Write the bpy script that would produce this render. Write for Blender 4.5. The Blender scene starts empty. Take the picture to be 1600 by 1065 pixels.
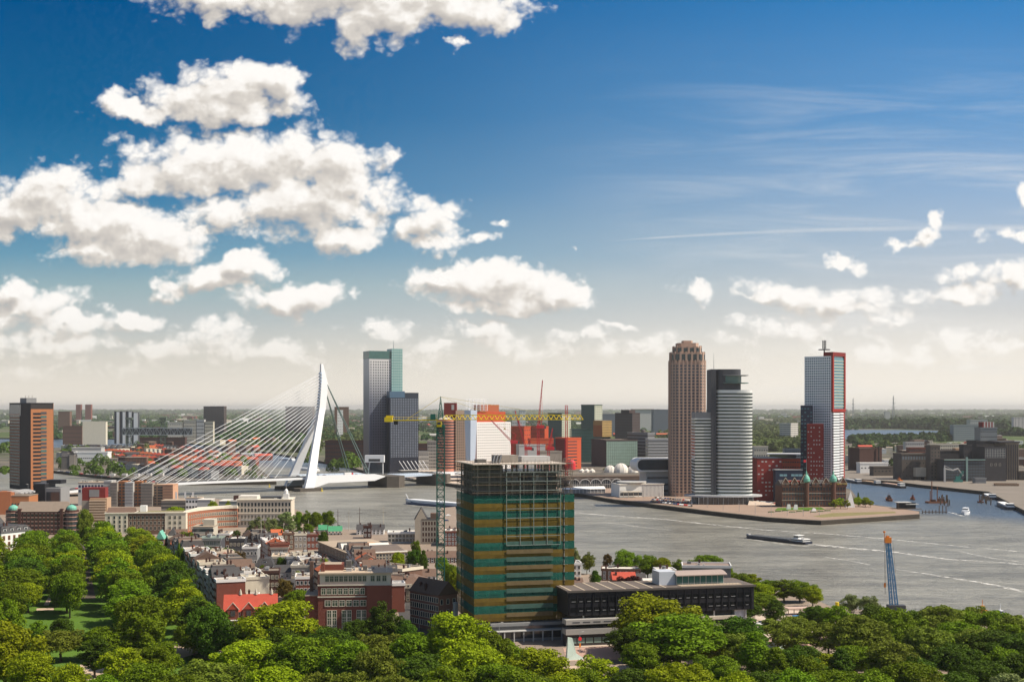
import bpy, math, random
import numpy as np
from mathutils import Vector, Matrix

# ------------------------------------------------------------------ camera, world, sun, exposure
SC = bpy.context.scene
COL = SC.collection
F = 2040.0      # focal length in photograph pixels (1600 wide)
H = 91.0        # eye height above the river
HY = 638.0      # row of the horizon in the photograph
LZ = 3.5        # level of the land and the quays

cam = bpy.data.cameras.new("camera")
cam.sensor_width = 36.0
cam.lens = 36.0 * F / 1600.0
cam.shift_x = 0.0
cam.shift_y = (HY - 532.5) / 1600.0
cam.clip_start = 1.0
cam.clip_end = 200000.0
camo = bpy.data.objects.new("camera", cam)
COL.objects.link(camo)
camo.location = (0, 0, H)
camo.rotation_euler = (math.radians(90), 0, 0)
SC.camera = camo

SC.view_settings.view_transform = 'Standard'
SC.view_settings.look = 'None'
SC.view_settings.exposure = 0.35
SC.view_settings.gamma = 1.0
SC.cycles.max_bounces = 6
SC.cycles.diffuse_bounces = 2
SC.cycles.glossy_bounces = 3
SC.cycles.transmission_bounces = 3
SC.cycles.transparent_max_bounces = 8
SC.cycles.volume_bounces = 0
SC.cycles.use_denoising = True
SC.cycles.use_adaptive_sampling = True
SC.cycles.adaptive_threshold = 0.015
SC.cycles.adaptive_min_samples = 12
SC.cycles.sample_clamp_indirect = 4.0

SUN_EL = math.radians(50)
SUN_DIR = Vector((0.985 * math.cos(SUN_EL), -0.15 * math.cos(SUN_EL), math.sin(SUN_EL))).normalized()
sun = bpy.data.lights.new("sun", 'SUN')
sun.energy = 5.0
sun.angle = math.radians(0.5)
sun.color = (1.0, 0.91, 0.77)
suno = bpy.data.objects.new("sun", sun)
COL.objects.link(suno)
suno.rotation_euler = SUN_DIR.to_track_quat('Z', 'Y').to_euler()
suno.location = (300, -100, 400)

W = bpy.data.worlds.new("World")
SC.world = W
W.use_nodes = True
NT = W.node_tree
NT.nodes.clear()


class G:
    """tiny node-graph helper"""
    def __init__(s, nt):
        s.nt = nt

    def n(s, t, **k):
        x = s.nt.nodes.new(t)
        for a, b in k.items():
            setattr(x, a, b)
        return x

    def put(s, sock, v):
        if v is None:
            return
        if isinstance(v, bpy.types.NodeSocket):
            s.nt.links.new(v, sock)
        else:
            if isinstance(v, (tuple, list)) and len(v) == 3 and sock.type == 'RGBA':
                v = (*v, 1)
            sock.default_value = v

    def m(s, op, a, b=None, c=None, clamp=False):
        x = s.n('ShaderNodeMath', operation=op)
        x.use_clamp = clamp
        for i, v in enumerate((a, b, c)):
            s.put(x.inputs[i], v)
        return x.outputs[0]

    def v(s, op, a, b=None, c=None, out=0):
        x = s.n('ShaderNodeVectorMath', operation=op)
        s.put(x.inputs[0], a)
        s.put(x.inputs[1], b)
        s.put(x.inputs[2], c)
        return x.outputs[out]

    def mix(s, f, a, b, bt='MIX'):
        x = s.n('ShaderNodeMix', data_type='RGBA', blend_type=bt)
        s.put(x.inputs[0], f)
        s.put(x.inputs[6], a)
        s.put(x.inputs[7], b)
        return x.outputs[2]

    def noise(s, vec, scale, detail=4, rough=0.55, dist=0.0, color=False):
        x = s.n('ShaderNodeTexNoise')
        s.put(x.inputs['Vector'], vec)
        x.inputs['Scale'].default_value = scale
        x.inputs['Detail'].default_value = detail
        x.inputs['Roughness'].default_value = rough
        x.inputs['Distortion'].default_value = dist
        return x.outputs['Color' if color else 0]

    def ramp(s, f, stops, ease='LINEAR'):
        x = s.n('ShaderNodeValToRGB')
        x.color_ramp.interpolation = ease
        e = x.color_ramp.elements
        while len(e) < len(stops):
            e.new(0.5)
        for el, (p, c) in zip(e, stops):
            el.position = p
            el.color = (*c, 1) if len(c) == 3 else c
        s.put(x.inputs[0], f)
        return x.outputs[0]

    def ss(s, x, a, b):
        r = s.n('ShaderNodeMapRange', interpolation_type='SMOOTHSTEP')
        s.put(r.inputs[0], x)
        r.inputs[1].default_value = a
        r.inputs[2].default_value = b
        return r.outputs[0]


g = G(NT)
tc = g.n('ShaderNodeTexCoord')
dirv = tc.outputs['Generated']
sep = g.n('ShaderNodeSeparateXYZ')
g.put(sep.inputs[0], dirv)
dx, dy, dz = sep.outputs
ay = g.m('MAXIMUM', dy, 0.08)
u = g.m('DIVIDE', dx, ay)          # tangent of the bearing off the main road of sight
w = g.m('DIVIDE', dz, ay)          # tangent of the height above the horizon
comb = g.n('ShaderNodeCombineXYZ')
g.put(comb.inputs[0], u)
g.put(comb.inputs[1], w)
P = comb.outputs[0]
front = g.ss(dy, 0.1, 0.5)

sky = g.n('ShaderNodeTexSky', sky_type='NISHITA')
sky.sun_disc = False
sky.sun_elevation = SUN_EL
sky.sun_rotation = math.atan2(SUN_DIR.x, SUN_DIR.y)
sky.air_density = 1.0
sky.dust_density = 1.2
sky.ozone_density = 2.0
skyc = g.v('MULTIPLY', sky.outputs[0], (0.085, 0.085, 0.085))
# clear sky: deep blue aloft falling to a warm pale band over the land
el = g.m('DIVIDE', w, 0.32, clamp=True)
left = g.ramp(el, [(0.0, (0.93, 0.85, 0.735)), (0.12, (0.70, 0.67, 0.60)), (0.21, (0.47, 0.53, 0.54)), (0.29, (0.33, 0.46, 0.50)), (0.37, (0.155, 0.34, 0.47)),
                   (0.52, (0.034, 0.20, 0.39)), (0.70, (0.008, 0.13, 0.31)), (1.0, (0.001, 0.085, 0.26))])
right = g.ramp(el, [(0.0, (1.02, 0.95, 0.84)), (0.14, (0.88, 0.83, 0.75)), (0.24, (0.66, 0.67, 0.67)), (0.37, (0.47, 0.56, 0.66)),
                    (0.52, (0.31, 0.46, 0.66)), (0.70, (0.145, 0.34, 0.62)), (1.0, (0.035, 0.22, 0.53))])
lr = g.ss(g.m('ADD', u, g.m('MULTIPLY', g.noise(P, 3.0, 2), 0.1)), -0.30, 0.48)
clear = g.mix(lr, left, right)
upf = g.ss(w, 0.32, 1.0)
fwd = g.mix(upf, clear, skyc)
sky0 = g.mix(front, skyc, fwd)
# the rest of the sky keeps a light sprinkling of cloud

# heaped clouds: (column, row, half-width, half-height, strength) read off as bearings
CL = [(540, -8, 250, 56, 1), (600, 22, 105, 48, 1), (335, -5, 95, 36, 1), (730, 10, 120, 42, 1), (560, 50, 48, 36, .9), (450, 10, 90, 34, 1), (718, 62, 12, 12, .8), (640, -60, 300, 60, 1),
      (365, 138, 112, 42, 1), (300, 148, 80, 36, 1), (215, 176, 75, 17, .9), (178, 162, 36, 22, .9), (440, 138, 46, 38, 1), (350, 170, 120, 24, 1),
      (400, 245, 190, 50, 1), (525, 262, 88, 58, 1), (290, 258, 108, 52, 1), (480, 322, 135, 52, 1), (600, 300, 38, 32, .7), (610, 240, 16, 22, .45),
      (370, 325, 90, 32, .8), (540, 362, 70, 26, .9), (225, 285, 50, 30, .8),
      (70, 305, 110, 50, 1), (160, 352, 130, 50, 1), (240, 368, 100, 42, 1), (15, 325, 80, 52, 1), (150, 392, 100, 30, 1), (80, 282, 60, 28, 1),
      (678, 340, 52, 34, .95), (635, 352, 36, 30, .9), (680, 376, 54, 18, .85), (775, 338, 19, 11, .6), (758, 373, 20, 12, .6), (900, 385, 10, 5, .4),
      (335, 428, 92, 28, 1), (388, 412, 48, 26, 1), (275, 440, 50, 20, .8), (450, 466, 100, 26, 1), (488, 455, 52, 24, 1),
      (40, 492, 105, 34, .9), (15, 462, 52, 30, 1), (120, 512, 70, 18, .7), (210, 498, 42, 17, .85),
      (770, 448, 132, 36, 1), (700, 432, 68, 24, 1), (800, 436, 80, 30, 1), (862, 455, 52, 32, 1), (785, 476, 125, 17, .95), (572, 463, 10, 16, .45),
      (330, 520, 85, 24, .6), (430, 540, 62, 18, .55), (250, 540, 90, 18, .5), (100, 545, 150, 18, .45), (590, 518, 44, 15, .6), (760, 522, 62, 20, .6),
      (740, 542, 105, 9, .45), (910, 530, 42, 12, .45), (965, 509, 32, 6, .6), (1000, 545, 60, 10, .35), (640, 560, 100, 10, .3), (850, 558, 60, 10, .35),
      (1235, 450, 82, 20, 1), (1300, 464, 95, 22, 1), (1352, 482, 68, 16, .9), (1375, 496, 42, 7, .7), (1165, 466, 34, 9, .7), (1310, 408, 42, 13, .9), (1083, 457, 27, 13, .85),
      (1460, 362, 19, 16, .9), (1468, 343, 14, 7, .6), (1412, 378, 28, 6, .55), (1572, 369, 30, 10, .8), (1530, 424, 50, 17, .9), (1592, 430, 44, 20, .9), (1490, 460, 66, 15, .85),
      (1500, 520, 70, 11, .5), (1230, 520, 85, 16, .5), (1170, 532, 55, 10, .4), (1590, 535, 60, 9, .35), (1420, 556, 90, 9, .3), (1600, 310, 16, 13, .8), (60, 575, 130, 9, .25), (1300, 548, 70, 8, .3),
      (50, 535, 140, 22, .5), (330, 530, 100, 24, .5), (450, 550, 70, 12, .35), (760, 530, 85, 15, .45), (890, 548, 60, 9, .35), (1000, 532, 50, 9, .35),
      (1230, 526, 95, 17, .45), (1400, 550, 80, 8, .3), (1520, 528, 80, 12, .4)]


def field(vec):
    cur = None
    for cx, cy, rx, ry, s_ in CL:
        if cx > 1000:
            s_, ry = s_ * 0.74, ry * 1.12
        U0, V0 = (cx - 800) / F, (HY - cy) / F
        a, b = F / rx, F / ry
        q = g.v('MULTIPLY_ADD', vec, (a, b, 0), (-U0 * a, -V0 * b, 0))
        ln = g.v('LENGTH', q, out=1)
        d = g.m('MULTIPLY_ADD', ln, -s_, s_)
        cur = d if cur is None else g.m('SMOOTH_MAX', cur, d, 0.12)
    return cur


warp = g.v('SUBTRACT', g.noise(P, 20.0, 4, 0.6, color=True), (0.5, 0.5, 0.5))
PW = g.v('MULTIPLY_ADD', warp, (0.060, 0.042, 0), P)
OFF = (0.0065, 0.0105, 0)
PW2 = g.v('ADD', PW, OFF)
P2 = g.v('ADD', P, OFF)


def puffs(p, dist=0.3):
    q_ = g.v('MULTIPLY', p, (1, 1.25, 1))
    a = g.noise(q_, 30.0, 7, 0.585, dist)
    vw = g.v('MULTIPLY_ADD', g.noise(q_, 60.0, 3, 0.6, color=True), (0.012, 0.012, 0), q_)
    v_ = g.n('ShaderNodeTexVoronoi', voronoi_dimensions='2D', feature='SMOOTH_F1')
    g.put(v_.inputs['Vector'], vw)
    v_.inputs['Scale'].default_value = 38.0
    v_.inputs['Detail'].default_value = 2.0
    v_.inputs['Roughness'].default_value = 0.55
    v_.inputs['Lacunarity'].default_value = 2.3
    v_.inputs['Smoothness'].default_value = 0.25
    b_ = g.m('SUBTRACT', 0.42, v_.outputs['Distance'])
    return g.m('ADD', g.m('MULTIPLY_ADD', a, 0.62, -0.31), g.m('MULTIPLY', b_, 0.36))


f1 = field(PW)
f2 = field(PW2)
n1 = puffs(P)
n2 = puffs(P2)
d1 = g.m('MULTIPLY_ADD', n1, 1.7, g.m('ADD', f1, 0.30))
d2 = g.m('MULTIPLY_ADD', n2, 1.7, g.m('ADD', f2, 0.30))
alpha = g.ss(d1, -0.06, 0.50)
thick = g.ss(d1, 0.05, 0.8)
# light falls from the upper right: cloud with more cloud above it is greyer
shade = g.m('MULTIPLY_ADD', g.m('SUBTRACT', d2, d1), 0.70, 0.20)
shade = g.m('ADD', shade, g.m('MULTIPLY', g.ss(g.m('ADD', f2, g.m('MULTIPLY', n2, 0.3)), 0.05, 0.75), 0.36), clamp=True)
ccol = g.ramp(shade, [(0.0, (1.02, 0.99, 0.95)), (0.25, (0.94, 0.90, 0.85)), (0.55, (0.72, 0.675, 0.62)), (1.0, (0.53, 0.50, 0.475))])
lowv = g.ss(w, 0.005, 0.085)
hazecol = g.mix(lr, (0.92, 0.86, 0.76), (1.0, 0.95, 0.87))
ccol = g.mix(g.m('MULTIPLY_ADD', lowv, -0.75, 0.75), ccol, hazecol)
alpha = g.m('MULTIPLY', alpha, g.m('MULTIPLY_ADD', lowv, 0.45, 0.55))
# thin high streaks on the right, and one vapour trail
cir = g.noise(g.v('MULTIPLY', g.v('MULTIPLY_ADD', P, (1, 1, 0), (0, 0, 0)), (2.2, 22.0, 1)), 2.2, 6, 0.62, 0.6)
cir = g.m('MULTIPLY', g.ss(cir, 0.40, 0.80), g.m('MULTIPLY', g.ss(u, 0.0, 0.28), g.m('SUBTRACT', 1.0, g.ss(w, 0.18, 0.29))))
sky1 = g.mix(g.m('MULTIPLY', cir, 0.5), sky0, (0.85, 0.84, 0.82))
su = g.m('SUBTRACT', u, 0.065)
yline = g.m('ADD', g.m('MULTIPLY_ADD', su, 0.075, 0.1275), g.m('MULTIPLY', g.m('MULTIPLY', su, su), -0.13))
dl = g.m('ABSOLUTE', g.m('SUBTRACT', w, yline))
wid = g.m('MULTIPLY_ADD', su, 0.008, 0.0008)
tr = g.m('SUBTRACT', 1.0, g.m('DIVIDE', dl, wid), clamp=True)
tr = g.m('MULTIPLY', g.m('MULTIPLY', tr, g.ss(u, 0.05, 0.12)), g.m('MULTIPLY_ADD', g.noise(P, 30, 3), 0.9, 0.05))
sky1 = g.mix(g.m('MULTIPLY', tr, 0.6), sky1, (0.88, 0.86, 0.83))
VS = 0.785   # keeps the seen sky at its photographed tone under the raised exposure
fin = g.mix(g.m('MULTIPLY', alpha, front), sky1, ccol)
fin = g.mix(front, fin, g.v('SCALE', fin))
fin.node.inputs[7].links[0].from_node.inputs[3].default_value = VS
bg = g.n('ShaderNodeBackground')
g.put(bg.inputs[0], fin)
bg.inputs[1].default_value = 1.0
out = g.n('ShaderNodeOutputWorld')
NT.links.new(bg.outputs[0], out.inputs[0])
W.cycles.sampling_method = 'MANUAL'
W.cycles.sample_map_resolution = 256

# ------------------------------------------------------------------ helpers
def X(px, D):
    return (px - 800.0) / F * D


def Zp(py, D):
    return H - (py - HY) / F * D


def GP(px, py, z=LZ):
    D = (H - z) * F / (py - HY)
    return Vector((X(px, D), D, z))


def Dof(py, z=LZ):
    return (H - z) * F / (py - HY)


MATS = {}


def mat(name, col, rough=0.8, var=0.12, scale=0.25, metal=0.0, spec=0.3, trans=None, alpha=None, bump=0.0, streak=0.0, rand=0.0, emit=None):
    if name in MATS:
        return MATS[name]
    m = bpy.data.materials.new(name)
    m.use_nodes = True
    nt = m.node_tree
    q = G(nt)
    b = nt.nodes['Principled BSDF']
    b.inputs['Roughness'].default_value = rough
    b.inputs['Metallic'].default_value = metal
    b.inputs['Specular IOR Level'].default_value = spec
    tcn = q.n('ShaderNodeTexCoord')
    p = tcn.outputs['Object']
    c = (*col, 1)
    if var > 0:
        nz = q.noise(p, scale, 5, 0.6)
        f = q.m('MULTIPLY_ADD', nz, 2 * var, 1 - var)
        if streak > 0:
            st = q.noise(q.v('MULTIPLY', p, (1, 1, 0.12)), 0.9, 4, 0.6)
            f = q.m('MULTIPLY', f, q.m('MULTIPLY_ADD', st, streak * 2, 1 - streak))
        if rand > 0:
            oi = q.n('ShaderNodeObjectInfo')
            f = q.m('MULTIPLY', f, q.m('MULTIPLY_ADD', oi.outputs['Random'], 2 * rand, 1 - rand))
        cc = q.v('SCALE', c[:3])
        cc.node.inputs[3].default_value = 1
        q.put(cc.node.inputs[3], f)
        nt.links.new(cc, b.inputs['Base Color'])
        if bump > 0:
            bp = q.n('ShaderNodeBump')
            bp.inputs['Distance'].default_value = bump
            q.put(bp.inputs['Height'], q.noise(p, scale * 5, 4, 0.6))
            nt.links.new(bp.outputs[0], b.inputs['Normal'])
    else:
        b.inputs['Base Color'].default_value = c
    if alpha is not None:
        b.inputs['Alpha'].default_value = alpha
    if emit:
        b.inputs['Emission Color'].default_value = (*emit, 1)
        b.inputs['Emission Strength'].default_value = 1
    MATS[name] = m
    return m


def tag(o, label=None, cat=None, group=None, kind=None):
    if label:
        o['label'] = label
    if cat:
        o['category'] = cat
    if group:
        o['group'] = group
    if kind:
        o['kind'] = kind
    return o


def empty(name, loc, rz=0.0, label=None, cat=None, group=None):
    o = bpy.data.objects.new(name, None)
    COL.objects.link(o)
    o.location = loc
    o.rotation_euler = (0, 0, rz)
    o.empty_display_size = 1
    return tag(o, label, cat, group)


def link(name, me, parent=None, loc=(0, 0, 0), rz=0.0, sc=None):
    o = bpy.data.objects.new(name, me)
    COL.objects.link(o)
    if parent is not None:
        o.parent = parent
    o.location = loc
    o.rotation_euler = (0, 0, rz)
    if sc is not None:
        o.scale = sc if isinstance(sc, tuple) else (sc, sc, sc)
    return o


class MB:
    def __init__(s):
        s.v, s.f, s.m = [], [], []

    def add(s, vs, fs, mi=0):
        k = len(s.v)
        s.v += [tuple(p) for p in vs]
        s.f += [tuple(i + k for i in f) for f in fs]
        s.m += [mi] * len(fs)
        return s

    def box(s, x0, y0, z0, x1, y1, z1, mi=0):
        return s.add([(x0, y0, z0), (x1, y0, z0), (x1, y1, z0), (x0, y1, z0), (x0, y0, z1), (x1, y0, z1), (x1, y1, z1), (x0, y1, z1)],
                     [(0, 3, 2, 1), (4, 5, 6, 7), (0, 1, 5, 4), (1, 2, 6, 5), (2, 3, 7, 6), (3, 0, 4, 7)], mi)

    def prism(s, poly, z0, z1, mi=0, mtop=None):
        a = sum(poly[i][0] * poly[(i + 1) % len(poly)][1] - poly[(i + 1) % len(poly)][0] * poly[i][1] for i in range(len(poly)))
        if a < 0:
            poly = poly[::-1]
        n = len(poly)
        vs = [(p[0], p[1], z0) for p in poly] + [(p[0], p[1], z1) for p in poly]
        s.add(vs, [(i, (i + 1) % n, n + (i + 1) % n, n + i) for i in range(n)] + [tuple(range(n))[::-1]], mi)
        k = len(s.v) - 2 * n
        s.f.append(tuple(k + n + i for i in range(n)))
        s.m.append(mi if mtop is None else mtop)
        return s

    def tube(s, p, q, r, n=5, mi=0, r2=None, cap=True):
        p, q = Vector(p), Vector(q)
        d = (q - p).normalized()
        a = d.cross(Vector((0, 0, 1) if abs(d.z) < 0.95 else (1, 0, 0))).normalized()
        b = d.cross(a)
        r2 = r if r2 is None else r2
        vs = []
        for c, rr in ((p, r), (q, r2)):
            for i in range(n):
                t = 2 * math.pi * i / n + math.pi / n
                vs.append(c + a * (rr * math.cos(t)) + b * (rr * math.sin(t)))
        fs = [(i, i + n, (i + 1) % n + n, (i + 1) % n) for i in range(n)]
        if cap:
            fs += [tuple(range(n)), tuple(range(2 * n - 1, n - 1, -1))]
        return s.add(vs, fs, mi)

    def lathe(s, prof, n=12, cx=0, cy=0, mi=0):
        vs, fs = [], []
        for r, z in prof:
            for i in range(n):
                t = 2 * math.pi * i / n
                vs.append((cx + r * math.cos(t), cy + r * math.sin(t), z))
        for j in range(len(prof) - 1):
            for i in range(n):
                a, b = j * n + i, j * n + (i + 1) % n
                fs.append((a, b, b + n, a + n))
        fs.append(tuple(range(n))[::-1])
        fs.append(tuple((len(prof) - 1) * n + i for i in range(n)))
        return s.add(vs, fs, mi)

    def gable(s, x0, y0, x1, y1, z, h, axis='x', mi=0, over=0.0):
        x0, y0, x1, y1 = x0 - over, y0 - over, x1 + over, y1 + over
        if axis == 'x':
            ym = (y0 + y1) / 2
            vs = [(x0, y0, z), (x1, y0, z), (x1, y1, z), (x0, y1, z), (x0, ym, z + h), (x1, ym, z + h)]
        else:
            xm = (x0 + x1) / 2
            vs = [(x1, y0, z), (x1, y1, z), (x0, y1, z), (x0, y0, z), (xm, y0, z + h), (xm, y1, z + h)]
        return s.add(vs, [(0, 1, 5, 4), (2, 3, 4, 5), (1, 2, 5), (3, 0, 4), (0, 3, 2, 1)], mi)

    def hip(s, x0, y0, x1, y1, z, h, ins, mi=0, over=0.3):
        x0, y0, x1, y1 = x0 - over, y0 - over, x1 + over, y1 + over
        i = min(ins, (x1 - x0) / 2 - 0.05, (y1 - y0) / 2 - 0.05)
        vs = [(x0, y0, z), (x1, y0, z), (x1, y1, z), (x0, y1, z), (x0 + i, y0 + i, z + h), (x1 - i, y0 + i, z + h), (x1 - i, y1 - i, z + h), (x0 + i, y1 - i, z + h)]
        return s.add(vs, [(0, 3, 2, 1), (4, 5, 6, 7), (0, 1, 5, 4), (1, 2, 6, 5), (2, 3, 7, 6), (3, 0, 4, 7)], mi)

    def mesh(s, name, mats):
        me = bpy.data.meshes.new(name)
        me.from_pydata(s.v, [], s.f)
        for m in (mats if isinstance(mats, (list, tuple)) else [mats]):
            me.materials.append(m)
        if any(s.m):
            me.polygons.foreach_set('material_index', s.m)
        me.update()
        return me

    def build(s, name, mats, parent=None, label=None, **k):
        o = link(name, s.mesh(name, mats), parent, **k)
        if label:
            o['label'] = label
        return o


def np_mesh(name, verts, faces, mats, midx=None):
    """verts (n,3), faces (m,4) numpy"""
    me = bpy.data.meshes.new(name)
    me.vertices.add(len(verts))
    me.vertices.foreach_set('co', np.ascontiguousarray(verts, dtype=np.float32).ravel())
    k = faces.shape[1]
    me.loops.add(faces.size)
    me.loops.foreach_set('vertex_index', faces.astype(np.int32).ravel())
    me.polygons.add(len(faces))
    me.polygons.foreach_set('loop_start', np.arange(0, faces.size, k, dtype=np.int32))
    for m in mats:
        me.materials.append(m)
    if midx is not None:
        me.polygons.foreach_set('material_index', midx.astype(np.int32))
    me.update(calc_edges=True)
    return me


ORD = ['first', 'second', 'third', 'fourth', 'fifth', 'sixth', 'seventh', 'eighth', 'ninth', 'tenth', 'eleventh', 'twelfth', 'thirteenth',
       'fourteenth', 'fifteenth', 'sixteenth', 'seventeenth', 'eighteenth', 'nineteenth', 'twentieth']
for _t, _r in (('twenty', 'twentieth'), ('thirty', 'thirtieth'), ('forty', 'fortieth'), ('fifty', 'fiftieth'), ('sixty', 'sixtieth'), ('seventy', 'seventieth'), ('eighty', 'eightieth'), ('ninety', 'ninetieth')):
    if _t != 'twenty':
        ORD.append(_r)
    ORD += [_t + '-' + o for o in ORD[:9]]

# ------------------------------------------------------------------ materials
GLASS = mat('window_glass', (0.035, 0.045, 0.055), 0.08, 0.35, 0.35, spec=0.9)
GLASS_G = mat('green_glass', (0.05, 0.13, 0.12), 0.12, 0.3, 0.2, spec=0.9)
GLASS_B = mat('blue_glass', (0.10, 0.22, 0.26), 0.12, 0.3, 0.2, spec=0.9)
WHITE = mat('white_paint', (0.78, 0.76, 0.72), 0.6, 0.05, streak=0.05)
CREAM = mat('cream_stucco', (0.62, 0.56, 0.44), 0.85, 0.08, streak=0.10)
STONE = mat('pale_stone', (0.50, 0.45, 0.36), 0.85, 0.12, streak=0.10)
CONC = mat('grey_concrete', (0.29, 0.255, 0.215), 0.9, 0.18, streak=0.15)
DCONC = mat('dark_concrete', (0.13, 0.12, 0.11), 0.9, 0.2, streak=0.15)
LGREY = mat('light_grey_panel', (0.46, 0.45, 0.43), 0.7, 0.08, streak=0.06)
MGREY = mat('mid_grey_panel', (0.24, 0.24, 0.24), 0.7, 0.1, streak=0.08)
DGREY = mat('dark_grey_panel', (0.065, 0.067, 0.075), 0.6, 0.15, streak=0.1)
BLACK = mat('black_cladding', (0.018, 0.018, 0.022), 0.45, 0.2)
NAVY = mat('navy_cladding', (0.025, 0.035, 0.065), 0.5, 0.2)
BRICK = mat('red_brick', (0.19, 0.060, 0.040), 0.9, 0.18, streak=0.10)
BRICK_D = mat('dark_brick', (0.080, 0.038, 0.030), 0.9, 0.2, streak=0.12)
BRICK_B = mat('brown_brick', (0.15, 0.085, 0.06), 0.9, 0.2, streak=0.12)
BRICK_O = mat('orange_brick', (0.42, 0.16, 0.075), 0.9, 0.12, streak=0.1)
TAN = mat('tan_brick', (0.42, 0.28, 0.18), 0.9, 0.12, streak=0.1)
PINK = mat('pink_stone', (0.46, 0.315, 0.24), 0.85, 0.10, streak=0.08)
ORANGE = mat('orange_panel', (0.38, 0.155, 0.065), 0.7, 0.08, streak=0.06)
REDO = mat('red_orange_panel', (0.52, 0.085, 0.03), 0.7, 0.10, streak=0.06)
REDD = mat('dark_red_panel', (0.20, 0.025, 0.022), 0.7, 0.12, streak=0.06)
TILE = mat('red_roof_tile', (0.44, 0.075, 0.045), 0.85, 0.18, 0.6)
TILE_O = mat('orange_roof_tile', (0.46, 0.115, 0.045), 0.85, 0.15, 0.6)
TILE_B = mat('brown_roof_tile', (0.15, 0.095, 0.07), 0.9, 0.2, 0.6)
SLATE = mat('slate_roof', (0.060, 0.056, 0.056), 0.7, 0.2, 0.6)
ROOFG = mat('grey_roof_felt', (0.21, 0.17, 0.135), 0.9, 0.22, 0.3)
ROOFT = mat('tan_roof_gravel', (0.38, 0.30, 0.22), 0.95, 0.2, 0.3)
ROOFW = mat('white_roof_membrane', (0.66, 0.61, 0.54), 0.8, 0.12, 0.3)
COPPER = mat('green_copper', (0.16, 0.42, 0.32), 0.6, 0.15, 0.5)
STEELW = mat('white_steel', (0.80, 0.80, 0.80), 0.45, 0.04)
STEELB = mat('pale_blue_steel', (0.52, 0.60, 0.70), 0.45, 0.04)
STEELG = mat('grey_steel', (0.28, 0.30, 0.31), 0.5, 0.1)
CRGREEN = mat('crane_green', (0.02, 0.12, 0.09), 0.5, 0.15)
CRYELL = mat('crane_yellow', (0.75, 0.55, 0.02), 0.5, 0.1)
CRRED = mat('crane_red', (0.62, 0.03, 0.04), 0.5, 0.1)
CRBLUE = mat('crane_blue', (0.06, 0.22, 0.42), 0.5, 0.1)
CRORNG = mat('crane_orange', (0.72, 0.22, 0.03), 0.5, 0.1)
RUST = mat('rusty_steel', (0.20, 0.08, 0.04), 0.9, 0.3)
WOOD = mat('weathered_wood', (0.12, 0.085, 0.06), 0.9, 0.25)
TRUNK = mat('bark', (0.10, 0.075, 0.05), 0.95, 0.25, 1.0)

# ------------------------------------------------------------------ the setting: river, land, haze
def water_mat():
    m = bpy.data.materials.new('river_water')
    m.use_nodes = True
    nt = m.node_tree
    q = G(nt)
    b = nt.nodes['Principled BSDF']
    p = q.n('ShaderNodeTexCoord').outputs['Object']
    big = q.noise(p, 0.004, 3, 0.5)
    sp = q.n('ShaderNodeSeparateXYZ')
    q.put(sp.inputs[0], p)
    # silty main stream, darker blue patch paints in cloud shadow and sky reflection
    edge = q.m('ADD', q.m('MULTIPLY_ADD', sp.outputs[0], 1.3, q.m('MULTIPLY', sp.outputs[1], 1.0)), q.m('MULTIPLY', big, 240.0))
    cloud_shade = q.ss(edge, 1640.0, 1800.0)
    streak = q.noise(q.v('MULTIPLY', p, (0.35, 1.0, 1)), 0.03, 5, 0.65)
    fine = q.noise(q.v('MULTIPLY', p, (0.25, 1.0, 1)), 0.16, 5, 0.75)
    streak = q.m('ADD', q.m('MULTIPLY', streak, 0.55), q.m('MULTIPLY', fine, 0.45))
    c = q.mix(q.ss(streak, 0.36, 0.66), (0.150, 0.141, 0.116), (0.335, 0.315, 0.258))
    c = q.mix(cloud_shade, c, (0.075, 0.105, 0.145))
    nt.links.new(c, b.inputs['Base Color'])
    b.inputs['Roughness'].default_value = 0.3
    b.inputs['IOR'].default_value = 1.33
    wv = q.noise(q.v('MULTIPLY', p, (0.55, 1.1, 1)), 0.16, 6, 0.72, 0.3)
    sw = q.noise(q.v('MULTIPLY', p, (0.6, 1.0, 1)), 0.012, 3, 0.5)
    gust = q.ss(q.noise(p, 0.006, 4, 0.6), 0.35, 0.65)
    bp = q.n('ShaderNodeBump')
    bp.inputs['Strength'].default_value = 1.0
    bp.inputs['Distance'].default_value = 4.0
    q.put(bp.inputs['Height'], q.m('ADD', q.m('MULTIPLY', wv, q.m('MULTIPLY_ADD', gust, 0.7, 0.5)), q.m('MULTIPLY', sw, 0.8)))
    nt.links.new(bp.outputs[0], b.inputs['Normal'])
    return m


def ground_mat():
    m = bpy.data.materials.new('city_ground')
    m.use_nodes = True
    nt = m.node_tree
    q = G(nt)
    b = nt.nodes['Principled BSDF']
    p = q.n('ShaderNodeTexCoord').outputs['Object']
    n1 = q.noise(q.v('MULTIPLY', p, (1, 0.6, 1)), 0.0016, 5, 0.62)
    n2 = q.noise(p, 0.012, 5, 0.65)
    c1 = q.ramp(n2, [(0.3, (0.035, 0.055, 0.018)), (0.5, (0.065, 0.10, 0.03)), (0.62, (0.12, 0.125, 0.05)), (0.75, (0.16, 0.13, 0.09))])
    c2 = q.ramp(n2, [(0.3, (0.06, 0.06, 0.055)), (0.5, (0.13, 0.115, 0.095)), (0.7, (0.24, 0.20, 0.16))])
    sp = q.n('ShaderNodeSeparateXYZ')
    q.put(sp.inputs[0], p)
    nearc = q.m('SUBTRACT', 1.0, q.ss(sp.outputs[1], 2000, 3000))
    c = q.mix(q.m('MAXIMUM', q.ss(n1, 0.48, 0.60), nearc), c1, c2)
    nt.links.new(c, b.inputs['Base Color'])
    b.inputs['Roughness'].default_value = 0.95
    b.inputs['Specular IOR Level'].default_value = 0.1
    return m


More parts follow.
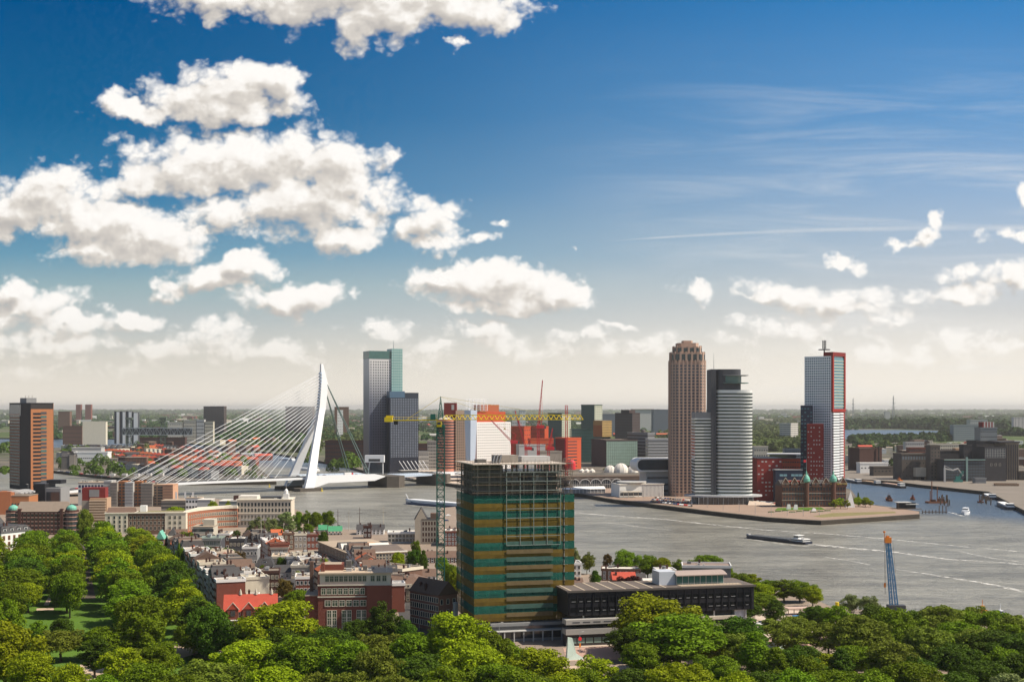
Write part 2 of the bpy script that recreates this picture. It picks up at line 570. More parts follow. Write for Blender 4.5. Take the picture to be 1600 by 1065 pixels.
WATER = water_mat()
GROUND = ground_mat()
PAVE = mat('brick_pavement', (0.27, 0.21, 0.165), 0.9, 0.22, 0.08, spec=0.15)
PAVEP = mat('pink_quay_paving', (0.30, 0.215, 0.165), 0.9, 0.18, 0.06, spec=0.15)
PAVEL = mat('pale_paving', (0.52, 0.42, 0.34), 0.9, 0.15, 0.08, spec=0.15)
ASPH = mat('asphalt', (0.07, 0.065, 0.062), 0.9, 0.2, 0.1, spec=0.2)
QUAYW = mat('quay_wall', (0.055, 0.045, 0.035), 0.95, 0.35, 0.15)
GRASS = mat('park_grass', (0.085, 0.155, 0.022), 0.95, 0.28, 0.05, spec=0.1)
LINEW = mat('road_marking', (0.7, 0.7, 0.66), 0.8, 0.1)

b = MB()
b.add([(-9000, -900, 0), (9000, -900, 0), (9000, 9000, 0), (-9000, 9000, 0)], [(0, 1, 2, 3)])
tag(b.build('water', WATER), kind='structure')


def gpoly(pts, z=LZ):
    out = []
    for p in pts:
        if len(p) == 3:
            out.append((p[0], p[1]))
        else:
            v = GP(p[0], p[1], z)
            out.append((v.x, v.y))
    return out


def slab(name, pts, top, z1=LZ, z0=-3.0, side=None):
    m = MB()
    m.prism(gpoly(pts, LZ), z0, z1, 0, 1)
    return tag(m.build(name, [side or QUAYW, top]), kind='structure')


def sheet(name, pts, m_, dz=0.02, kind='structure', wx=False):
    q = MB()
    P_ = gpoly(pts)
    q.add([(x, y, LZ + dz) for x, y in P_], [tuple(range(len(P_)))])
    o = q.build(name, m_)
    if o.data.polygons[0].normal.z < 0:
        o.data.flip_normals()
    return tag(o, kind=kind)


near = [(-3000, -600, 0), (-3000, 1400, 0), (0, 766), (90, 767), (260, 776), (330, 778), (455, 792), (500, 812), (530, 826), (650, 831), (685, 829), (689, 793), (712, 791),
        (716, 880), (890, 893), (1000, 905), (1140, 912), (1180, 916), (1270, 934), (1300, 948), (1420, 958), (1480, 967), (1600, 984), (900, 450, 0), (3000, 460, 0), (3000, -600, 0)]
slab('ground', near, PAVE)
slab('ground', [(-400, 730), (85, 735), (175, 745), (300, 753), (432, 752), (395, 724), (360, 716), (300, 704), (190, 697), (90, 699), (-400, 705)], GROUND)
main = [(-22000, 60000, 0), (-9000, 6500, 0), (-200, 683), (190, 684.5), (300, 692), (420, 706), (480, 716), (545, 728), (575, 737), (650, 748), (720, 757.5), (890, 768), (960, 780),
        (1100, 797), (1200, 808), (1283, 813), (1437, 803), (1437, 798), (1345, 785), (1330, 765), (1300, 753), (1180, 742), (1050, 728), (1100, 724), (1200, 736), (1315, 746),
        (1400, 752), (1440, 757), (1545, 768), (1600, 797), (1750, 860), (2600, 860), (9000, 6000, 0), (24000, 60000, 0)]
slab('ground', main, GROUND)
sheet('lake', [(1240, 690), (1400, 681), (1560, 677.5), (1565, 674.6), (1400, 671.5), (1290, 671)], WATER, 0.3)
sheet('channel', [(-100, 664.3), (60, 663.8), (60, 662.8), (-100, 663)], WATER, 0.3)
# paved pier and squares
sheet('quay', [(722, 756.5), (890, 767), (960, 779), (1100, 796), (1200, 807), (1283, 812), (1436, 802.3), (1436, 798.7), (1344, 786), (1200, 775), (1050, 752), (890, 742), (722, 739)], PAVEP, 0.02)
sheet('square', [(577, 737.6), (650, 747), (720, 756), (722, 739), (690, 730), (600, 728)], PAVEL, 0.02)
sheet('grass', [(1270, 806), (1285, 808), (1400, 801), (1398, 798.5), (1300, 801)], mat('dry_grass', (0.20, 0.17, 0.07), 0.95, 0.25, 0.05), 0.04)
sheet('grass', [(1210, 797), (1290, 796), (1283, 792), (1215, 793)], GRASS, 0.04)
# the park
sheet('grass', [(-260, 870), (110, 845), (150, 838), (215, 838), (345, 1020), (700, 1010), (760, 1030), (900, 1060), (1180, 1080), (1500, 1050), (1560, 1010), (700, 330, 0), (500, -100, 0), (-900, -100, 0)], GRASS, 0.02)
PATH = mat('park_path', (0.50, 0.38, 0.28), 0.95, 0.15, 0.1, spec=0.1)
sheet('path', [(57, 950), (84, 949), (84, 952.5), (57, 953.5)], PATH, 0.04)
sheet('path', [(68, 945), (76, 945), (86, 925), (80, 925)], PATH, 0.045)
sheet('path', [(110, 835), (128, 835), (150, 935), (120, 935)], mat('dark_lane', (0.10, 0.08, 0.06), 0.95, 0.2, 0.1), 0.04)
sheet('path', [(125, 1038), (290, 1000), (310, 1000), (310, 1020), (160, 1062), (128, 1062)], PATH, 0.05)
sheet('path', [(880, 1012), (1130, 1002), (1300, 985), (1320, 1000), (1140, 1026), (885, 1032)], mat('pink_pavement', (0.44, 0.28, 0.22), 0.95, 0.12, 0.1), 0.04)
sheet('path', [(860, 1041), (1010, 1036), (1010, 1043), (860, 1050)], PATH, 0.05)
sheet('road', [(250, 850), (262, 850), (335, 975), (345, 1000), (300, 1000)], ASPH, 0.045)
sheet('road', [(612, 925), (652, 925), (700, 985), (700, 1010), (640, 1010)], ASPH, 0.045)
sheet('road', [(880, 1004), (1140, 990), (1300, 972), (1300, 980), (1140, 1001), (885, 1011)], PAVEL, 0.05)
sheet('road', [(1180, 950), (1275, 955), (1290, 985), (1180, 1000)], PAVEL, 0.055)

hz = MB()
hz.box(-23000, -1200, -4.0, 23000, 58000, 195.0)
HAZE = bpy.data.materials.new('haze_air')
HAZE.use_nodes = True
hn = HAZE.node_tree
hn.nodes.clear()
pv = hn.nodes.new('ShaderNodeVolumePrincipled')
pv.inputs['Color'].default_value = (0.90, 0.88, 0.84, 1)
pv.inputs['Density'].default_value = 2.9e-5
pv.inputs['Anisotropy'].default_value = 0.2
ho = hn.nodes.new('ShaderNodeOutputMaterial')
hn.links.new(pv.outputs[0], ho.inputs['Volume'])
tag(hz.build('haze', HAZE), kind='stuff')


# foam lines of passing boats: thin broken strips lying on the water
def foam_mat():
    m = bpy.data.materials.new('wake_foam')
    m.use_nodes = True
    nt = m.node_tree
    q = G(nt)
    b_ = nt.nodes['Principled BSDF']
    b_.inputs['Base Color'].default_value = (0.72, 0.70, 0.64, 1)
    b_.inputs['Roughness'].default_value = 0.8
    p = q.n('ShaderNodeTexCoord').outputs['Object']
    a = q.ss(q.noise(p, 0.22, 6, 0.72), 0.42, 0.58)
    a = q.m('MULTIPLY', a, 0.72)
    nt.links.new(a, b_.inputs['Alpha'])
    return m


FOAM = foam_mat()


def wake(pts, w0, w1, name='wake'):
    """pts in photograph pixels on the water plane; widths in metres"""
    ps = [GP(x, y, 0.0) for x, y in pts]
    P2_ = []
    for i in range(len(ps) - 1):
        for k in range(8):
            P2_.append(ps[i].lerp(ps[i + 1], k / 8))
    P2_.append(ps[-1])
    rng = random.Random(len(pts) * 7 + int(pts[0][0]))
    vs, fs = [], []
    n = len(P2_)
    for i, p in enumerate(P2_):
        d = (P2_[min(i + 1, n - 1)] - P2_[max(i - 1, 0)]).normalized()
        nrm = Vector((-d.y, d.x, 0))
        ww = (w0 + (w1 - w0) * i / (n - 1)) * rng.uniform(0.9, 1.7) / 2
        vs += [(p.x + nrm.x * ww, p.y + nrm.y * ww, 0.05), (p.x - nrm.x * ww, p.y - nrm.y * ww, 0.05)]
    for i in range(n - 1):
        fs.append((2 * i, 2 * i + 1, 2 * i + 3, 2 * i + 2))
    q = MB()
    q.add(vs, fs)
    return tag(q.build(name, FOAM), kind='structure')


wake([(892, 800), (950, 805), (1040, 811), (1120, 820), (1200, 828), (1300, 834), (1400, 843), (1500, 853), (1590, 861)], 4.5, 2.5)
wake([(1262, 849), (1300, 853), (1340, 857), (1390, 861), (1480, 873), (1560, 878), (1620, 884)], 7, 2)
wake([(1400, 889), (1440, 895), (1490, 903), (1530, 909), (1570, 917), (1620, 929)], 1.5, 4.0)
wake([(1290, 870), (1330, 876), (1360, 882)], 1.5, 1.0)
wake([(945, 816), (975, 819), (1000, 823), (1050, 828)], 1.5, 1.0)
wake([(1500, 861), (1540, 870), (1600, 878)], 1.5, 2.0)
wake([(632, 787), (650, 790), (680, 792), (716, 793)], 3, 1.5)
wake([(1165, 841), (1200, 846), (1235, 851), (1264, 853)], 2.5, 1.5)
wake([(1480, 799), (1492, 802), (1505, 806)], 2.5, 2.5)

# ------------------------------------------------------------------ trees
def leaf_mat(name, col, tcol=None):
    if name in MATS:
        return MATS[name]
    m = bpy.data.materials.new(name)
    m.use_nodes = True
    nt = m.node_tree
    q = G(nt)
    nt.nodes.clear()
    p = q.n('ShaderNodeTexCoord').outputs['Object']
    geo = q.n('ShaderNodeNewGeometry')
    oi = q.n('ShaderNodeObjectInfo')
    f = q.m('ADD', q.m('MULTIPLY_ADD', q.noise(p, 0.45, 3, 0.6), 0.9, 0.30), q.m('MULTIPLY', geo.outputs['Random Per Island'], 0.5))
    f = q.m('MULTIPLY', f, q.m('MULTIPLY_ADD', oi.outputs['Random'], 0.45, 0.76))
    cc = q.v('SCALE', col)
    q.put(cc.node.inputs[3], f)
    hs = q.n('ShaderNodeHueSaturation')
    q.put(hs.inputs['Hue'], q.m('MULTIPLY_ADD', oi.outputs['Random'], 0.03, 0.485))
    q.put(hs.inputs['Color'], cc)
    d = q.n('ShaderNodeBsdfPrincipled')
    d.inputs['Roughness'].default_value = 0.7
    d.inputs['Specular IOR Level'].default_value = 0.1
    q.put(d.inputs['Base Color'], hs.outputs[0])
    t = q.n('ShaderNodeBsdfTranslucent')
    q.put(t.inputs[0], hs.outputs[0])
    mx = q.n('ShaderNodeMixShader')
    mx.inputs[0].default_value = 0.30
    nt.links.new(d.outputs[0], mx.inputs[1])
    nt.links.new(t.outputs[0], mx.inputs[2])
    o = q.n('ShaderNodeOutputMaterial')
    nt.links.new(mx.outputs[0], o.inputs[0])
    MATS[name] = m
    return m


LY = leaf_mat('leaf_bright', (0.235, 0.285, 0.006))
LG = leaf_mat('leaf_green', (0.140, 0.212, 0.007))
LD = leaf_mat('leaf_dark', (0.070, 0.125, 0.008))
LO = leaf_mat('leaf_olive', (0.155, 0.190, 0.018))
LR = leaf_mat('leaf_copper', (0.060, 0.018, 0.014))
LB = leaf_mat('leaf_bronze', (0.12, 0.08, 0.018))
LP = leaf_mat('leaf_pale', (0.20, 0.24, 0.08))


def crown_mesh(name, seed, R, zlo, zhi, nclump, nleaf, size, shape='round', sparse=0.0):
    r = np.random.default_rng(seed)
    zc, rz = (zlo + zhi) / 2, (zhi - zlo) / 2
    # clump centres fill the crown envelope
    d = r.normal(size=(nclump, 3))
    d /= np.linalg.norm(d, axis=1)[:, None]
    rad = r.uniform(0.25, 1.0, nclump) ** 0.45 * 0.80
    c = d * rad[:, None]
    h = (c[:, 2] + 1) / 2
    if shape == 'cone':
        k = 1.15 - 0.95 * h
    elif shape == 'oval':
        k = 0.75 + 0.35 * np.sin(h * 3.1)
    elif shape == 'dome':
        k = np.where(h < 0.4, 1.15, 1.0)
        c[:, 2] = np.where(c[:, 2] < -0.3, -0.3 - (c[:, 2] + 0.3) * 0.3, c[:, 2])
    else:
        k = np.ones(nclump)
    az = np.arctan2(c[:, 1], c[:, 0])
    ph = r.uniform(0, 6.28, 3)
    lobes = 1 + 0.13 * np.sin(2 * az + ph[0]) + 0.10 * np.sin(3 * az + ph[1] + 3 * c[:, 2]) + 0.08 * np.sin(5 * az + ph[2] - 4 * c[:, 2])
    k = k * r.uniform(0.78, 1.18, nclump) * lobes
    c[:, 2] *= r.uniform(0.86, 1.14, nclump)
    c = c * np.array([R, R, rz]) * np.stack([k, k, np.ones(nclump)], 1)
    cr = R * r.uniform(0.15, 0.33, nclump)
    n = nclump * nleaf
    ci = np.repeat(np.arange(nclump), nleaf)
    ld = r.normal(size=(n, 3))
    ld[:, 2] = ld[:, 2] * 0.8 + 0.35
    ld /= np.linalg.norm(ld, axis=1)[:, None]
    pos = c[ci] + ld * (cr[ci] * r.uniform(0.62, 1.08, n))[:, None] * np.array([1, 1, 0.8])
    pos[:, 2] += zc
    nr = ld + r.normal(size=(n, 3)) * 0.55
    nr /= np.linalg.norm(nr, axis=1)[:, None]
    a = np.cross(nr, r.normal(size=(n, 3)))
    a /= np.linalg.norm(a, axis=1)[:, None]
    bb = np.cross(nr, a)
    s_ = (size * r.uniform(0.55, 1.25, n))[:, None]
    v = np.stack([pos - a * s_, pos - bb * s_ * 0.62, pos + a * s_, pos + bb * s_ * 0.62], 1).reshape(-1, 3)
    f = np.arange(4 * n).reshape(-1, 4)
    return np_mesh(name, v, f, [LG])


def trunk_mesh(seed, hc, ht, r0, limbs=6, spread=4.0):
    rr = random.Random(seed)
    m = MB()
    m.tube((0, 0, 0), (0.1, 0.0, hc), r0, 7, r2=r0 * 0.72)
    m.tube((0.1, 0, hc), (0.2, 0.1, ht * 0.86), r0 * 0.7, 6, r2=r0 * 0.15)
    for i in range(limbs):
        a = 6.28 * i / limbs + rr.uniform(-0.4, 0.4)
        z = hc * rr.uniform(0.8, 1.6)
        e = (math.cos(a) * spread * rr.uniform(0.6, 1), math.sin(a) * spread * rr.uniform(0.6, 1), z + (ht - z) * rr.uniform(0.45, 0.75))
        m.tube((0.1, 0, z), e, r0 * 0.4, 5, r2=r0 * 0.08)
    return m.mesh('trunk', TRUNK)


# kind: (crown meshes, trunk mesh, radius, height)
PROTO = {}


def proto(kind, seeds, R, zlo, zhi, nclump, nleaf, size, shape, hc, r0, limbs=6):
    PROTO[kind] = ([crown_mesh('crown', s_, R, zlo, zhi, nclump, nleaf, size, shape) for s_ in seeds], trunk_mesh(seeds[0], hc, zhi, r0, limbs, R * 0.6), R * 1.05, zhi)


proto('round', (1, 2, 3, 4), 7.0, 2.0, 15.5, 110, 165, 0.34, 'round', 5.0, 0.42)
proto('dome', (11, 12, 13), 7.0, 1.5, 13.0, 105, 160, 0.33, 'dome', 4.0, 0.40)
proto('oval', (21, 22, 23), 5.0, 1.8, 17.0, 85, 140, 0.30, 'oval', 5.0, 0.35)
proto('cone', (31, 32), 5.5, 1.2, 17.0, 85, 140, 0.30, 'cone', 3.5, 0.35)
proto('bush', (41, 42), 3.0, 0.1, 3.8, 30, 90, 0.26, 'round', 0.6, 0.12)
proto('loose', (51, 52, 53), 6.0, 2.4, 14.0, 62, 100, 0.34, 'round', 4.0, 0.30, 8)
proto('far', (61, 62, 63, 64), 6.0, 1.0, 12.0, 26, 26, 0.95, 'round', 3.0, 0.35, 4)

TREE_RNG = random.Random(5)


def tree(kind, leaf, loc, height, radius, label, group=None, name='tree', lz=None, cat='tree'):
    cs, tr, R, Hh = PROTO[kind]
    rr = TREE_RNG
    o = empty(name, loc if len(loc) == 3 else (loc[0], loc[1], LZ), rr.uniform(0, 6.28), label, cat, group)
    kx = rr.uniform(0.88, 1.12)
    o.scale = (radius / R * kx, radius / R / kx, height / Hh)
    c = link('crown', rr.choice(cs), o)
    if leaf is not LG:
        c.material_slots[0].link = 'OBJECT'
        c.material_slots[0].material = leaf
    link('trunk', tr, o)
    return o


def ptree(kind, leaf, px, pyt, D, rpx, label, group=None, name='tree', **k):
    """px: column of the trunk, pyt: row of the top, rpx: half width in pixels"""
    return tree(kind, leaf, (X(px, D), D, LZ), max(2.0, Zp(pyt, D) - LZ), rpx / F * D, label, group, name, **k)
sheet('quay', [(1318, 745.8), (1400, 751.6), (1440, 756.6), (1545, 767.5), (1600, 796), (1700, 840), (1700, 742), (1500, 736), (1380, 729), (1318, 731)], mat('harbour_paving', (0.20, 0.17, 0.14), 0.9, 0.3, 0.03), 0.03)

# ------------------------------------------------------------------ buildings
def reach(S, d, px):
    T = (px - 800.0) / F
    return (T * S[1] - S[0]) / (d[0] - T * d[1])


WIN_CACHE = {}


def win_mesh(w, h, frame, glass, style='plain', nm='window'):
    key = (round(w, 2), round(h, 2), frame.name if frame else '', glass.name, style)
    if key in WIN_CACHE:
        return WIN_CACHE[key]
    m = MB()
    if frame is None:
        m.box(-w / 2, -0.05, 0, w / 2, 0.02, h, 0)
        me = m.mesh(nm, glass)
    else:
        t = min(0.22, w * 0.13)
        m.box(-w / 2, -0.06, 0, w / 2, 0.02, h, 1)
        m.box(-w / 2 - t * .4, -0.16, -t, w / 2 + t * .4, 0.0, 0, 0)
        m.box(-w / 2 - t * .4, -0.16, h, w / 2 + t * .4, 0.0, h + t, 0)
        m.box(-w / 2 - t, -0.16, -t, -w / 2, 0.0, h + t, 0)
        m.box(w / 2, -0.16, -t, w / 2 + t, 0.0, h + t, 0)
        if style in ('cross', 'tall'):
            m.box(-t * .35, -0.13, 0, t * .35, -0.05, h, 0)
            m.box(-w / 2, -0.12, h * .62, w / 2, -0.05, h * .62 + t * .6, 0)
        if style == 'multi':
            n = max(2, int(w / 1.5))
            for i in range(1, n):
                x = -w / 2 + w * i / n
                m.box(x - t * .4, -0.14, 0, x + t * .4, -0.05, h, 0)
        me = m.mesh(nm, [frame, glass])
    WIN_CACHE[key] = me
    return me


class Bld:
    """an upright building; local x runs along its front, y into its depth, z up.  Faces: F front, L left, R right, B back"""

    def __init__(s, name, label, cat, pxc, pxr, D, rot=0.0, depth=15.0, pyt=None, top=None, wall=None, pxl=None, pxr2=None, base=LZ, group=None,
                 body=True, parent=None, w=None, roofm=None):
        r = math.radians(rot)
        s.u = (math.cos(r), math.sin(r))
        s.vd = (-math.sin(r), math.cos(r))
        S = (X(pxc, D), D)
        s.w = w if w else reach(S, s.u, pxr)
        if pxl is not None:
            depth = reach(S, s.vd, pxl)
        if pxr2 is not None:
            E = (S[0] + s.u[0] * s.w, S[1] + s.u[1] * s.w)
            depth = reach(E, s.vd, pxr2)
        s.d = depth
        s.h = (top if top is not None else Zp(pyt, D)) - base
        s.D = D
        if s.w <= 0 or s.d <= 0:
            print('BAD SIZE', label, s.w, s.d)
        s.base = base
        s.root = empty(name, (S[0], S[1], base), r, label, cat, group) if parent is None else parent
        s.count = {}
        s.wallm = wall
        if body:
            m = MB()
            m.box(0, 0, 0, s.w, s.d, s.h, 0)
            s.wall = m.build('wall', wall, s.root)

    def z(s, py):
        return Zp(py, s.D) - s.base

    def face(s, f):
        return {'F': (0, 0, s.w, 0.0, (1, 0)), 'R': (s.w, 0, s.d, math.pi / 2, (0, 1)), 'L': (0, s.d, s.d, -math.pi / 2, (0, -1)), 'B': (s.w, s.d, s.w, math.pi, (-1, 0))}[f]

    def win(s, f, cols, rows, ww, wh, z0=1.0, z1=None, u0=0.0, u1=None, frame=None, glass=None, style='plain', name='window', off=0.0, skip=0.0, cap=100, seed=1):
        glass = glass or GLASS
        x0, y0, ln, rz, d = s.face(f)
        z1 = s.h - 0.4 if z1 is None else z1
        u1 = ln if u1 is None else u1
        me = win_mesh(ww, wh, frame, glass, style, name)
        rr = random.Random(seed)
        over = None
        nx, ny = -(-d[1]), -d[0]
        nx, ny = d[1], -d[0]
        for j in range(rows - 1, -1, -1):
            zz = z0 + (z1 - z0) * (j + 0.5) / rows - wh / 2
            for i in range(cols):
                if skip and rr.random() < skip:
                    continue
                uu = u0 + (u1 - u0) * (i + 0.5) / cols
                loc = (x0 + d[0] * uu + nx * off, y0 + d[1] * uu + ny * off, zz)
                k = s.count.get(name, 0)
                if k < cap:
                    link(name, me, s.root, loc, rz)
                    s.count[name] = k + 1
                else:
                    if over is None:
                        over = ([], [], [])
                    base = len(over[0])
                    c, sn = math.cos(rz), math.sin(rz)
                    for v in me.vertices:
                        over[0].append((loc[0] + v.co.x * c - v.co.y * sn, loc[1] + v.co.x * sn + v.co.y * c, loc[2] + v.co.z))
                    for p in me.polygons:
                        over[1].append(tuple(base + q for q in p.vertices))
                        over[2].append(p.material_index)
        if over:
            m = MB()
            m.v, m.f, m.m = over
            o = m.build(name, list(me.materials), s.root)
            o['kind'] = 'stuff'
        return s

    def ring(s, z0, z1, m_, out=0.12, name='band', x0=0, x1=None, y0=0, y1=None):
        x1 = s.w if x1 is None else x1
        y1 = s.d if y1 is None else y1
        m = MB()
        m.box(x0 - out, y0 - out, z0, x1 + out, y1 + out, z1)
        return m.build(name, m_, s.root)

    def bands(s, n, frac, m_, z0=1.5, z1=None, out=0.12, name='window_band', **k):
        z1 = s.h - 1.0 if z1 is None else z1
        fh = (z1 - z0) / n
        for i in range(n):
            s.ring(z0 + fh * i + fh * (1 - frac) * .5, z0 + fh * i + fh * (1 + frac) * .5, m_, out, name, **k)
        return s

    def roof(s, m_, t=0.5, over=0.25, name='roof', parapet=0.0, pm=None):
        m = MB()
        m.box(-over, -over, s.h, s.w + over, s.d + over, s.h + t)
        m.build(name, m_, s.root)
        if parapet:
            q = MB()
            a, z = over + 0.15, s.h + t
            q.box(-a, -a, s.h - .3, s.w + a, -a + .4, z + parapet)
            q.box(-a, s.d + a - .4, s.h - .3, s.w + a, s.d + a, z + parapet)
            q.box(-a, -a + .4, s.h - .3, -a + .4, s.d + a - .4, z + parapet)
            q.box(s.w + a - .4, -a + .4, s.h - .3, s.w + a, s.d + a - .4, z + parapet)
            q.build('parapet', pm or s.wallm, s.root)
        s.rz = s.h + t
        return s

    def gable(s, m_, h, axis='x', over=0.35, name='roof'):
        m = MB()
        m.gable(0, 0, s.w, s.d, s.h + 0.003, h, axis, 0, over)
        m.build(name, m_, s.root)
        s.rz = s.h
        return s

    def hip(s, m_, h, ins, name='roof', over=0.35):
        m = MB()
        m.hip(0, 0, s.w, s.d, s.h + 0.003, h, ins, 0, over)
        m.build(name, m_, s.root)
        s.rz = s.h + h
        return s

    def box(s, name, x0, y0, z0, x1, y1, z1, m_, label=None, **k):
        m = MB()
        m.box(x0, y0, z0, x1, y1, z1)
        return m.build(name, m_, s.root, label, **k)

    def chimneys(s, n, seed=0, m_=None, hh=1.6):
        rr = random.Random(seed)
        for i in range(n):
            x, y = rr.uniform(0.1, .9) * s.w, rr.uniform(.15, .85) * s.d
            q = MB()
            q.box(x - .45, y - .35, s.rz - 0.2, x + .45, y + .35, s.rz + hh)
            q.box(x - .55, y - .45, s.rz + hh, x + .55, y + .45, s.rz + hh + .18)
            q.tube((x - .2, y, s.rz + hh + .18), (x - .2, y, s.rz + hh + .7), .13, 6)
            q.tube((x + .2, y, s.rz + hh + .18), (x + .2, y, s.rz + hh + .7), .13, 6)
            q.build('chimney', m_ or BRICK_D, s.root)
        return s

    def clutter(s, n, seed=0, z=None, mats=None):
        """plant boxes, hatches and ducts standing on a flat roof"""
        rr = random.Random(seed + 77)
        z = s.rz if z is None else z
        for i in range(n):
            x, y = rr.uniform(0.12, .85) * s.w, rr.uniform(.15, .8) * s.d
            a, b_, c = rr.uniform(.6, 2.4), rr.uniform(.6, 1.8), rr.uniform(.5, 1.6)
            q = MB()
            q.box(x - a / 2, y - b_ / 2, z, x + a / 2, y + b_ / 2, z + c)
            q.box(x - a / 2 - .1, y - b_ / 2 - .1, z + c, x + a / 2 + .1, y + b_ / 2 + .1, z + c + .12)
            q.build('roof_box', rr.choice(mats or [LGREY, MGREY, ROOFW, CONC]), s.root)
        return s

    def dormer(s, x, z, w=2.0, h=2.0, m_=None, rm=None, face='F', depth=2.0, y=0.4):
        q = MB()
        q.box(x - w / 2, y, z, x + w / 2, y + depth, z + h, 0)
        q.box(x - w * .36, y - .05, z + .4, x + w * .36, y, z + h - .3, 1)
        q.gable(x - w / 2, y, x + w / 2, y + depth, z + h, w * .35, 'y', 2, .15)
        q.build('dormer', [m_ or WHITE, GLASS, rm or SLATE], s.root)
        return s


def lattice(m, p, q, wd, n, r, rd=None, mi=0, faces=4, w2=None):
    """square trussed beam from p to q"""
    p, q = Vector(p), Vector(q)
    d = (q - p).normalized()
    a = d.cross(Vector((0, 0, 1) if abs(d.z) < 0.9 else (0, 1, 0))).normalized()
    b_ = d.cross(a).normalized()
    rd = rd or r * 0.6
    w2 = wd if w2 is None else w2

    def C(i, t):
        k = (wd + (w2 - wd) * t) / 2
        sx, sy = ((1, 1), (-1, 1), (-1, -1), (1, -1))[i % 4]
        return p.lerp(q, t) + a * (k * sx) + b_ * (k * sy)
    for i in range(4):
        m.tube(C(i, 0), C(i, 1), r, 4, mi)
    for k in range(n):
        t0, t1 = k / n, (k + 1) / n
        for i in range(faces):
            if k % 2:
                m.tube(C(i, t0), C(i + 1, t1), rd, 3, mi, cap=False)
            else:
                m.tube(C(i + 1, t0), C(i, t1), rd, 3, mi, cap=False)
            m.tube(C(i, t1), C(i + 1, t1), rd, 3, mi, cap=False)
    return m


# ---- graded facade: glass and panels that run from near black at the foot to pale at the top
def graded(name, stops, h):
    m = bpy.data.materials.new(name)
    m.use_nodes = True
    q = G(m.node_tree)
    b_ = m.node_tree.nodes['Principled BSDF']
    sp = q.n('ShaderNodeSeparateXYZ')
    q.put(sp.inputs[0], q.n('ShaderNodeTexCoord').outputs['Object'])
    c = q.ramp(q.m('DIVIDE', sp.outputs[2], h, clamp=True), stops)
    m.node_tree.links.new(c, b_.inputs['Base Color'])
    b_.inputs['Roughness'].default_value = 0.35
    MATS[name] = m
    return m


# ---- the office tower of graded facade beside the bridge
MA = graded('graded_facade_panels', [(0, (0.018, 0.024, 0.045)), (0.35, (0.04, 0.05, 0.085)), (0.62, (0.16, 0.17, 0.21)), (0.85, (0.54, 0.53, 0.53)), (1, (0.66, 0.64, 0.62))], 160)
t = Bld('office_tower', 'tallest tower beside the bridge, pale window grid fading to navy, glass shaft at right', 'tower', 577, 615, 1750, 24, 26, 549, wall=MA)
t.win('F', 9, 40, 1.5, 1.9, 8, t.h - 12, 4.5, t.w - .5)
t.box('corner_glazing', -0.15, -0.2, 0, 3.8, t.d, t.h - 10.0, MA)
t.ring(t.h - 9.5, t.h + 1.0, GLASS_G, 0.3, 'roof_screen')
t.win('F', 2, 40, .8, 2.2, 8, t.h - 12, 0.3, 3.6, glass=NAVY, off=.2, name='side_window', cap=80)
gx = X(631, 1750) - X(577, 1750)
gx0 = X(613, 1750) - X(577, 1750)
t.box('glass_shaft', gx0, -2.0, 0, gx, 18, t.z(544), mat('pale_teal_glass', (0.22, 0.38, 0.36), 0.25, 0.12, 0.1, spec=0.8))
zz = 60.0
while zz < t.z(544) - 2:
    t.box('glazing_bar', gx0 - .1, -2.1, zz, gx + .1, 18.1, zz + .7, mat('pale_glazing_bar', (0.42, 0.56, 0.52), .5, .05))
    zz += 3.6
for k in range(1, 5):
    x = gx0 + (gx - gx0) * k / 5
    t.box('mullion', x - .15, -2.3, 60, x + .15, -2.0, t.z(544) - 1, mat('pale_glazing_bar', (0.42, 0.56, 0.52), .5, .05))
q = MB()
q.tube((gx0 + 5, 5, t.z(544)), (gx0 + 5, 5, t.z(530)), .5, 5, r2=.15)
q.build('antenna', STEELG, t.root)
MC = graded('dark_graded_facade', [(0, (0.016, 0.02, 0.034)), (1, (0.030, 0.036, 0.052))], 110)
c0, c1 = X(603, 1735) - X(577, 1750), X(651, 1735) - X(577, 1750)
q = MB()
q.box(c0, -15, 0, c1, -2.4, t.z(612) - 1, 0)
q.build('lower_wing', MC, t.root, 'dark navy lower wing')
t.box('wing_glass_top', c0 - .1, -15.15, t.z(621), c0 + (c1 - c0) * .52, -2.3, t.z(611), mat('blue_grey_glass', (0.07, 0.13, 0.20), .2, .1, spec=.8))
sv = (t.w, t.d)
t.w, WD = c1, t.w
t.win('F', 16, 36, 1.1, 1.4, 22, t.z(622), c0 + 1, c1 - .6, glass=mat('bright_pane', (0.26, 0.30, 0.36), .2, .5, .3, spec=.9), off=15.02, name='wing_window')
t.w = WD
# ribbed canopy at its foot
for k in range(7):
    x = c0 + 13 + k * 5.6
    q = MB()
    pr = None
    for j in range(9):
        a = j / 8
        p_ = (x + 5.5 * a * a, -15.5 - 8 * a, 17 - 11.5 * a ** 1.6)
        if pr:
            q.tube(pr, p_, .42, 4)
        pr = p_
    q.build('canopy_rib', STEELW, t.root)
t.box('canopy', c0 + 12, -27, 4.6, c1 + 12, -15.2, 5.2, LGREY)

# ---- white tollhouse-like pavilion on legs
t = Bld('control_building', 'white boxy pavilion on slanted legs at the bridge end, below the tallest tower', 'pavilion', 570, 600, 1640, 0, 10, 711, wall=WHITE, body=False)
t.box('cabin', 0, 0, t.z(722), t.w, t.d, t.h, STEELW)
t.box('window', t.w * .2, -.1, t.z(720.5), t.w * .8, .1, t.z(716.5), GLASS)
for x in (t.w * .25, t.w * .62, t.w * .93):
    q = MB()
    q.tube((x - (3 if x < 9 else 0), 3, -.2), (x, 3, t.z(721.8)), .7, 5)
    q.build('leg', STEELW, t.root)
t.box('glass_base', t.w * .3, 2, 0, t.w * .9, 8, t.z(722), GLASS)

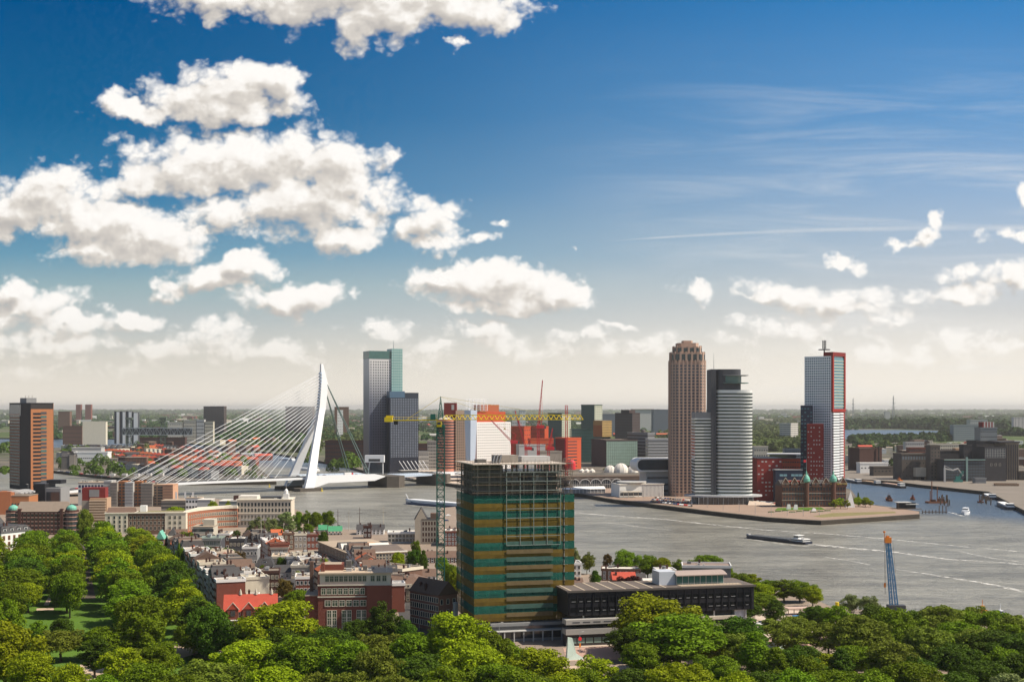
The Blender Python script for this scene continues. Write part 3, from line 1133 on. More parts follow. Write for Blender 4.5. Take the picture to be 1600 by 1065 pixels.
# ---- red, white and slanted-blue tower with the roof grille
t = Bld('office_tower', 'white tower with dotted windows leaning beside a pale blue slab, red upper block behind', 'tower', 745, 798, 1650, 32, 22, 659, wall=WHITE)
t.win('F', 17, 20, 1.0, 1.1, 2, t.h - 1.5, .5, t.w - .5)
t.box('side_wall', -3.5, .8, 0, 0, t.d, t.h + 1.5, REDD)
t.box('upper_block', -1.5, 1.5, t.h, t.w * .86, t.d, t.z(643), REDO, 'red orange upper block')
t.box('upper_block', t.w * .12, 2.5, t.z(643), t.w * .68, t.d, t.z(632), mat('rust_red_panel', (0.42, 0.12, 0.05), .7, .1), 'stepped rust red top')
q = MB()
bx0 = X(731, 1650) - X(745, 1650)
q.add([(bx0, -4, t.z(641)), (bx0 + 9.5, -4, t.z(641)), (bx0 + 9.5, 12, t.z(641)), (bx0, 12, t.z(641)), (bx0 + 3.0, 2, 0), (bx0 + 9.5, 2, 0), (bx0 + 9.5, 12, 0), (bx0 + 3.0, 12, 0)],
      [(0, 1, 2, 3), (4, 7, 6, 5), (0, 4, 5, 1), (1, 5, 6, 2), (2, 6, 7, 3), (3, 7, 4, 0)])
q.build('slanted_slab', STEELB, t.root)
q = MB()
for k in range(6):
    x = bx0 + k * 5.4
    q.tube((x, 0, t.z(641)), (x, 0, t.z(623)), .35, 4)
    q.tube((x, 8, t.z(641)), (x, 8, t.z(623)), .35, 4)
for j in range(7):
    z = t.z(641 - j * 3)
    q.tube((bx0, 0, z), (bx0 + 27, 0, z), .28, 4)
    q.tube((bx0, 8, z), (bx0 + 27, 8, z), .28, 4)
q.build('roof_grille', STEELW, t.root)

# ---- banded drum with cream wing
t = Bld('office_tower', 'round tower striped pink and dark, with cream right wing and dark red box on top', 'tower', 681, 713, 1780, 0, 28, 655, wall=PINK, body=False)
rad = t.w / 2
q = MB()
q.lathe([(rad, 0), (rad, t.h)], 28, rad, rad)
q.build('wall', mat('salmon_band', (0.60, 0.24, 0.16), .8, .08), t.root)
for k in range(17):
    z0_ = 6 + k * (t.h - 7) / 17
    q = MB()
    q.lathe([(rad + .25, z0_), (rad + .25, z0_ + 1.75)], 28, rad, rad)
    q.build('window_band', GLASS, t.root)
q = MB()
for k in range(9):
    a = 6.28 * k / 9
    q.tube((rad + rad * .8 * math.cos(a), rad + rad * .8 * math.sin(a), t.h), (rad + 2 * math.cos(a), rad + 2 * math.sin(a), t.z(647)), .8, 4)
q.lathe([(rad * .96, t.h), (rad * .5, t.h + 3)], 20, rad, rad)
q.build('roof', STONE, t.root)
wx = X(713, 1780) - X(681, 1780)
t.box('cream_wing', wx - 1, 4, 0, wx + 14.5, 26, t.z(641), mat('cream_pink_stone', (0.66, 0.47, 0.33), .85, .06))
t.w = wx + 14.5
t.win('F', 5, 21, 1.3, 1.7, 3, t.z(646), wx, wx + 14, off=-3.9)
t.box('top_block', X(693, 1780) - X(681, 1780), 10, t.h, wx, 24, t.z(629), REDD, 'dark red box on the roof')
t.box('top_window', wx - 7, 9.8, t.z(640), wx - 3.5, 10, t.z(632), LGREY)

# ---- stepped pink tower
t = Bld('residential_tower', 'tall pinkish stone tower with stepped crown, tallest on the pier', 'tower', 1050, 1104, 1300, 0, 34, 566, wall=PINK, body=False)
W2 = t.w / 2


def octo(k, cut=.30):
    a, c = W2 * k, W2 * k * cut
    return [(W2 + x, W2 + y) for x, y in ((-a + c, -a), (a - c, -a), (a, -a + c), (a, a - c), (a - c, a), (-a + c, a), (-a, a - c), (-a, -a + c))]


q = MB()
q.prism(octo(1), 0, t.h)
q.prism(octo(.95), t.h, t.z(551))
q.prism(octo(.78), t.z(551), t.z(541))
q.prism(octo(.62), t.z(541), t.z(535))
q.prism(octo(.30), t.z(535), t.z(531))
q.build('wall', PINK, t.root)
nf = 42
for k in range(nf):
    z0_ = 4 + k * (t.h - 5) / nf
    q = MB()
    q.prism(octo(1.008), z0_, z0_ + 1.5)
    q.build('window_band', mat('blue_grey_window_band', (0.10, 0.11, 0.13), .2, .3, .3, spec=.8), t.root)


def piers(k, z0_, z1_, nn, wd, out, m_):
    P_ = octo(k)
    for i in range(8):
        a, b_ = Vector(P_[i]), Vector(P_[(i + 1) % 8])
        L = (b_ - a).length
        c = nn if L > W2 * .8 else max(1, nn // 2 - 1)
        d = (b_ - a) / L
        nrm = Vector((d.y, -d.x))
        for j in range(c):
            o = a + d * (L * (j + .5) / c)
            e = MB()
            p0, p1 = o - d * wd / 2, o + d * wd / 2
            e.prism([tuple(p0), tuple(p1), tuple(p1 + nrm * out), tuple(p0 + nrm * out)], z0_, z1_)
            e.build('pier', m_, t.root)


piers(1, 0, t.h + 2.5, 6, 1.5, .45, PINK)
piers(.95, t.h - 2, t.z(549), 4, 2.0, .6, PINK)
piers(.78, t.z(552), t.z(539.5), 3, 2.0, .6, PINK)
for kk, za, zb in ((.955, t.h + 1.5, t.z(553)), (.785, t.z(550), t.z(543))):
    q = MB()
    q.prism(octo(kk), za, zb)
    q.build('crown_window', GLASS, t.root)

# ---- dark and silver tower with the curved drum
t = Bld('office_tower', 'grey tower with curved side ringed by pale bands under a dark crown', 'tower', 1086, 1112, 1200, 0, 24, 643.6, wall=MGREY)
zc = t.z(772)
S12 = 1200 / F
x1, x2, x3, x4 = [(p - 1086) * S12 for p in (1111, 1119, 1159, 1177)]
t.box('slab', x1, -1.2, 0, x2, 26, t.z(576.6), DGREY)


def lens(k, xa, xb, front, back, n=26):
    cx_, rx = (xa + xb) / 2, (xb - xa) / 2
    pts = []
    for i in range(n + 1):
        a = math.pi + math.pi * i / n
        ex = abs(math.cos(a)) ** .55 * (1 if math.cos(a) > 0 else -1)
        ey = abs(math.sin(a)) ** .9
        pts.append((cx_ + rx * k * ex, 6 - front * k * ey))
    pts += [(xb * 1.0, back), (xa, back)]
    return pts


q = MB()
q.prism(lens(1, x2 - .5, x4, 9, 26), 0, t.z(609))
q.build('wall', mat('silver_panel', (0.72, 0.73, 0.70), .4, .06), t.root)
ztop = t.z(611)
for k in range(30):
    z0_ = zc + .8 + k * (ztop - zc - .8) / 30
    q = MB()
    q.prism(lens(1.008, x2 - .7, x4 + .15, 9.15, 26.1), z0_, z0_ + 1.5)
    q.build('window_band', mat('dark_green_glass', (0.03, 0.045, 0.04), .15, .5, .6, spec=.9), t.root)
for k in range(24):
    z0_ = zc + .8 + k * (t.z(654) - zc) / 24
    t.ring(z0_, z0_ + 1.5, mat('dark_green_glass', (0.03, 0.045, 0.04), .15, .5, .6, spec=.9), .12, 'window_band')
    t.ring(z0_ + 1.5, z0_ + 2.5, mat('silver_panel', (0.72, 0.73, 0.70), .4, .06), .2, 'sill_band')
q = MB()
q.prism(lens(1, x2 - .5, x3, 8, 26), t.z(609), t.z(576.6))
q.build('crown', DGREY, t.root)
q = MB()
q.prism(lens(1.02, x2 + 4, x3 + .3, 8.3, 24), t.z(597), t.z(587))
q.build('crown_glass', GLASS_G, t.root)
for zz in (586, 598):
    q = MB()
    q.prism(lens(1.0, x2 + 4, x3 + 7, 11, 24), t.z(zz + .6), t.z(zz - .5))
    q.build('crown_canopy', MGREY if zz == 586 else GLASS_G, t.root)
q = MB()
q.tube((x1 + 3, 3, t.z(576)), (x1 + 3, 3, t.z(551)), .3, 4, r2=.1)
q.build('antenna', STEELG, t.root)
q = MB()
q.prism([((x4 + x1) / 2 - 8 + 37 * math.cos(a) * (1 if math.cos(a) > 0 else .95), 8 + 20 * math.sin(a)) for a in [6.2832 * i / 40 for i in range(40)]], zc - 2, zc - .6)
q.build('canopy', mat('pale_grey_canopy', (.42, .43, .44), .6, .05), t.root)
t.box('lobby', 2, -8, 0, x4 - 2, 20, zc - 2, GLASS)
for k in range(12):
    x = 2 + (x4 - 4) * k / 11
    q = MB()
    q.tube((x, -9, 0), (x, -9, zc - 2), .35, 6)
    q.build('column', MGREY, t.root)
q = MB()
q.add([(x4 - 8, -16, 0), (x4 + 22, -12, 0), (x4 + 22, 2, 0), (x4 - 4, 2, 0), (x4 - 6, -12, 3.5), (x4 + 16, -8, 0.8), (x4 + 16, 1, .8), (x4 - 4, 1, 3.5)],
      [(0, 1, 5, 4), (1, 2, 6, 5), (2, 3, 7, 6), (3, 0, 4, 7), (4, 5, 6, 7)])
q.build('ramp', PAVEL, t.root)

# ---- white, red and black stacked tower
t = Bld('residential_tower', 'white gridded tower with red-framed glass side and cross-shaped mast, rightmost on the pier', 'tower', 1257, 1299, 1262, -40, 22, 557, wall=mat('white_panel_cool', (0.80, 0.84, 0.85), .5, .05), pxr2=1318.5)
MB_ = mat('sky_blue_pane', (.12, .19, .23), .15, .5, .4, spec=.9)
t.win('F', 12, 28, 1.4, 1.5, t.z(668), t.h - 1, .6, t.w - .6, glass=MB_)
t.win('F', 8, 30, 1.5, 1.3, 3, t.z(668), 11, t.w - .6, glass=MB_)
zr = t.z(640)
t.box('red_frame', t.w - 8, -.4, t.h, t.w + 1.8, t.d + .4, t.z(551), REDD)
t.box('red_frame', t.w, -.4, zr - 2, t.w + 1.8, 2.2, t.h, mat('red_frame_panel', (0.30, 0.03, 0.022), .7, .1))
t.box('red_frame', t.w, t.d - 2.2, zr - 2, t.w + 1.8, t.d + .4, t.h, mat('red_frame_panel', (0.30, 0.03, 0.022), .7, .1))
t.box('red_frame', t.w, 2.2, zr - 2, t.w + 1.8, t.d - 2.2, zr + 1, mat('red_frame_panel', (0.30, 0.03, 0.022), .7, .1))
t.box('glass_side', t.w, 2.2, zr + 1, t.w + .9, t.d - 2.2, t.h - 1.5, GLASS_B)
for k in range(16):
    z0_ = zr + 3 + k * (t.h - zr - 5) / 16
    t.box('floor_edge', t.w, 2.2, z0_, t.w + 1.3, t.d - 2.2, z0_ + .5, mat('cream_edge', (.62, .60, .45), .7, .05))
for k in range(31):
    z0_ = 4 + k * (zr - 6) / 31
    t.box('balcony', t.w - .2, .8, z0_, t.w + 1.9, t.d * .52, z0_ + 1.6, STEELW)
    t.box('balcony', t.w - .2, t.d * .60, z0_ + .4, t.w + 1.4, t.d * .88, z0_ + 1.8, STEELW)
t.box('balcony_recess', t.w, .8, 3, t.w + .25, t.d * .9, zr - 2.2, DGREY)
t.box('red_edge', t.w, t.d * .9, 0, t.w + .8, t.d + .3, zr - 2, mat('red_frame_panel', (0.30, 0.03, 0.022), .7, .1))
# black and red lower blocks in front of it
q = MB()
ca, sa = t.u
B1 = Bld('x', None, None, 1251, 1270, 1246, -40, 12, 633, wall=BLACK, parent=t.root, body=False)


def sub_block(pxa, pxb, D, rot, depth, pyt, m_, nm, cols, rows, wm, ww=1.4, wh=1.3, skip=.25, lab=None):
    """a lower block of the stacked tower, given in world terms and parented with its windows"""
    r = math.radians(rot)
    S = Vector((X(pxa, D), D, LZ))
    uu = (math.cos(r), math.sin(r))
    w_ = reach((S.x, S.y), uu, pxb)
    inv = Matrix.Rotation(-t.root.rotation_euler.z, 4, 'Z') @ Matrix.Translation(-t.root.location)
    loc = inv @ S
    hh = Zp(pyt, D) - LZ
    e = MB()
    e.box(0, 0, 0, w_, depth, hh)
    o = e.build(nm, m_, t.root, lab)
    o.location = loc
    o.rotation_euler = (0, 0, r - t.root.rotation_euler.z)
    wm_ = win_mesh(ww, wh, None, wm)
    rr = random.Random(int(pxa))
    for j in range(rows):
        for i in range(cols):
            if rr.random() < skip:
                continue
            link('block_window', wm_, o, (w_ * (i + .5) / cols, 0, 4 + (hh - 6) * (j + .5) / rows), 0)


sub_block(1251, 1270, 1240, -12, 14, 633, NAVY, 'black_block', 4, 24, GLASS_B, 1.7, 1.2)
sub_block(1261, 1287, 1224, -12, 14, 662, mat('dark_red_brick_panel', (0.22, 0.028, 0.024), .8, .12), 'red_block', 6, 17, LGREY, 1.1, 1.1, .35)
q = MB()
mx_, my_ = t.w - 12, t.d * .35
q.tube((mx_, my_, t.z(551)), (mx_, my_, t.z(544)), .7, 6)
q.lathe([(5.5, t.z(547)), (6.0, t.z(546.3)), (5.0, t.z(545.5))], 12, mx_, my_)
for k in range(6):
    a = k * 1.047
    q.tube((mx_ + 1.6 * math.cos(a), my_ + 1.6 * math.sin(a), t.z(545)), (mx_ + 1.6 * math.cos(a), my_ + 1.6 * math.sin(a), t.z(532)), .35, 4)
for j in range(4):
    q.lathe([(2.0, t.z(543 - 3 * j)), (2.0, t.z(542.4 - 3 * j))], 8, mx_, my_)
q.build('mast', DGREY, t.root)
bpy.data.objects.remove(B1.root) if B1.root is not t.root else None

# ---- old shipping-line hotel
HOT = mat('dark_brown_masonry', (0.125, 0.058, 0.040), .9, .25, .35, streak=.12)
t = Bld('hotel', 'old dark brick hotel with two green copper turrets at the pier end', 'hotel', 1222, 1322, 1160, 6, 20, 759, wall=HOT)
t.win('F', 22, 4, 1.4, 2.8, 1, t.h - .6, .6, t.w - .6, cap=100)
for z_ in (.34, .67, 1.0):
    t.box('stone_course', -.2, -.25, t.h * z_ - .5, t.w + .2, 0, t.h * z_ - .15, STONE)
t.win('R', 7, 4, 1.3, 2.6, 1, t.h - .6, frame=STONE, style='cross', name='side_window')
t.gable(SLATE, 5.0, 'x', .4)
t.box('red_roof', t.w * .08, 2, t.h + .1, t.w * .3, 10, t.h + 4.4, TILE)
for k, x in enumerate((.03, .17, .33, .50, .66, .80, .93)):
    wd = 3.4 if k not in (2, 5) else 4.2
    gh = 6.5 if k not in (2, 5) else 9
    q = MB()
    x_ = x * t.w + 1.2
    q.box(x_ - wd, -.8, t.h - 1, x_ + wd, 2, t.h + gh * .35, 0)
    q.gable(x_ - wd, -.8, x_ + wd, 2, t.h + gh * .35, gh * .8, 'y', 0)
    q.box(x_ - .7, -.95, t.h + .5, x_ + .7, -.8, t.h + 2.6, 1)
    q.tube((x_ - wd, -.85, t.h + gh * .35), (x_, -.85, t.h + gh * 1.17), .3, 4, 2)
    q.tube((x_ + wd, -.85, t.h + gh * .35), (x_, -.85, t.h + gh * 1.17), .3, 4, 2)
    q.box(x_ - wd, -.95, t.h + gh * .30, x_ + wd, -.8, t.h + gh * .36, 2)
    q.build('gable', [HOT, GLASS, STONE], t.root)
for x in (.38, .80):
    x_ = x * t.w
    q = MB()
    q.lathe([(2.1, 0), (2.1, t.h + 3.2)], 10, x_, -.4)
    tr_ = q.build('turret', HOT, t.root)
    q = MB()
    q.lathe([(2.3, t.h + 3.2), (3.3, t.h + 4.2), (3.2, t.h + 6.5), (2.2, t.h + 8.6), (.8, t.h + 10.2), (.7, t.h + 11.6), (.1, t.h + 14)], 12, x_, .2)
    q.build('turret_dome', COPPER, tr_)
q = MB()
q.tube((.38 * t.w, .2, t.h + 13), (.38 * t.w, .2, t.h + 24), .16, 4)
q.build('flagpole', STEELG, t.root)
q = MB()
q.box(.38 * t.w - 2.6, .15, t.h + 21, .38 * t.w, .25, t.h + 23.2)
q.build('flag', CRRED, t.root)
t.chimneys(8, 3, HOT, 3.0)
tx = bpy.data.curves.new('sign', 'FONT')
tx.body = 'HOTEL NEW YORK'
tx.size = 1.9
tx.extrude = .08
tx.align_x = 'CENTER'
tx.materials.append(mat('gold_letter', (.7, .5, .12), .4, 0))
_tmp = bpy.data.objects.new('sign_lettering', tx)
to = bpy.data.objects.new('sign_lettering', bpy.data.meshes.new_from_object(_tmp))
bpy.data.objects.remove(_tmp)
COL.objects.link(to)
to.parent = t.root
to.location = (t.w * .88, -1.0, t.h + 1.0)
to.rotation_euler = (math.pi / 2, 0, 0)

# ---- red brick block with the black cut-in
RB = mat('bright_red_brick', (0.24, 0.030, 0.026), .85, .15, .3)
t = Bld('apartment_block', 'dark red block with a square glass corner window left of the old hotel', 'building', 1183, 1222, 1235, 4, 30, 716, wall=RB)
t.win('F', 7, 9, 1.9, 1.3, 4, t.h - 1, frame=None, glass=LGREY, skip=.45)
t.win('F', 1, 1, 6, 14, t.z(755), t.z(731), t.w * .62, t.w * .95, glass=GLASS_B, name='corner_window')
t.roof(DGREY, .6, .3)
t = Bld('apartment_block', 'long red orange block behind the dark red one, under a flat white roof edge', 'building', 1200, 1256, 1300, -6, 20, 716, wall=mat('orange_red_block', (0.42, 0.07, 0.035), .85, .12))
t.win('F', 15, 5, 1.5, 1.3, 12, t.h - 1)
t.roof(DGREY, .6, .5)
t.box('penthouse', 2, 3, t.h + .6, t.w * .8, 14, t.h + 4, GLASS)
t.box('roof_edge', 0, 1, t.h + 4, t.w, 16, t.h + 5, STEELW)
t = Bld('apartment_block', 'black block with pale blue panes between the red block and stacked tower', 'building', 1212, 1254, 1222, 2, 10, 734, wall=NAVY)
t.win('F', 7, 3, 3.2, 1.9, 6, t.h - 1, glass=mat('pale_blue_pane', (.22, .40, .45), .2, .1, spec=.8), skip=.3)
t.roof(LGREY, .5, .3)

# ------------------------------------------------------------------ the cable-stayed bridge
TD = Vector((.808, .589, 0))
ND = Vector((.589, -.808, 0))
C0 = Vector((-238, 1463, 0))
br = empty('bridge', (C0.x, C0.y, 0), 0, 'white cable-stayed bridge with one bent pylon and fanned cables across the river', 'bridge')


def BP(s_, n_, z_):
    return TD * s_ + ND * n_ + Vector((0, 0, z_))


DZ = [(-340, 5.5), (-280, 8.0), (-215, 12.8), (-120, 14.0), (0, 14.6), (98, 13.6)]


def dz(s_):
    for (a, za), (b_, zb) in zip(DZ, DZ[1:]):
        if s_ <= b_:
            return za + (zb - za) * max(0, (s_ - a)) / (b_ - a)
    return DZ[-1][1]


def beam(m, pts, wn, th, mi=0, nc=0.0):
    """pts (s,z): a deck strip of width wn and thickness th"""
    for (sa, za), (sb, zb) in zip(pts, pts[1:]):
        vs = [BP(sa, nc - wn, za - th), BP(sb, nc - wn, zb - th), BP(sb, nc + wn, zb - th), BP(sa, nc + wn, za - th),
              BP(sa, nc - wn, za), BP(sb, nc - wn, zb), BP(sb, nc + wn, zb), BP(sa, nc + wn, za)]
        m.add(vs, [(0, 1, 2, 3), (4, 7, 6, 5), (0, 4, 5, 1), (1, 5, 6, 2), (2, 6, 7, 3), (3, 7, 4, 0)], mi)


q = MB()
beam(q, DZ, 16.5, 2.3)
q.build('deck', STEELW, br)
q = MB()
beam(q, [(a, z + .06) for a, z in DZ], 14.5, .05)
q.build('roadway', ASPH, br)
for sg in (-1, 1):
    q = MB()
    for (sa, za), (sb, zb) in zip(DZ, DZ[1:]):
        q.tube(BP(sa, sg * 16.3, za + 1.2), BP(sb, sg * 16.3, zb + 1.2), .12, 4)
        n = int((sb - sa) / 4)
        for k in range(n):
            s_ = sa + (sb - sa) * k / n
            q.tube(BP(s_, sg * 16.3, dz(s_)), BP(s_, sg * 16.3, dz(s_) + 1.2), .07, 3)
    q.build('railing', STEELG, br)


def quadsec(m, secs, mi=0):
    """loft of quadrilateral sections (lists of 4 points)"""
    vs = [p for s_ in secs for p in s_]
    fs = []
    for i in range(len(secs) - 1):
        for j in range(4):
            a, b_ = i * 4 + j, i * 4 + (j + 1) % 4
            fs.append((a, b_, b_ + 4, a + 4))
    fs += [(3, 2, 1, 0), tuple(range(len(vs) - 4, len(vs)))]
    m.add(vs, fs, mi)


def sec(s_, n_, z_, ws, wn):
    return [BP(s_ - ws, n_ - wn, z_), BP(s_ + ws, n_ - wn, z_), BP(s_ + ws, n_ + wn, z_), BP(s_ - ws, n_ + wn, z_)]


for sg in (-1, 1):
    q = MB()
    quadsec(q, [sec(-1, sg * 24, 3.5, 5.6, 2.6), sec(3, sg * 21.5, 15, 5.0, 2.4), sec(13.5, sg * 12, 48, 4.2, 2.1), sec(24.5, sg * 3.0, 82, 3.6, 2.1)])
    q.build('pylon_leg', STEELW, br)
q = MB()
quadsec(q, [sec(24, 0, 80, 3.7, 4.9), sec(27.2, 0, 92, 4.0, 3.6), sec(30.3, 0, 118, 4.3, 2.7), sec(27.6, 0, 141.5, 1.3, 1.4)])
q.build('pylon_head', STEELW, br)
for k in range(16):
    t_ = k / 15
    zt = 79 + 51 * t_
    q = MB()
    xs = 27 + 3 * min(1, max(0, (zt - 92) / 26)) if zt < 118 else 30 - 2.7 * (zt - 118) / 23
    ws = 4.0 if zt < 118 else 4.2 - 2.7 * (zt - 118) / 23
    q.add([BP(xs - ws - 1.2, -2.6, zt + .8), BP(xs - ws + 1, -2.6, zt + 2.2), BP(xs - ws + 1, 2.6, zt + 2.2), BP(xs - ws - 1.2, 2.6, zt + .8), BP(xs - ws + 1, -2.6, zt - 1.2), BP(xs - ws + 1, 2.6, zt - 1.2)],
          [(0, 1, 2, 3), (0, 3, 5, 4), (0, 4, 1), (3, 2, 5)])
    q.build('cable_anchor', STEELB, br)
    sa = -38 - 168 * t_
    for sg in (-1, 1):
        q = MB()
        q.tube(BP(sa, sg * 15.6, dz(sa) + .3), BP(xs - ws - .3, sg * 1.6, zt), .24, 5)
        q.build('stay_cable', STEELW, br)
for sg, sa, zt in ((1, 80, 118), (-1, 72, 112)):
    for dd in (-.55, .55):
        q = MB()
        q.tube(BP(sa + dd * 3, sg * 16 + dd, 14.5), BP(33.5, sg * 2.2 + dd * .4, zt), .48, 6)
        q.build('back_stay', mat('grey_green_stay', (0.13, 0.19, 0.17), .5, .05), br)
for sg in (-1, 1):
    q = MB()
    a, b_ = sg * 17.2, sg * 20.5
    vs = [BP(-6, a, 3.5), BP(10, a, 3.5), BP(25, a, 7.8), BP(85, a, 8.4), BP(100, a, 13), BP(86, a, 16.0), BP(8, a, 16.4)]
    vs += [v + ND * (b_ - a) for v in vs]
    n = 7
    fs = [tuple(range(n)), tuple(range(2 * n - 1, n - 1, -1))] + [(i, i + n, (i + 1) % n + n, (i + 1) % n) for i in range(n)]
    q.add(vs, fs)
    q.build('side_girder', STEELW if sg > 0 else STEELB, br)
q = MB()
for sg in (-1, 1):
    pts = [(BP(-14 + 3 * (k % 2), 0, 0)) for k in range(1)]
    poly = [BP(-15, sg * 17, 0), BP(12, sg * 17, 0), BP(16, sg * 24, 0), BP(12, sg * 31, 0), BP(-15, sg * 31, 0), BP(-19, sg * 24, 0)]
    q.prism([(p.x, p.y) for p in poly], -3, 3.5)
poly = [BP(-13, -17, 0), BP(10, -17, 0), BP(10, 17, 0), BP(-13, 17, 0)]
q.prism([(p.x, p.y) for p in poly], -3, 2.5)
q.build('pier_base', mat('pier_stone', (0.10, 0.085, 0.07), .9, .25, streak=.2), br)
# approach piers
for s_ in (-215, -270, -320):
    for sg in (-1, 1):
        q = MB()
        q.tube(BP(s_, sg * 9, -3), BP(s_, sg * 11, dz(s_) - 2.3), 1.6, 8, r2=2.4)
        q.build('approach_pier', CONC, br)

# bascule bridge beyond it
bb = empty('bascule_bridge', (0, 0, 0), 0, 'low white bascule bridge between two dark stone piers right of the pylon', 'bridge')
DB = C0


def BB(s_, n_, z_):
    return DB + BP(s_, n_, z_)


for nm, s0_, s1_ in (('leaf', 122, 168), ('fixed_span', 186, 235)):
    q = MB()
    for a in (0,):
        p_ = [BB(s0_, -16, 11), BB(s1_, -16, 11.6), BB(s1_, 16, 11.6), BB(s0_, 16, 11), BB(s0_, -16, 13.6), BB(s1_, -16, 13.6), BB(s1_, 16, 13.6), BB(s0_, 16, 13.6)]
        q.add(p_, [(0, 3, 2, 1), (4, 5, 6, 7), (0, 1, 5, 4), (1, 2, 6, 5), (2, 3, 7, 6), (3, 0, 4, 7)])
    q.build(nm, STEELB if nm == 'leaf' else STEELW, bb)
for s0_, s1_, zt in ((99, 124, 13.4), (166, 188, 13.4)):
    q = MB()
    q.prism([tuple(BB(a, b_, 0))[:2] for a, b_ in ((s0_, -20), (s1_, -20), (s1_, 22), ((s0_ + s1_) / 2, 30), (s0_, 24))], -3, zt - .1)
    q.build('stone_pier', mat('pier_stone', (0.10, 0.085, 0.07), .9, .25, streak=.2), bb)
q = MB()
for k in range(46):
    s_ = 99 + k * 3
    for sg in (-1, 1):
        q.tube(BB(s_, sg * 15.7, 13.6), BB(s_, sg * 15.7, 14.8), .08, 3)
for sg in (-1, 1):
    q.tube(BB(99, sg * 15.7, 14.8), BB(235, sg * 15.7, 14.8), .12, 4)
q.build('railing', STEELG, bb)

# lamp posts along the deck
for k in range(15):
    s_ = -300 + k * 27
    if abs(s_) < 12:
        continue
    p_ = DB + BP(s_, -12.5 if k % 2 else 12.5, dz(s_))
    o = empty('street_lamp', p_, math.atan2(TD.y, TD.x), 'slim street lamp on the big bridge deck, %s from the left' % ORD[k], 'street lamp', 'lamps along the big bridge')
    q = MB()
    q.tube((0, 0, 0), (0, 0, 10), .16, 5, r2=.09)
    q.build('pole', STEELG, o)
    q = MB()
    q.box(-1.6, -.2, 9.9, .2, .2, 10.15)
    q.build('lamp_head', LGREY, o)

# ------------------------------------------------------------------ construction tower with netting
R14 = 14.3
NETG = mat('green_netting', (0.008, 0.105, 0.078), .9, .4, .5, alpha=.80, streak=.2)
NETO = mat('ochre_netting', (0.155, 0.100, 0.012), .9, .4, .5, alpha=.80, streak=.2)
SCAF = mat('scaffold_pole', (0.20, 0.17, 0.14), .6, .3)
t = Bld('construction_tower', 'office tower under construction wrapped in green and ochre netting with bare top floors', 'tower', 741, 880, 489, R14, 30, 726, wall=DCONC, pxl=714, body=False)
TW, TDp, TH = t.w, t.d, t.h
nf = 20
fh = TH / nf
q = MB()
for k in range(nf + 1):
    q.box(1.2, 1.2, k * fh - .18, TW - 1.2, TDp - 1.2, k * fh + .18)
q.build('floor_slabs', mat('raw_concrete', (0.24, 0.22, 0.19), .9, .2), t.root)
q = MB()
for i in range(8):
    for (x, y) in ((1.6 + (TW - 3.2) * i / 7, 1.6), (1.6 + (TW - 3.2) * i / 7, TDp - 1.6)):
        q.box(x - .3, y - .3, 0, x + .3, y + .3, TH)
for i in range(1, 6):
    for x in (1.6, TW - 1.6):
        y = 1.6 + (TDp - 3.2) * i / 6
        q.box(x - .3, y - .3, 0, x + .3, y + .3, TH)
q.build('columns', mat('raw_concrete', (0.24, 0.22, 0.19), .9, .2), t.root)
t.box('core_wall', 2.2, 3.2, 0, TW * .34, TDp - 3, TH - .5, mat('core_concrete', (0.15, 0.14, 0.125), .9, .2, streak=.2))
t.box('inner_facade', TW * .34, 2.6, 0, TW - 2, TDp - 2.6, TH - 3, mat('dark_inner_facade', (0.035, 0.035, 0.04), .3, .4, .3, spec=.6))
rr = random.Random(3)
for j in range(5, nf - 1):
    for i in range(8):
        if rr.random() < .6:
            x = TW * .36 + (TW * .62) * i / 8
            t.box('facade_panel', x, 2.3, j * fh + .4, x + TW * .07, 2.6, j * fh + fh * rr.uniform(.5, .85), rr.choice([MGREY, NAVY, LGREY, CONC, DGREY]))
# netting: bands that run round the tower
z0n, bh = 11.0 - LZ, 2.96
NETW = []
for k in range(16):
    za, zb = z0n + k * bh, z0n + (k + 1) * bh - .03
    m_ = NETO if k % 2 == 0 else NETG
    q = MB()
    o_ = .12
    sg = random.Random(k)
    # front, left and right sheets, slightly bellied between the ties
    def net(p0, p1, nrm, n=14):
        vs, fs = [], []
        for i in range(n + 1):
            f = i / n
            for j in range(3):
                g_ = (.18 if j == 1 else 0) * sg.uniform(.2, 1) + sg.uniform(-.03, .03)
                vs.append((p0[0] + (p1[0] - p0[0]) * f + nrm[0] * g_, p0[1] + (p1[1] - p0[1]) * f + nrm[1] * g_, za + (zb - za) * j / 2))
        for i in range(n):
            for j in range(2):
                a = i * 3 + j
                fs.append((a, a + 3, a + 4, a + 1))
        q.add(vs, fs)
    net((-o_, -o_), (TW + o_, -o_), (0, -1), 18)
    net((-o_, TDp + o_), (-o_, -o_), (-1, 0), 16)
    net((TW + o_, -o_), (TW + o_, TDp + o_), (1, 0), 16)
    q.build('netting', m_, t.root)
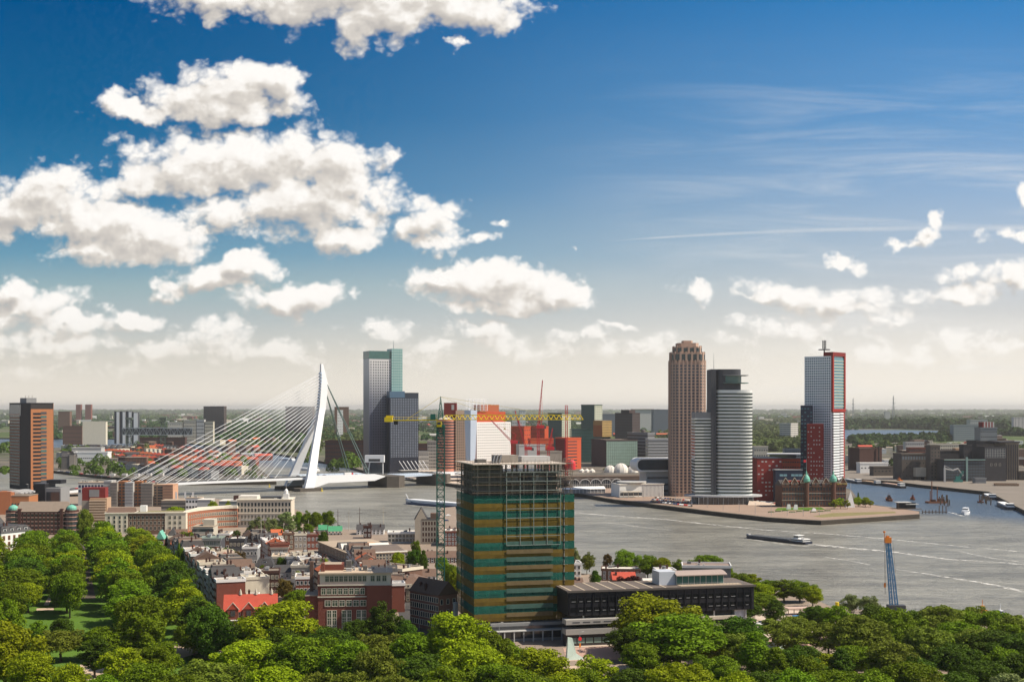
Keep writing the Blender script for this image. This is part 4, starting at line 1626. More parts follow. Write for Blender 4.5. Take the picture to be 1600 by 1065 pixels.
# scaffold poles on the faces
for nm, p0, p1, nn in (('F', (0, 0), (TW, 0), 22), ('L', (0, TDp), (0, 0), 16), ('R', (TW, 0), (TW, TDp), 16)):
    q = MB()
    d = Vector((p1[0] - p0[0], p1[1] - p0[1], 0))
    for i in range(nn + 1):
        b_ = Vector((*p0, 0)) + d * (i / nn)
        q.tube(b_ + Vector((0, 0, 7)), b_ + Vector((0, 0, TH + (1.3 if i % 3 else 2.2))), .055, 4)
    for k in range(1, 23):
        z = 5 + k * 3.02
        if z > TH + 1:
            break
        q.tube((p0[0], p0[1], z), (p1[0], p1[1], z), .06, 4)
        q.tube((p0[0], p0[1], z + 1), (p1[0], p1[1], z + 1), .04, 4)
    for i in range(0, nn, 3):
        a, c = Vector((*p0, 0)) + d * (i / nn), Vector((*p0, 0)) + d * ((i + 1) / nn)
        for k in range(10):
            q.tube(a + Vector((0, 0, 8 + k * 6)), c + Vector((0, 0, 14 + k * 6)), .04, 3)
    q.build('scaffolding', SCAF, t.root)
for k in range(4):
    z = TH - 1.6 - 3.02 * k
    q = MB()
    q.box(-.2, -.9, z, TW + .2, .05, z + .12)
    q.box(-.9, -.9, z, -.2, TDp, z + .12)
    q.build('scaffold_deck', WOOD, t.root)
# pale curtain-wall frame on the right of the front
u0, u1 = reach((0, 0), (1, 0), 0) if False else TW * .355, TW * .965
zt_, zb_ = t.z(738), t.z(853)
for i in range(5):
    x = u0 + (u1 - u0) * i / 4
    t.box('facade_frame', x - .10, -.75, zb_, x + .10, -.5, zt_, mat('pale_frame', (0.24, 0.27, 0.25), .5, .05))
for j in range(9):
    z = zb_ + (zt_ - zb_) * j / 8
    t.box('facade_frame', u0 + .1, -.7, z - .10, u1 - .1, -.52, z + .10, mat('pale_frame', (0.24, 0.27, 0.25), .5, .05))
# pale panes seen through the lower net
for k in range(5):
    z = z0n + 1.0 + k * 5.92
    t.box('lower_window_band', TW * .355, -.55, z + 3.6, TW * .88, -.5, z + 5.3, mat('net_veiled_window', (0.055, 0.115, 0.095), .6, .45, .5))
    t.box('lower_window_band', TW * .355, -.55, z + .6, TW * .88, -.5, z + 2.2, mat('net_veiled_panel', (0.155, 0.11, 0.05), .7, .35, .5))
# roof
t.box('roof_deck', -.8, -.8, TH, TW + 1, TDp + .5, TH + .35, mat('pale_roof_deck', (0.52, 0.44, 0.37), .9, .15, .3))
q = MB()
for a in range(0, 30):
    x = -.8 + (TW + 1.8) * a / 29
    q.tube((x, -.8, TH + .35), (x, -.8, TH + 1.45), .04, 4)
q.tube((-.8, -.8, TH + 1.4), (TW + 1, -.8, TH + 1.4), .05, 4)
q.tube((-.8, -.8, TH + .9), (TW + 1, -.8, TH + .9), .04, 4)
q.tube((-.8, -.8, TH + 1.4), (-.8, TDp, TH + 1.4), .05, 4)
q.build('guard_rail', SCAF, t.root)
t.box('roof_plant_room', TW * .30, 8, TH + .35, TW * .55, 16, TH + 3.2, CONC)
t.box('roof_plant_room', TW * .62, 12, TH + .35, TW * .95, 20, TH + 2.6, LGREY)
t.box('roof_plant_room', TW * .10, 10, TH + .35, TW * .2, 15, TH + 1.6, DCONC)
q = MB()
for k in range(3):
    q.tube((TW * .24 + k * 1.2, 5, TH + .4), (TW * .28 + k * 1.3, 8, TH + 3.2), .45, 6)
q.build('exhaust_duct', DGREY, t.root)
# hoist tower on the right side
q = MB()
lattice(q, (TW + 3.0, 3.5, 0), (TW + 3.0, 3.5, TH + 2), 2.6, 34, .09)
q.build('hoist_mast', SCAF, t.root)
for k in range(16):
    za = z0n + k * bh + .1
    if k % 1 == 0:
        q = MB()
        q.box(TW + 4.2, -.4, za, TW + 4.3, 8, za + bh - .12)
        q.box(TW + .4, -.5, za, TW + 4.2, -.4, za + bh - .12)
        q.build('netting', NETO if k % 2 == 0 else NETG, t.root)
for k in range(22):
    t.box('hoist_landing', TW, .2, 3 + k * 3.02, TW + 4.6, 6, 3.15 + k * 3.02, WOOD)
# foot of the tower: grey two-storey plinth
t.box('plinth', 6, -1.4, 0, TW + 2, 6, 6.8, MGREY)
t.box('plinth_window', 6.5, -1.5, 1.0, TW + 1.5, -1.4, 3.6, GLASS)
t.box('plinth_window', 6.5, -1.5, 4.6, TW + 1.5, -1.4, 5.7, GLASS)
t.box('plinth_canopy', 5, -3.6, 3.9, TW + 3, -1.4, 4.2, LGREY)
for i in range(9):
    t.box('plinth_column', 7 + i * (TW - 5) / 8, -3.4, 0, 7.4 + i * (TW - 5) / 8, -3.0, 3.9, LGREY)

# ------------------------------------------------------------------ black office with grey base
t = Bld('black_office', 'long black office slab raised over a grey base, tan roof with pale stripes', 'office', 888, 1178, 482, 13.5, 21, 925, wall=BLACK, body=False)
zb_ = t.z(962)
BW = t.w
t.box('upper_block', 0, 0, zb_, BW, t.d, t.h, BLACK)
for row, (za, zc_) in enumerate(((zb_ + 1.2, 1.5), (zb_ + 4.6, 1.5))):
    rr = random.Random(row)
    for i in range(24):
        x = .8 + (BW - 1.6) * i / 24
        t.box('dark_window', x, -.08, za, x + 2.3, .02, za + 1.9, mat('black_glass', (.008, .009, .011), .15, .3, .4, spec=.25))
        if rr.random() < .8:
            t.box('blind', x + .4, -.12, za + .5, x + rr.uniform(1.5, 2.2), -.085, za + .72, MGREY)
for i in range(25):
    x = .8 + (BW - 1.6) * i / 24 - .35
    t.box('fin', x, -.35, zb_ + .4, x + .18, 0, t.h - .5, BLACK)
t.box('roof', -.5, -.5, t.h, BW + .5, t.d + .5, t.h + .5, mat('brown_grey_roof', (0.13, 0.105, 0.09), .95, .2, .2))
t.box('roof_edge', -.6, -.65, t.h - .1, BW + .6, -.5, t.h + .65, mat('brown_fascia', (0.10, 0.085, 0.075), .8, .1))
for i in range(8):
    x = .8 + i * 5.3
    t.box('roof_stripe', x, .3, t.h + .5, x + .55, t.d - .2, t.h + .62, mat('pale_roof_stripe', (0.55, 0.45, 0.33), .9, .1))
px0 = reach((X(888, 482), 482), t.u, 1040)
px1 = reach((X(888, 482), 482), t.u, 1066)
px2 = reach((X(888, 482), 482), t.u, 1140)
t.box('roof_box', px0, 7, t.h + .5, px1, 15, t.h + 5.6, mat('pale_blue_grey_panel', (0.50, 0.52, 0.56), .6, .05), 'pale grey box on the roof')
ph = t.box('penthouse', px1, 6, t.h + .5, px2, 14, t.h + 4.0, GLASS_G)
q = MB()
n = 8
for i in range(n):
    a0, a1 = i / n, (i + 1) / n
    za_, zb2 = t.h + 4.0 + 1.1 * math.sin(a0 * 3.14), t.h + 4.0 + 1.1 * math.sin(a1 * 3.14)
    y0_, y1_ = 4.6 + 11 * a0, 4.6 + 11 * a1
    q.add([(px1 - .5, y0_, za_), (px2 + 1, y0_, za_), (px2 + 1, y1_, zb2), (px1 - .5, y1_, zb2), (px1 - .5, y0_, za_ + .35), (px2 + 1, y0_, za_ + .35), (px2 + 1, y1_, zb2 + .35), (px1 - .5, y1_, zb2 + .35)],
          [(0, 3, 2, 1), (4, 5, 6, 7), (0, 1, 5, 4), (1, 2, 6, 5), (2, 3, 7, 6), (3, 0, 4, 7)])
q.build('penthouse_roof', mat('pinkish_metal_roof', (0.36, 0.28, 0.24), .6, .08), t.root)
for i in range(9):
    x = px1 + (px2 - px1) * i / 8
    t.box('mullion', x - .08, 5.9, t.h + .5, x + .08, 6.0, t.h + 4.0, LGREY)
t.box('terrace', px1, 1.5, t.h + .5, BW - 4, 6, t.h + .68, ROOFT)
q = MB()
for i in range(20):
    x = px1 + (BW - 4 - px1) * i / 19
    q.tube((x, 1.6, t.h + .68), (x, 1.6, t.h + 1.7), .04, 4)
q.tube((px1, 1.6, t.h + 1.7), (BW - 4, 1.6, t.h + 1.7), .05, 4)
q.build('terrace_rail', STEELG, t.root)
# grey base
L1 = BW * .50
t.box('base_core', 2, 3, 0, BW - 8, t.d - 2, zb_, mat('dark_base_glass', (0.03, 0.03, 0.035), .2, .3, spec=.7))
for za, zc_, m_ in ((zb_ - 2.9, zb_ - 1.1, LGREY), (zb_ - 6.6, zb_ - 4.6, LGREY)):
    q = MB()
    q.box(-1.5, -2.2, za, L1, 3, zc_)
    q.build('parapet_band', mat('warm_grey_band', (0.36, 0.34, 0.31), .8, .08), t.root)
for i in range(9):
    x = 1 + i * 4.0
    t.box('band_slot', x, -2.26, zb_ - 2.3, x + 2.8, -2.2, zb_ - 1.9, DGREY)
t.box('base_front', -1.2, -1.2, 0, L1 - .3, 3, zb_ - 6.6, mat('base_dark_wall', (0.05, 0.045, 0.045), .6, .2))
for i in range(11):
    x = 0 + i * 3.2
    t.box('base_window', x, -1.3, 1.0, x + 2.7, -1.2, 3.0, mat('milky_green_glass', (0.22, 0.30, 0.26), .4, .25, .5))
for i in range(6):
    x = 6 + i * (BW - 9) / 5
    t.box('column', x - .25, .6, 0 if x > L1 else zb_ - 1.1, x + .25, 1.1, zb_, LGREY)
t.box('stair_tower', BW * .90, 1.2, 0, BW * .965, 10, zb_, mat('mottled_pale_panel', (0.50, 0.52, 0.54), .7, .35, .6))
t.box('gallery', BW * .66, -.5, zb_ - 3.3, BW * .9, 3, zb_ - 2.1, STONE)
t.box('gallery', BW * .66, -.5, zb_ - 6.3, BW * .9, 3, zb_ - 5.1, STONE)

# ------------------------------------------------------------------ cranes
DC = 566.0
cr = empty('tower_crane', (X(688.5, DC), DC, LZ), 0, 'green tower crane with long yellow jib standing beside the netted construction tower', 'crane')
q = MB()
zj = Zp(652, DC) - LZ
zt = Zp(619, DC) - LZ
lattice(q, (0, 0, 0), (0, 0, zj - 3.5), 3.2, 26, .24, .13)
q.build('mast', CRGREEN, cr)
q = MB()
lattice(q, (0, 0, zj - 8), (0, 0, zj - 2), 2.2, 4, .2, .12)
q.box(-1.9, -1.9, zj - 4.2, 1.9, 1.9, zj - 3.2)
q.build('slewing_unit', CRGREEN, cr)
q = MB()
q.tube((-1.1, -1.1, zj - 1), (0, 0, zt), .22, 4, r2=.15)
q.tube((1.1, -1.1, zj - 1), (0, 0, zt), .22, 4, r2=.15)
q.tube((-1.1, 1.1, zj - 1), (0, 0, zt), .22, 4, r2=.15)
q.tube((1.1, 1.1, zj - 1), (0, 0, zt), .22, 4, r2=.15)
for k in range(1, 5):
    w_ = 1.1 * (1 - k / 6)
    z = zj + (zt - zj) * k / 5
    q.box(-w_, -w_, z - .1, w_, w_, z + .1)
    q.tube((-w_, -w_, z), (w_ * .9, w_ * .9, z - 2), .1, 3)
    q.tube((w_, -w_, z), (-w_ * .9, w_ * .9, z - 2), .1, 3)
q.build('apex', CRGREEN, cr)
JL = X(911, DC) - X(688.5, DC)
q = MB()
n = 26
for i in range(n):
    x0_, x1_ = 1.2 + (JL - 1.2) * i / n, 1.2 + (JL - 1.2) * (i + 1) / n
    xm = (x0_ + x1_) / 2
    for sy in (-.8, .8):
        q.tube((x0_, sy, zj - .9), (xm, 0, zj + 1.1), .14, 4)
        q.tube((xm, 0, zj + 1.1), (x1_, sy, zj - .9), .14, 4)
    q.tube((x0_, -.8, zj - .9), (x0_, .8, zj - .9), .1, 3)
for sy in (-.8, .8):
    q.tube((1.2, sy, zj - .9), (JL, sy, zj - .9), .19, 4)
q.tube((2.4, 0, zj + 1.1), (JL - 1.2, 0, zj + 1.1), .19, 4)
q.build('jib', CRYELL, cr)
CJ = X(602, DC) - X(688.5, DC)
q = MB()
for sy in (-.7, .7):
    q.tube((-1.2, sy, zj - 1.0), (CJ, sy, zj - 1.3), .32, 4)
for i in range(9):
    x = -1.5 + (CJ + 1.5) * i / 8
    q.tube((x, -.7, zj - 1.1), (x, .7, zj - 1.1), .14, 4)
for i in range(12):
    x = -2 + (CJ + 2) * i / 11
    q.tube((x, -.8, zj - 1.0), (x, -.8, zj + .2), .05, 3)
q.tube((-2, -.8, zj + .15), (CJ, -.8, zj + .1), .05, 3)
q.build('counter_jib', CRYELL, cr)
q = MB()
q.box(CJ - .3, -1.3, zj - 1.9, CJ + 3.2, 1.3, zj + .1)
q.box(CJ + .4, -1.0, zj + .1, CJ + 3.4, 1.0, zj + .9)
q.build('counterweight', CRYELL, cr)
q = MB()
q.box(CJ + 3.8, -1.0, zj - 3.0, CJ + 5.6, 1.0, zj - 1.4)
q.build('ballast_block', BLACK, cr)
q = MB()
q.box(-4.4, -1.2, zj - .9, -2.2, .6, zj + 1.6)
q.build('winch_house', CRGREEN, cr)
q = MB()
q.box(-1.6, -2.6, zj - 4.0, .5, -1.2, zj - 1.6, 0)
q.box(-1.3, -2.7, zj - 3.0, .2, -2.6, zj - 1.9, 1)
q.build('cab', [CRYELL, GLASS], cr)
for a in ((CJ * .62, zj - 1.0), (JL * .36, zj + 1.2), (JL * .80, zj + 1.2)):
    q = MB()
    q.tube((0, 0, zt - .2), (a[0], 0, a[1]), .07 if a[0] > 0 else .10, 4)
    q.build('tie_rod', CRYELL, cr)
q = MB()
q.box(JL * .44, -.9, zj - 1.5, JL * .44 + 1.6, .9, zj - .95)
q.tube((JL * .45, 0, zj - 1.5), (JL * .45, 0, zj - 4.5), .05, 4)
q.box(JL * .45 - .3, -.3, zj - 5.2, JL * .45 + .3, .3, zj - 4.5)
q.build('trolley', CRYELL, cr)

# red cranes on the far building site
RS = ((800, 700, 1560, 60, (-27, 28), 'red luffing crane with its jib lowered to the left of the white tower', 690),
      (822, 715, 1540, 66, (-13, 44), 'red luffing crane in front of the left orange building', 700),
      (841, 715, 1500, 72, (5, 53), 'tallest red luffing crane, jib pointing almost straight up', 666),
      (857, 712, 1570, 40, (5, 24), 'shortest red luffing crane right of the orange building', 700),
      (885, 712, 1490, 0, (0, 0), 'slim red lattice mast without jib before the dark red building', 633))
for px, pyb, D, _, (jx, jz), lab, pyt in RS:
    o = empty('red_crane', (X(px, D), D, LZ), 0, lab, 'crane')
    h_ = Zp(pyt, D) - LZ
    q = MB()
    lattice(q, (0, 0, 0), (0, 0, h_), 2.6, int(h_ / 4) + 1, .34, .2)
    q.build('mast', CRRED, o)
    if jx or jz:
        q = MB()
        lattice(q, (0, 0, h_), (jx, 0, h_ + jz), 1.9, 12, .30, .17, w2=.7)
        q.build('jib', CRRED, o)
        q = MB()
        q.box(-2, -2, h_ - 2, 7, 2, h_ + 1.6)
        q.tube((3, 0, h_ + 1), (5, 0, h_ + 9), .4, 4)
        q.tube((-1, 0, h_ + 1), (5, 0, h_ + 9), .3, 4)
        q.tube((5, 0, h_ + 9), (jx * .8, 0, h_ + jz * .8), .12, 3)
        q.build('machine_deck', CRRED, o)
        q = MB()
        q.box(6, -1.6, h_ - 2.5, 9, 1.6, h_ + .6)
        q.build('counterweight', DGREY, o)

# blue crawler crane boom at the right quay
DB_ = 560.0
o = empty('crawler_crane', (X(1397, DB_), DB_, LZ), 0, 'blue lattice crane boom with orange head rising above the right-hand trees', 'crane')
xt, zt = X(1387.5, DB_) - X(1397, DB_), Zp(846, DB_) - LZ
for sy in (-1.0, 1.0):
    q = MB()
    lattice(q, (sy * 1.15, 0, 2.5), (xt + sy * .55, 0, zt), 1.15, 22, .14, .07, w2=.8)
    q.build('boom', CRBLUE, o)
q = MB()
for k in range(8):
    f = k / 7
    q.tube((-1.2 + xt * f, 0, 2.5 + (zt - 2.5) * f), (1.2 + xt * f, 0, 2.5 + (zt - 2.5) * f), .1, 4)
q.build('boom_brace', CRBLUE, o)
q = MB()
q.box(xt - 1.4, -.9, zt - .4, xt + 1.3, .9, zt + 1.9)
q.box(xt - .7, -.7, zt + 1.9, xt + .4, .7, zt + 2.6)
q.tube((xt - 1.2, 0, zt + 1), (xt - 1.7, 0, zt + 4.2), .16, 4)
q.lathe([(.5, zt + 3.9), (.5, zt + 4.6)], 8, xt - 1.6, 0)
q.build('boom_head', CRORNG, o)
q = MB()
for dx_ in (-1.6, -1.3, 2.1):
    q.tube((xt + dx_, 0, zt), (xt + dx_ + (.3 if dx_ < 0 else 2.2), 0, 2 if dx_ > 0 else 8), .045, 4)
q.build('hoist_cable', BLACK, o)
q = MB()
q.box(xt - 1.7, -.3, zt - 19.5, xt - 1.0, .3, zt - 17.6)
q.build('hook_block', CRORNG, o)
q = MB()
q.box(-2.8, -2, .9, 4.5, 2, 3.4, 0)
q.box(-3.6, -3.0, 0, 4.0, -1.9, 1.1, 1)
q.box(-3.6, 1.9, 0, 4.0, 3.0, 1.1, 1)
q.build('undercarriage', [DGREY, BLACK], o)

# ------------------------------------------------------------------ mid-pier and south bank buildings
SGREEN = mat('dull_green_panel', (0.09, 0.13, 0.105), .6, .12, .3)
CRWIN = mat('cream_grid_wall', (0.55, 0.55, 0.42), .8, .08)
GOLD = mat('gold_panel', (0.42, 0.27, 0.09), .6, .12, .3)
TEALD = mat('dark_teal_glass', (0.035, 0.075, 0.07), .2, .25, .2, spec=.8)
BROWN = mat('dark_brown_panel', (0.070, 0.048, 0.045), .7, .12)


MILLD_ = 0


def simple(name, label, cat, pxl, pxc, pxr, D, rot, top, wall, F_=None, L_=None, R_=None, roofm=None, group=None, ww=1.5, wh=1.4, **k):
    """pxl None: only the front is given (pxc..pxr) with a default depth"""
    kw = dict(pxl=pxl) if pxl is not None else dict(depth=k.pop('depth', 14))
    t = Bld(name, label, cat, pxc, pxr, D, rot, pyt=top, wall=wall, group=group, **kw)
    z0 = k.get('z0', 2)
    for f, v in (('F', F_), ('L', L_), ('R', R_)):
        if v:
            t.win(f, v[0], v[1], v[2] if len(v) > 2 else ww, v[3] if len(v) > 3 else wh, z0, t.h - .8, frame=k.get('frame'), glass=k.get('glass') or (mat('mid_glass', (.16, .20, .19), .2, .3, .3) if wall in (SGREEN, TEALD, BROWN, MILLD_) else None), style=k.get('style', 'plain'), name='window')
    t.roof(roofm or ROOFG, .6, .2, parapet=k.get('parapet', .8))
    return t


simple('office_block', 'red orange office block with round-cornered top, left of the red cranes', 'building', 799, 819, 829, 1930, 38, 667, REDO, F_=(3, 8), L_=(4, 9, 1.2, 1))
simple('office_block', 'red orange office block right behind the tallest red crane', 'building', 829, 851, 857, 1990, 38, 667, REDO, L_=(6, 9, 2.2, 1.2))
simple('office_block', 'low orange block in front of the two red orange office blocks', 'building', None, 829, 865, 1900, 12, 686, REDO, F_=(9, 3, 2.4, 1.3), depth=16)
simple('grey_hall', 'light grey windowless hall below the low orange block', 'building', None, 811, 852, 1800, 10, 696, LGREY, depth=22)
simple('grey_hall', 'pale vaulted hall beside the dark red building', 'building', None, 844, 878, 1740, 10, 706, CONC, depth=20)
simple('apartment_tower', 'green grey tower with cream window grid on its right side, behind the slim red mast', 'tower', 856, 878, 892, 2150, 34, 646, SGREEN, L_=(6, 18, 2, 1.4), F_=(4, 20, 2.2, 1.8), glass=mat('mid_glass', (.16, .20, .19), .2, .3, .3))
simple('apartment_tower', 'taller green grey tower with cream right side beside the gold box', 'tower', 908, 929, 941, 2200, 34, 633, SGREEN, L_=(6, 20, 2, 1.4), F_=(4, 22, 2.2, 1.8), glass=mat('mid_glass', (.16, .20, .19), .2, .3, .3))
for o in list(bpy.data.objects):
    if o.get('category') == 'tower' and o.name.startswith('apartment_tower'):
        w_ = [c for c in o.children if c.name.startswith('wall')][0]
        vx = max(v.co.x for v in w_.data.vertices)
        vz = max(v.co.z for v in w_.data.vertices)
        q = MB()
        q.box(0, -.04, 0, vx, -.005, vz)
        q.build('cream_face', CRWIN, o)
t = simple('office_block', 'dark red block with orange striped right face and red dome at its foot', 'building', 868, 885, 908, 1880, 34, 685, mat('vermilion_panel', (0.60, 0.10, 0.035), .7, .08))
t.win('F', 2, 9, 9.5, 1.5, 2, t.h - 2, 3, t.w * .68)
t.box('shaded_red_wall', -.15, 0.3, 0, 0, t.d, t.h, REDD)  # left face in darker red: its shade is put into the colour
q = MB()
q.lathe([(6, 0), (6, 8), (5.2, 11), (3, 13.5), (.5, 14.3)], 16, t.w * .12, -8)
q.build('red_drum', CRRED, t.root)
simple('office_block', 'teal glass block between the two green grey towers', 'building', None, 893, 928, 2120, 6, 671, TEALD, F_=(12, 10, 1.8, 1.2), glass=GLASS_G, depth=20)
t = Bld('office_block', 'gold and orange box overhanging the teal glass block', 'building', 941, 956, 2040, 34, 20, 657, wall=GOLD, pxl=927, base=Zp(682, 2040))
t.win('F', 8, 6, .7, 2.6, .5, t.h - .5, name='slot_window')
t.box('orange_face', -.2, .3, 0, 0, t.d, t.h * .72, mat('orange_brown_panel', (0.36, 0.15, 0.05), .7, .1))
t.box('glass_stem', 1, 2, -(Zp(682, 2040) - LZ), t.w - 1, t.d - 2, 0, TEALD)
t.roof(ROOFG, .5)
t = simple('office_tower', 'dark brown striped tower with small box on its roof', 'tower', 961, 988, 1000, 2420, 32, 646, BROWN)
t.bands(14, .35, mat('stripe_glass', (0.10, 0.09, 0.09), .2, .3), 6)
t.box('roof_cabin', 2, 12, t.h, t.w * .9, t.d * .7, t.z(640), BROWN)
t = simple('office_block', 'wide pale green glass front with dark brown left side', 'building', 924, 947, 996, 1960, 18, 688, BROWN)
t.box('glass_front', 0.3, -.5, 1.5, t.w, 0, t.h - 1, mat('mint_glass', (0.26, 0.36, 0.30), .25, .25, .12, spec=.7))
for k in range(9):
    z = 2.5 + (t.h - 4) * k / 8
    t.box('glazing_bar', .3, -.62, z, t.w, -.5, z + .35, mat('dull_bar', (0.14, 0.18, 0.15), .6, .1))
for k in range(16):
    x = .3 + (t.w - .6) * k / 15
    t.box('mullion', x, -.7, 1.5, x + .25, -.5, t.h - 1, mat('dull_bar', (0.14, 0.18, 0.15), .6, .1))
t = simple('office_block', 'grey block with horizontal lines behind the mint glass front', 'building', 980, 1012, 1023, 2010, 32, 677, MGREY)
t.bands(9, .4, mat('stripe_glass', (0.10, 0.09, 0.09), .2, .3), 3)
t = simple('office_block', 'light grey block with pale stripes left of the pink stepped tower', 'building', None, 1013, 1048, 1930, 4, 686, LGREY, depth=24)
t.bands(9, .42, mat('grey_band_glass', (0.16, 0.155, 0.15), .2, .2), 2)
simple('office_block', 'low grey block right of the tallest tower, smooth and striped', 'building', None, 652, 670, 1850, 5, 706, LGREY, F_=(6, 4, 2, 1.2), depth=20)
simple('office_block', 'grey block with window rows left of the banded round tower', 'building', None, 668, 683, 1860, 5, 690, mat('warm_grey_panel', (.33, .31, .29), .7, .1), F_=(6, 8, 1.6, 1.5), depth=20)
simple('warehouse', 'long dark brown brick warehouse seen behind the bridge pylon', 'warehouse', None, 508, 578, 2070, -3, 689, BRICK_D, F_=(26, 5, 1.4, 1.8), depth=26, roofm=CONC)
simple('house_block', 'dark red brick housing right of the tallest tower and low', 'building', None, 650, 668, 2050, 5, 694, BRICK_D, F_=(7, 5, 1.5, 1.5), depth=20)
t = simple('office_tower', 'pale cylinder-topped tower far behind the red orange blocks', 'tower', None, 800, 812, 2600, 5, 652, LGREY, F_=(3, 10, 2, 1.5), depth=14)
simple('office_tower', 'slim pale tower with dark stripe far behind the cranes', 'tower', None, 812, 821, 2600, 5, 641, mat('pale_cool_panel', (.5, .52, .52), .7, .05), F_=(2, 12, 2, 1.5), depth=14)
# stadium and far halls
t = Bld('stadium', 'large pale grey arena on the horizon above the brown striped tower', 'stadium', 990, 1021, 5200, 4, 60, 639.5, wall=LGREY)
t.box('roof_edge', -2, -3, t.h, t.w + 2, t.d, t.h + 2, CONC)
simple('hall', 'dark blue grey hall on the horizon left of the pink stepped tower', 'hall', None, 1021, 1046, 4300, 4, 640, mat('blue_grey_hall', (.12, .14, .17), .7, .1), depth=40)
simple('hall', 'dark hall beyond the green grey towers', 'hall', None, 941, 963, 4200, 4, 647, mat('blue_grey_hall', (.12, .14, .17), .7, .1), depth=40)
# arena domes
for i, (px, r_) in enumerate(((953, 8.5), (970, 11), (988, 8))):
    D = 1790
    o = empty('tent_dome', (X(px, D), D, LZ), 0, ['smaller left white dome tent on the square', 'largest white dome tent, in the middle of three', 'right-hand white dome tent of three'][i], 'tent')
    q = MB()
    q.lathe([(r_ * math.cos(a), r_ * 1.15 * math.sin(a)) for a in [j * .19 for j in range(9)]], 14)
    q.build('canvas', ROOFW, o)
    q = MB()
    for k in range(5):
        a = k * 1.256
        pr = None
        for j in range(9):
            b_ = j * .19
            p_ = (r_ * 1.02 * math.cos(b_) * math.cos(a), r_ * 1.02 * math.cos(b_) * math.sin(a), r_ * 1.17 * math.sin(b_))
            if pr:
                q.tube(pr, p_, .18, 3)
            pr = p_
    q.build('seam', LGREY, o)
o = empty('event_tent', (X(917, 1800), 1800, LZ), 0, 'low white peaked tent left of the dome tents', 'tent')
q = MB()
for k in range(3):
    q.lathe([(4.5, 0), (4.2, 2), (.4, 5)], 8, -7 + k * 7, 0)
q.build('canvas', ROOFW, o)

# arched shed, marquee and terminals on the quay
t = Bld('arched_shed', 'old quay shed with five arched glass bays and long brown roof', 'shed', 889, 972, 1425, 14, 34, 750, wall=MGREY, body=False)
q = MB()
aw = t.w / 5
for k in range(5):
    xs = [aw * k + aw * (1 - math.cos(a)) / 2 for a in [math.pi * j / 10 for j in range(11)]]
    zs = [5.0 + 5.2 * math.sin(math.pi * j / 10) for j in range(11)]
    vs = [(x, 0, z) for x, z in zip(xs, zs)] + [(x, 30, z) for x, z in zip(xs, zs)]
    q.add(vs, [(i, i + 1, i + 12, i + 11) for i in range(10)])
    q.add([(xs[0], 0, 0), (xs[-1], 0, 0)] + [(x, 0, z) for x, z in zip(xs[::-1], zs[::-1])], [tuple(range(13))], 1)
    q.add([(xs[0], 30, 0), (xs[-1], 30, 0)] + [(x, 30, z) for x, z in zip(xs[::-1], zs[::-1])], [tuple(range(13))[::-1]], 1)
q.build('vaulted_hall', [mat('brown_shed_roof', (0.10, 0.075, 0.06), .9, .2, .2), GLASS], t.root)
for k in range(5):
    q = MB()
    pr = None
    for j in range(11):
        a = math.pi * j / 10
        p_ = (aw * k + aw * (1 - math.cos(a)) / 2, -.3, 5.0 + 5.2 * math.sin(a))
        if pr:
            q.tube(pr, p_, .45, 5)
        pr = p_
    for j in range(1, 5):
        q.tube((aw * k + aw * j / 5, -.15, 0), (aw * k + aw * j / 5, -.15, 5 + 5 * math.sin(math.pi * j / 5)), .15, 4)
    q.box(aw * k, -.3, 4.2, aw * (k + 1), -.1, 4.6)
    q.build('arch', LGREY, t.root)
t.box('long_roof', -2, 30.2, 0, t.w * 1.9, 62, 10.8, mat('brown_shed_roof', (0.10, 0.075, 0.06), .9, .2, .2))
t.box('roof_edge', -2.2, 30, 10.8, t.w * 1.9, 62.3, 11.3, WOOD)
t = Bld('marquee', 'long white quayside marquee with open end', 'tent', 882, 946, 1345, 14, 12, 765, wall=ROOFW, body=False)
q = MB()
q.gable(0, 0, t.w, 11, 4.2, 2.6, 'x', 0, .3)
q.build('canvas_roof', WHITE, t.root)
t.box('side_wall', .2, .4, 0, t.w - .3, 10.6, 4.2, MGREY)
for k in range(12):
    x = .4 + (t.w - .8) * k / 11
    t.box('pole', x - .15, .05, 0, x + .15, .35, 4.2, WHITE)
t = Bld('terminal', 'low white terminal with round roof dish and ribbed gable wall', 'building', 968, 1037, 1290, 14, 26, 757, wall=WHITE)
t.roof(ROOFW, .6, .6)
q = MB()
q.lathe([(14, t.h + .6), (15, t.h + 2.4), (14, t.h + 2.9)], 28, t.w * .36, 12)
q.build('roof_dish', LGREY, t.root)
for k in range(16):
    x = t.w * .52 + t.w * .46 * k / 15
    t.box('rib', x - .15, -.25, .3, x + .15, 0, t.h - .3, LGREY)
t.win('F', 5, 1, 5, 3.0, .8, 5, 1, t.w * .5)
t.win('R', 4, 2, 4.4, 2.2, 1, t.h - 1, name='side_window')
q = MB()
for k in range(4):
    q.box(t.w * (.02 + .11 * k), -9, 0, t.w * (.02 + .11 * k) + .5, -8.5, 5.5)
q.box(0, -10, 5.5, t.w * .42, -2, 6.1)
q.build('boarding_canopy', STONE, t.root)
t = Bld('cruise_terminal', 'striped terminal with a rounded white frame holding a long dark window', 'building', 1010, 1085, 1330, 9, 28, 737, wall=LGREY)
for k in range(3):
    z = 2.5 + k * (t.h - 3) / 3
    t.box('window_band', 1, -.15, z, t.w - 6, 0, z + 2.2, mat('grey_band_glass', (0.10, 0.10, 0.10), .2, .2))
t.box('brick_end', t.w - 2.5, -1.2, 0, t.w + 1.5, 22, t.h + 2, PINK)
zs0, zs1 = t.h + .4, t.z(715.5)


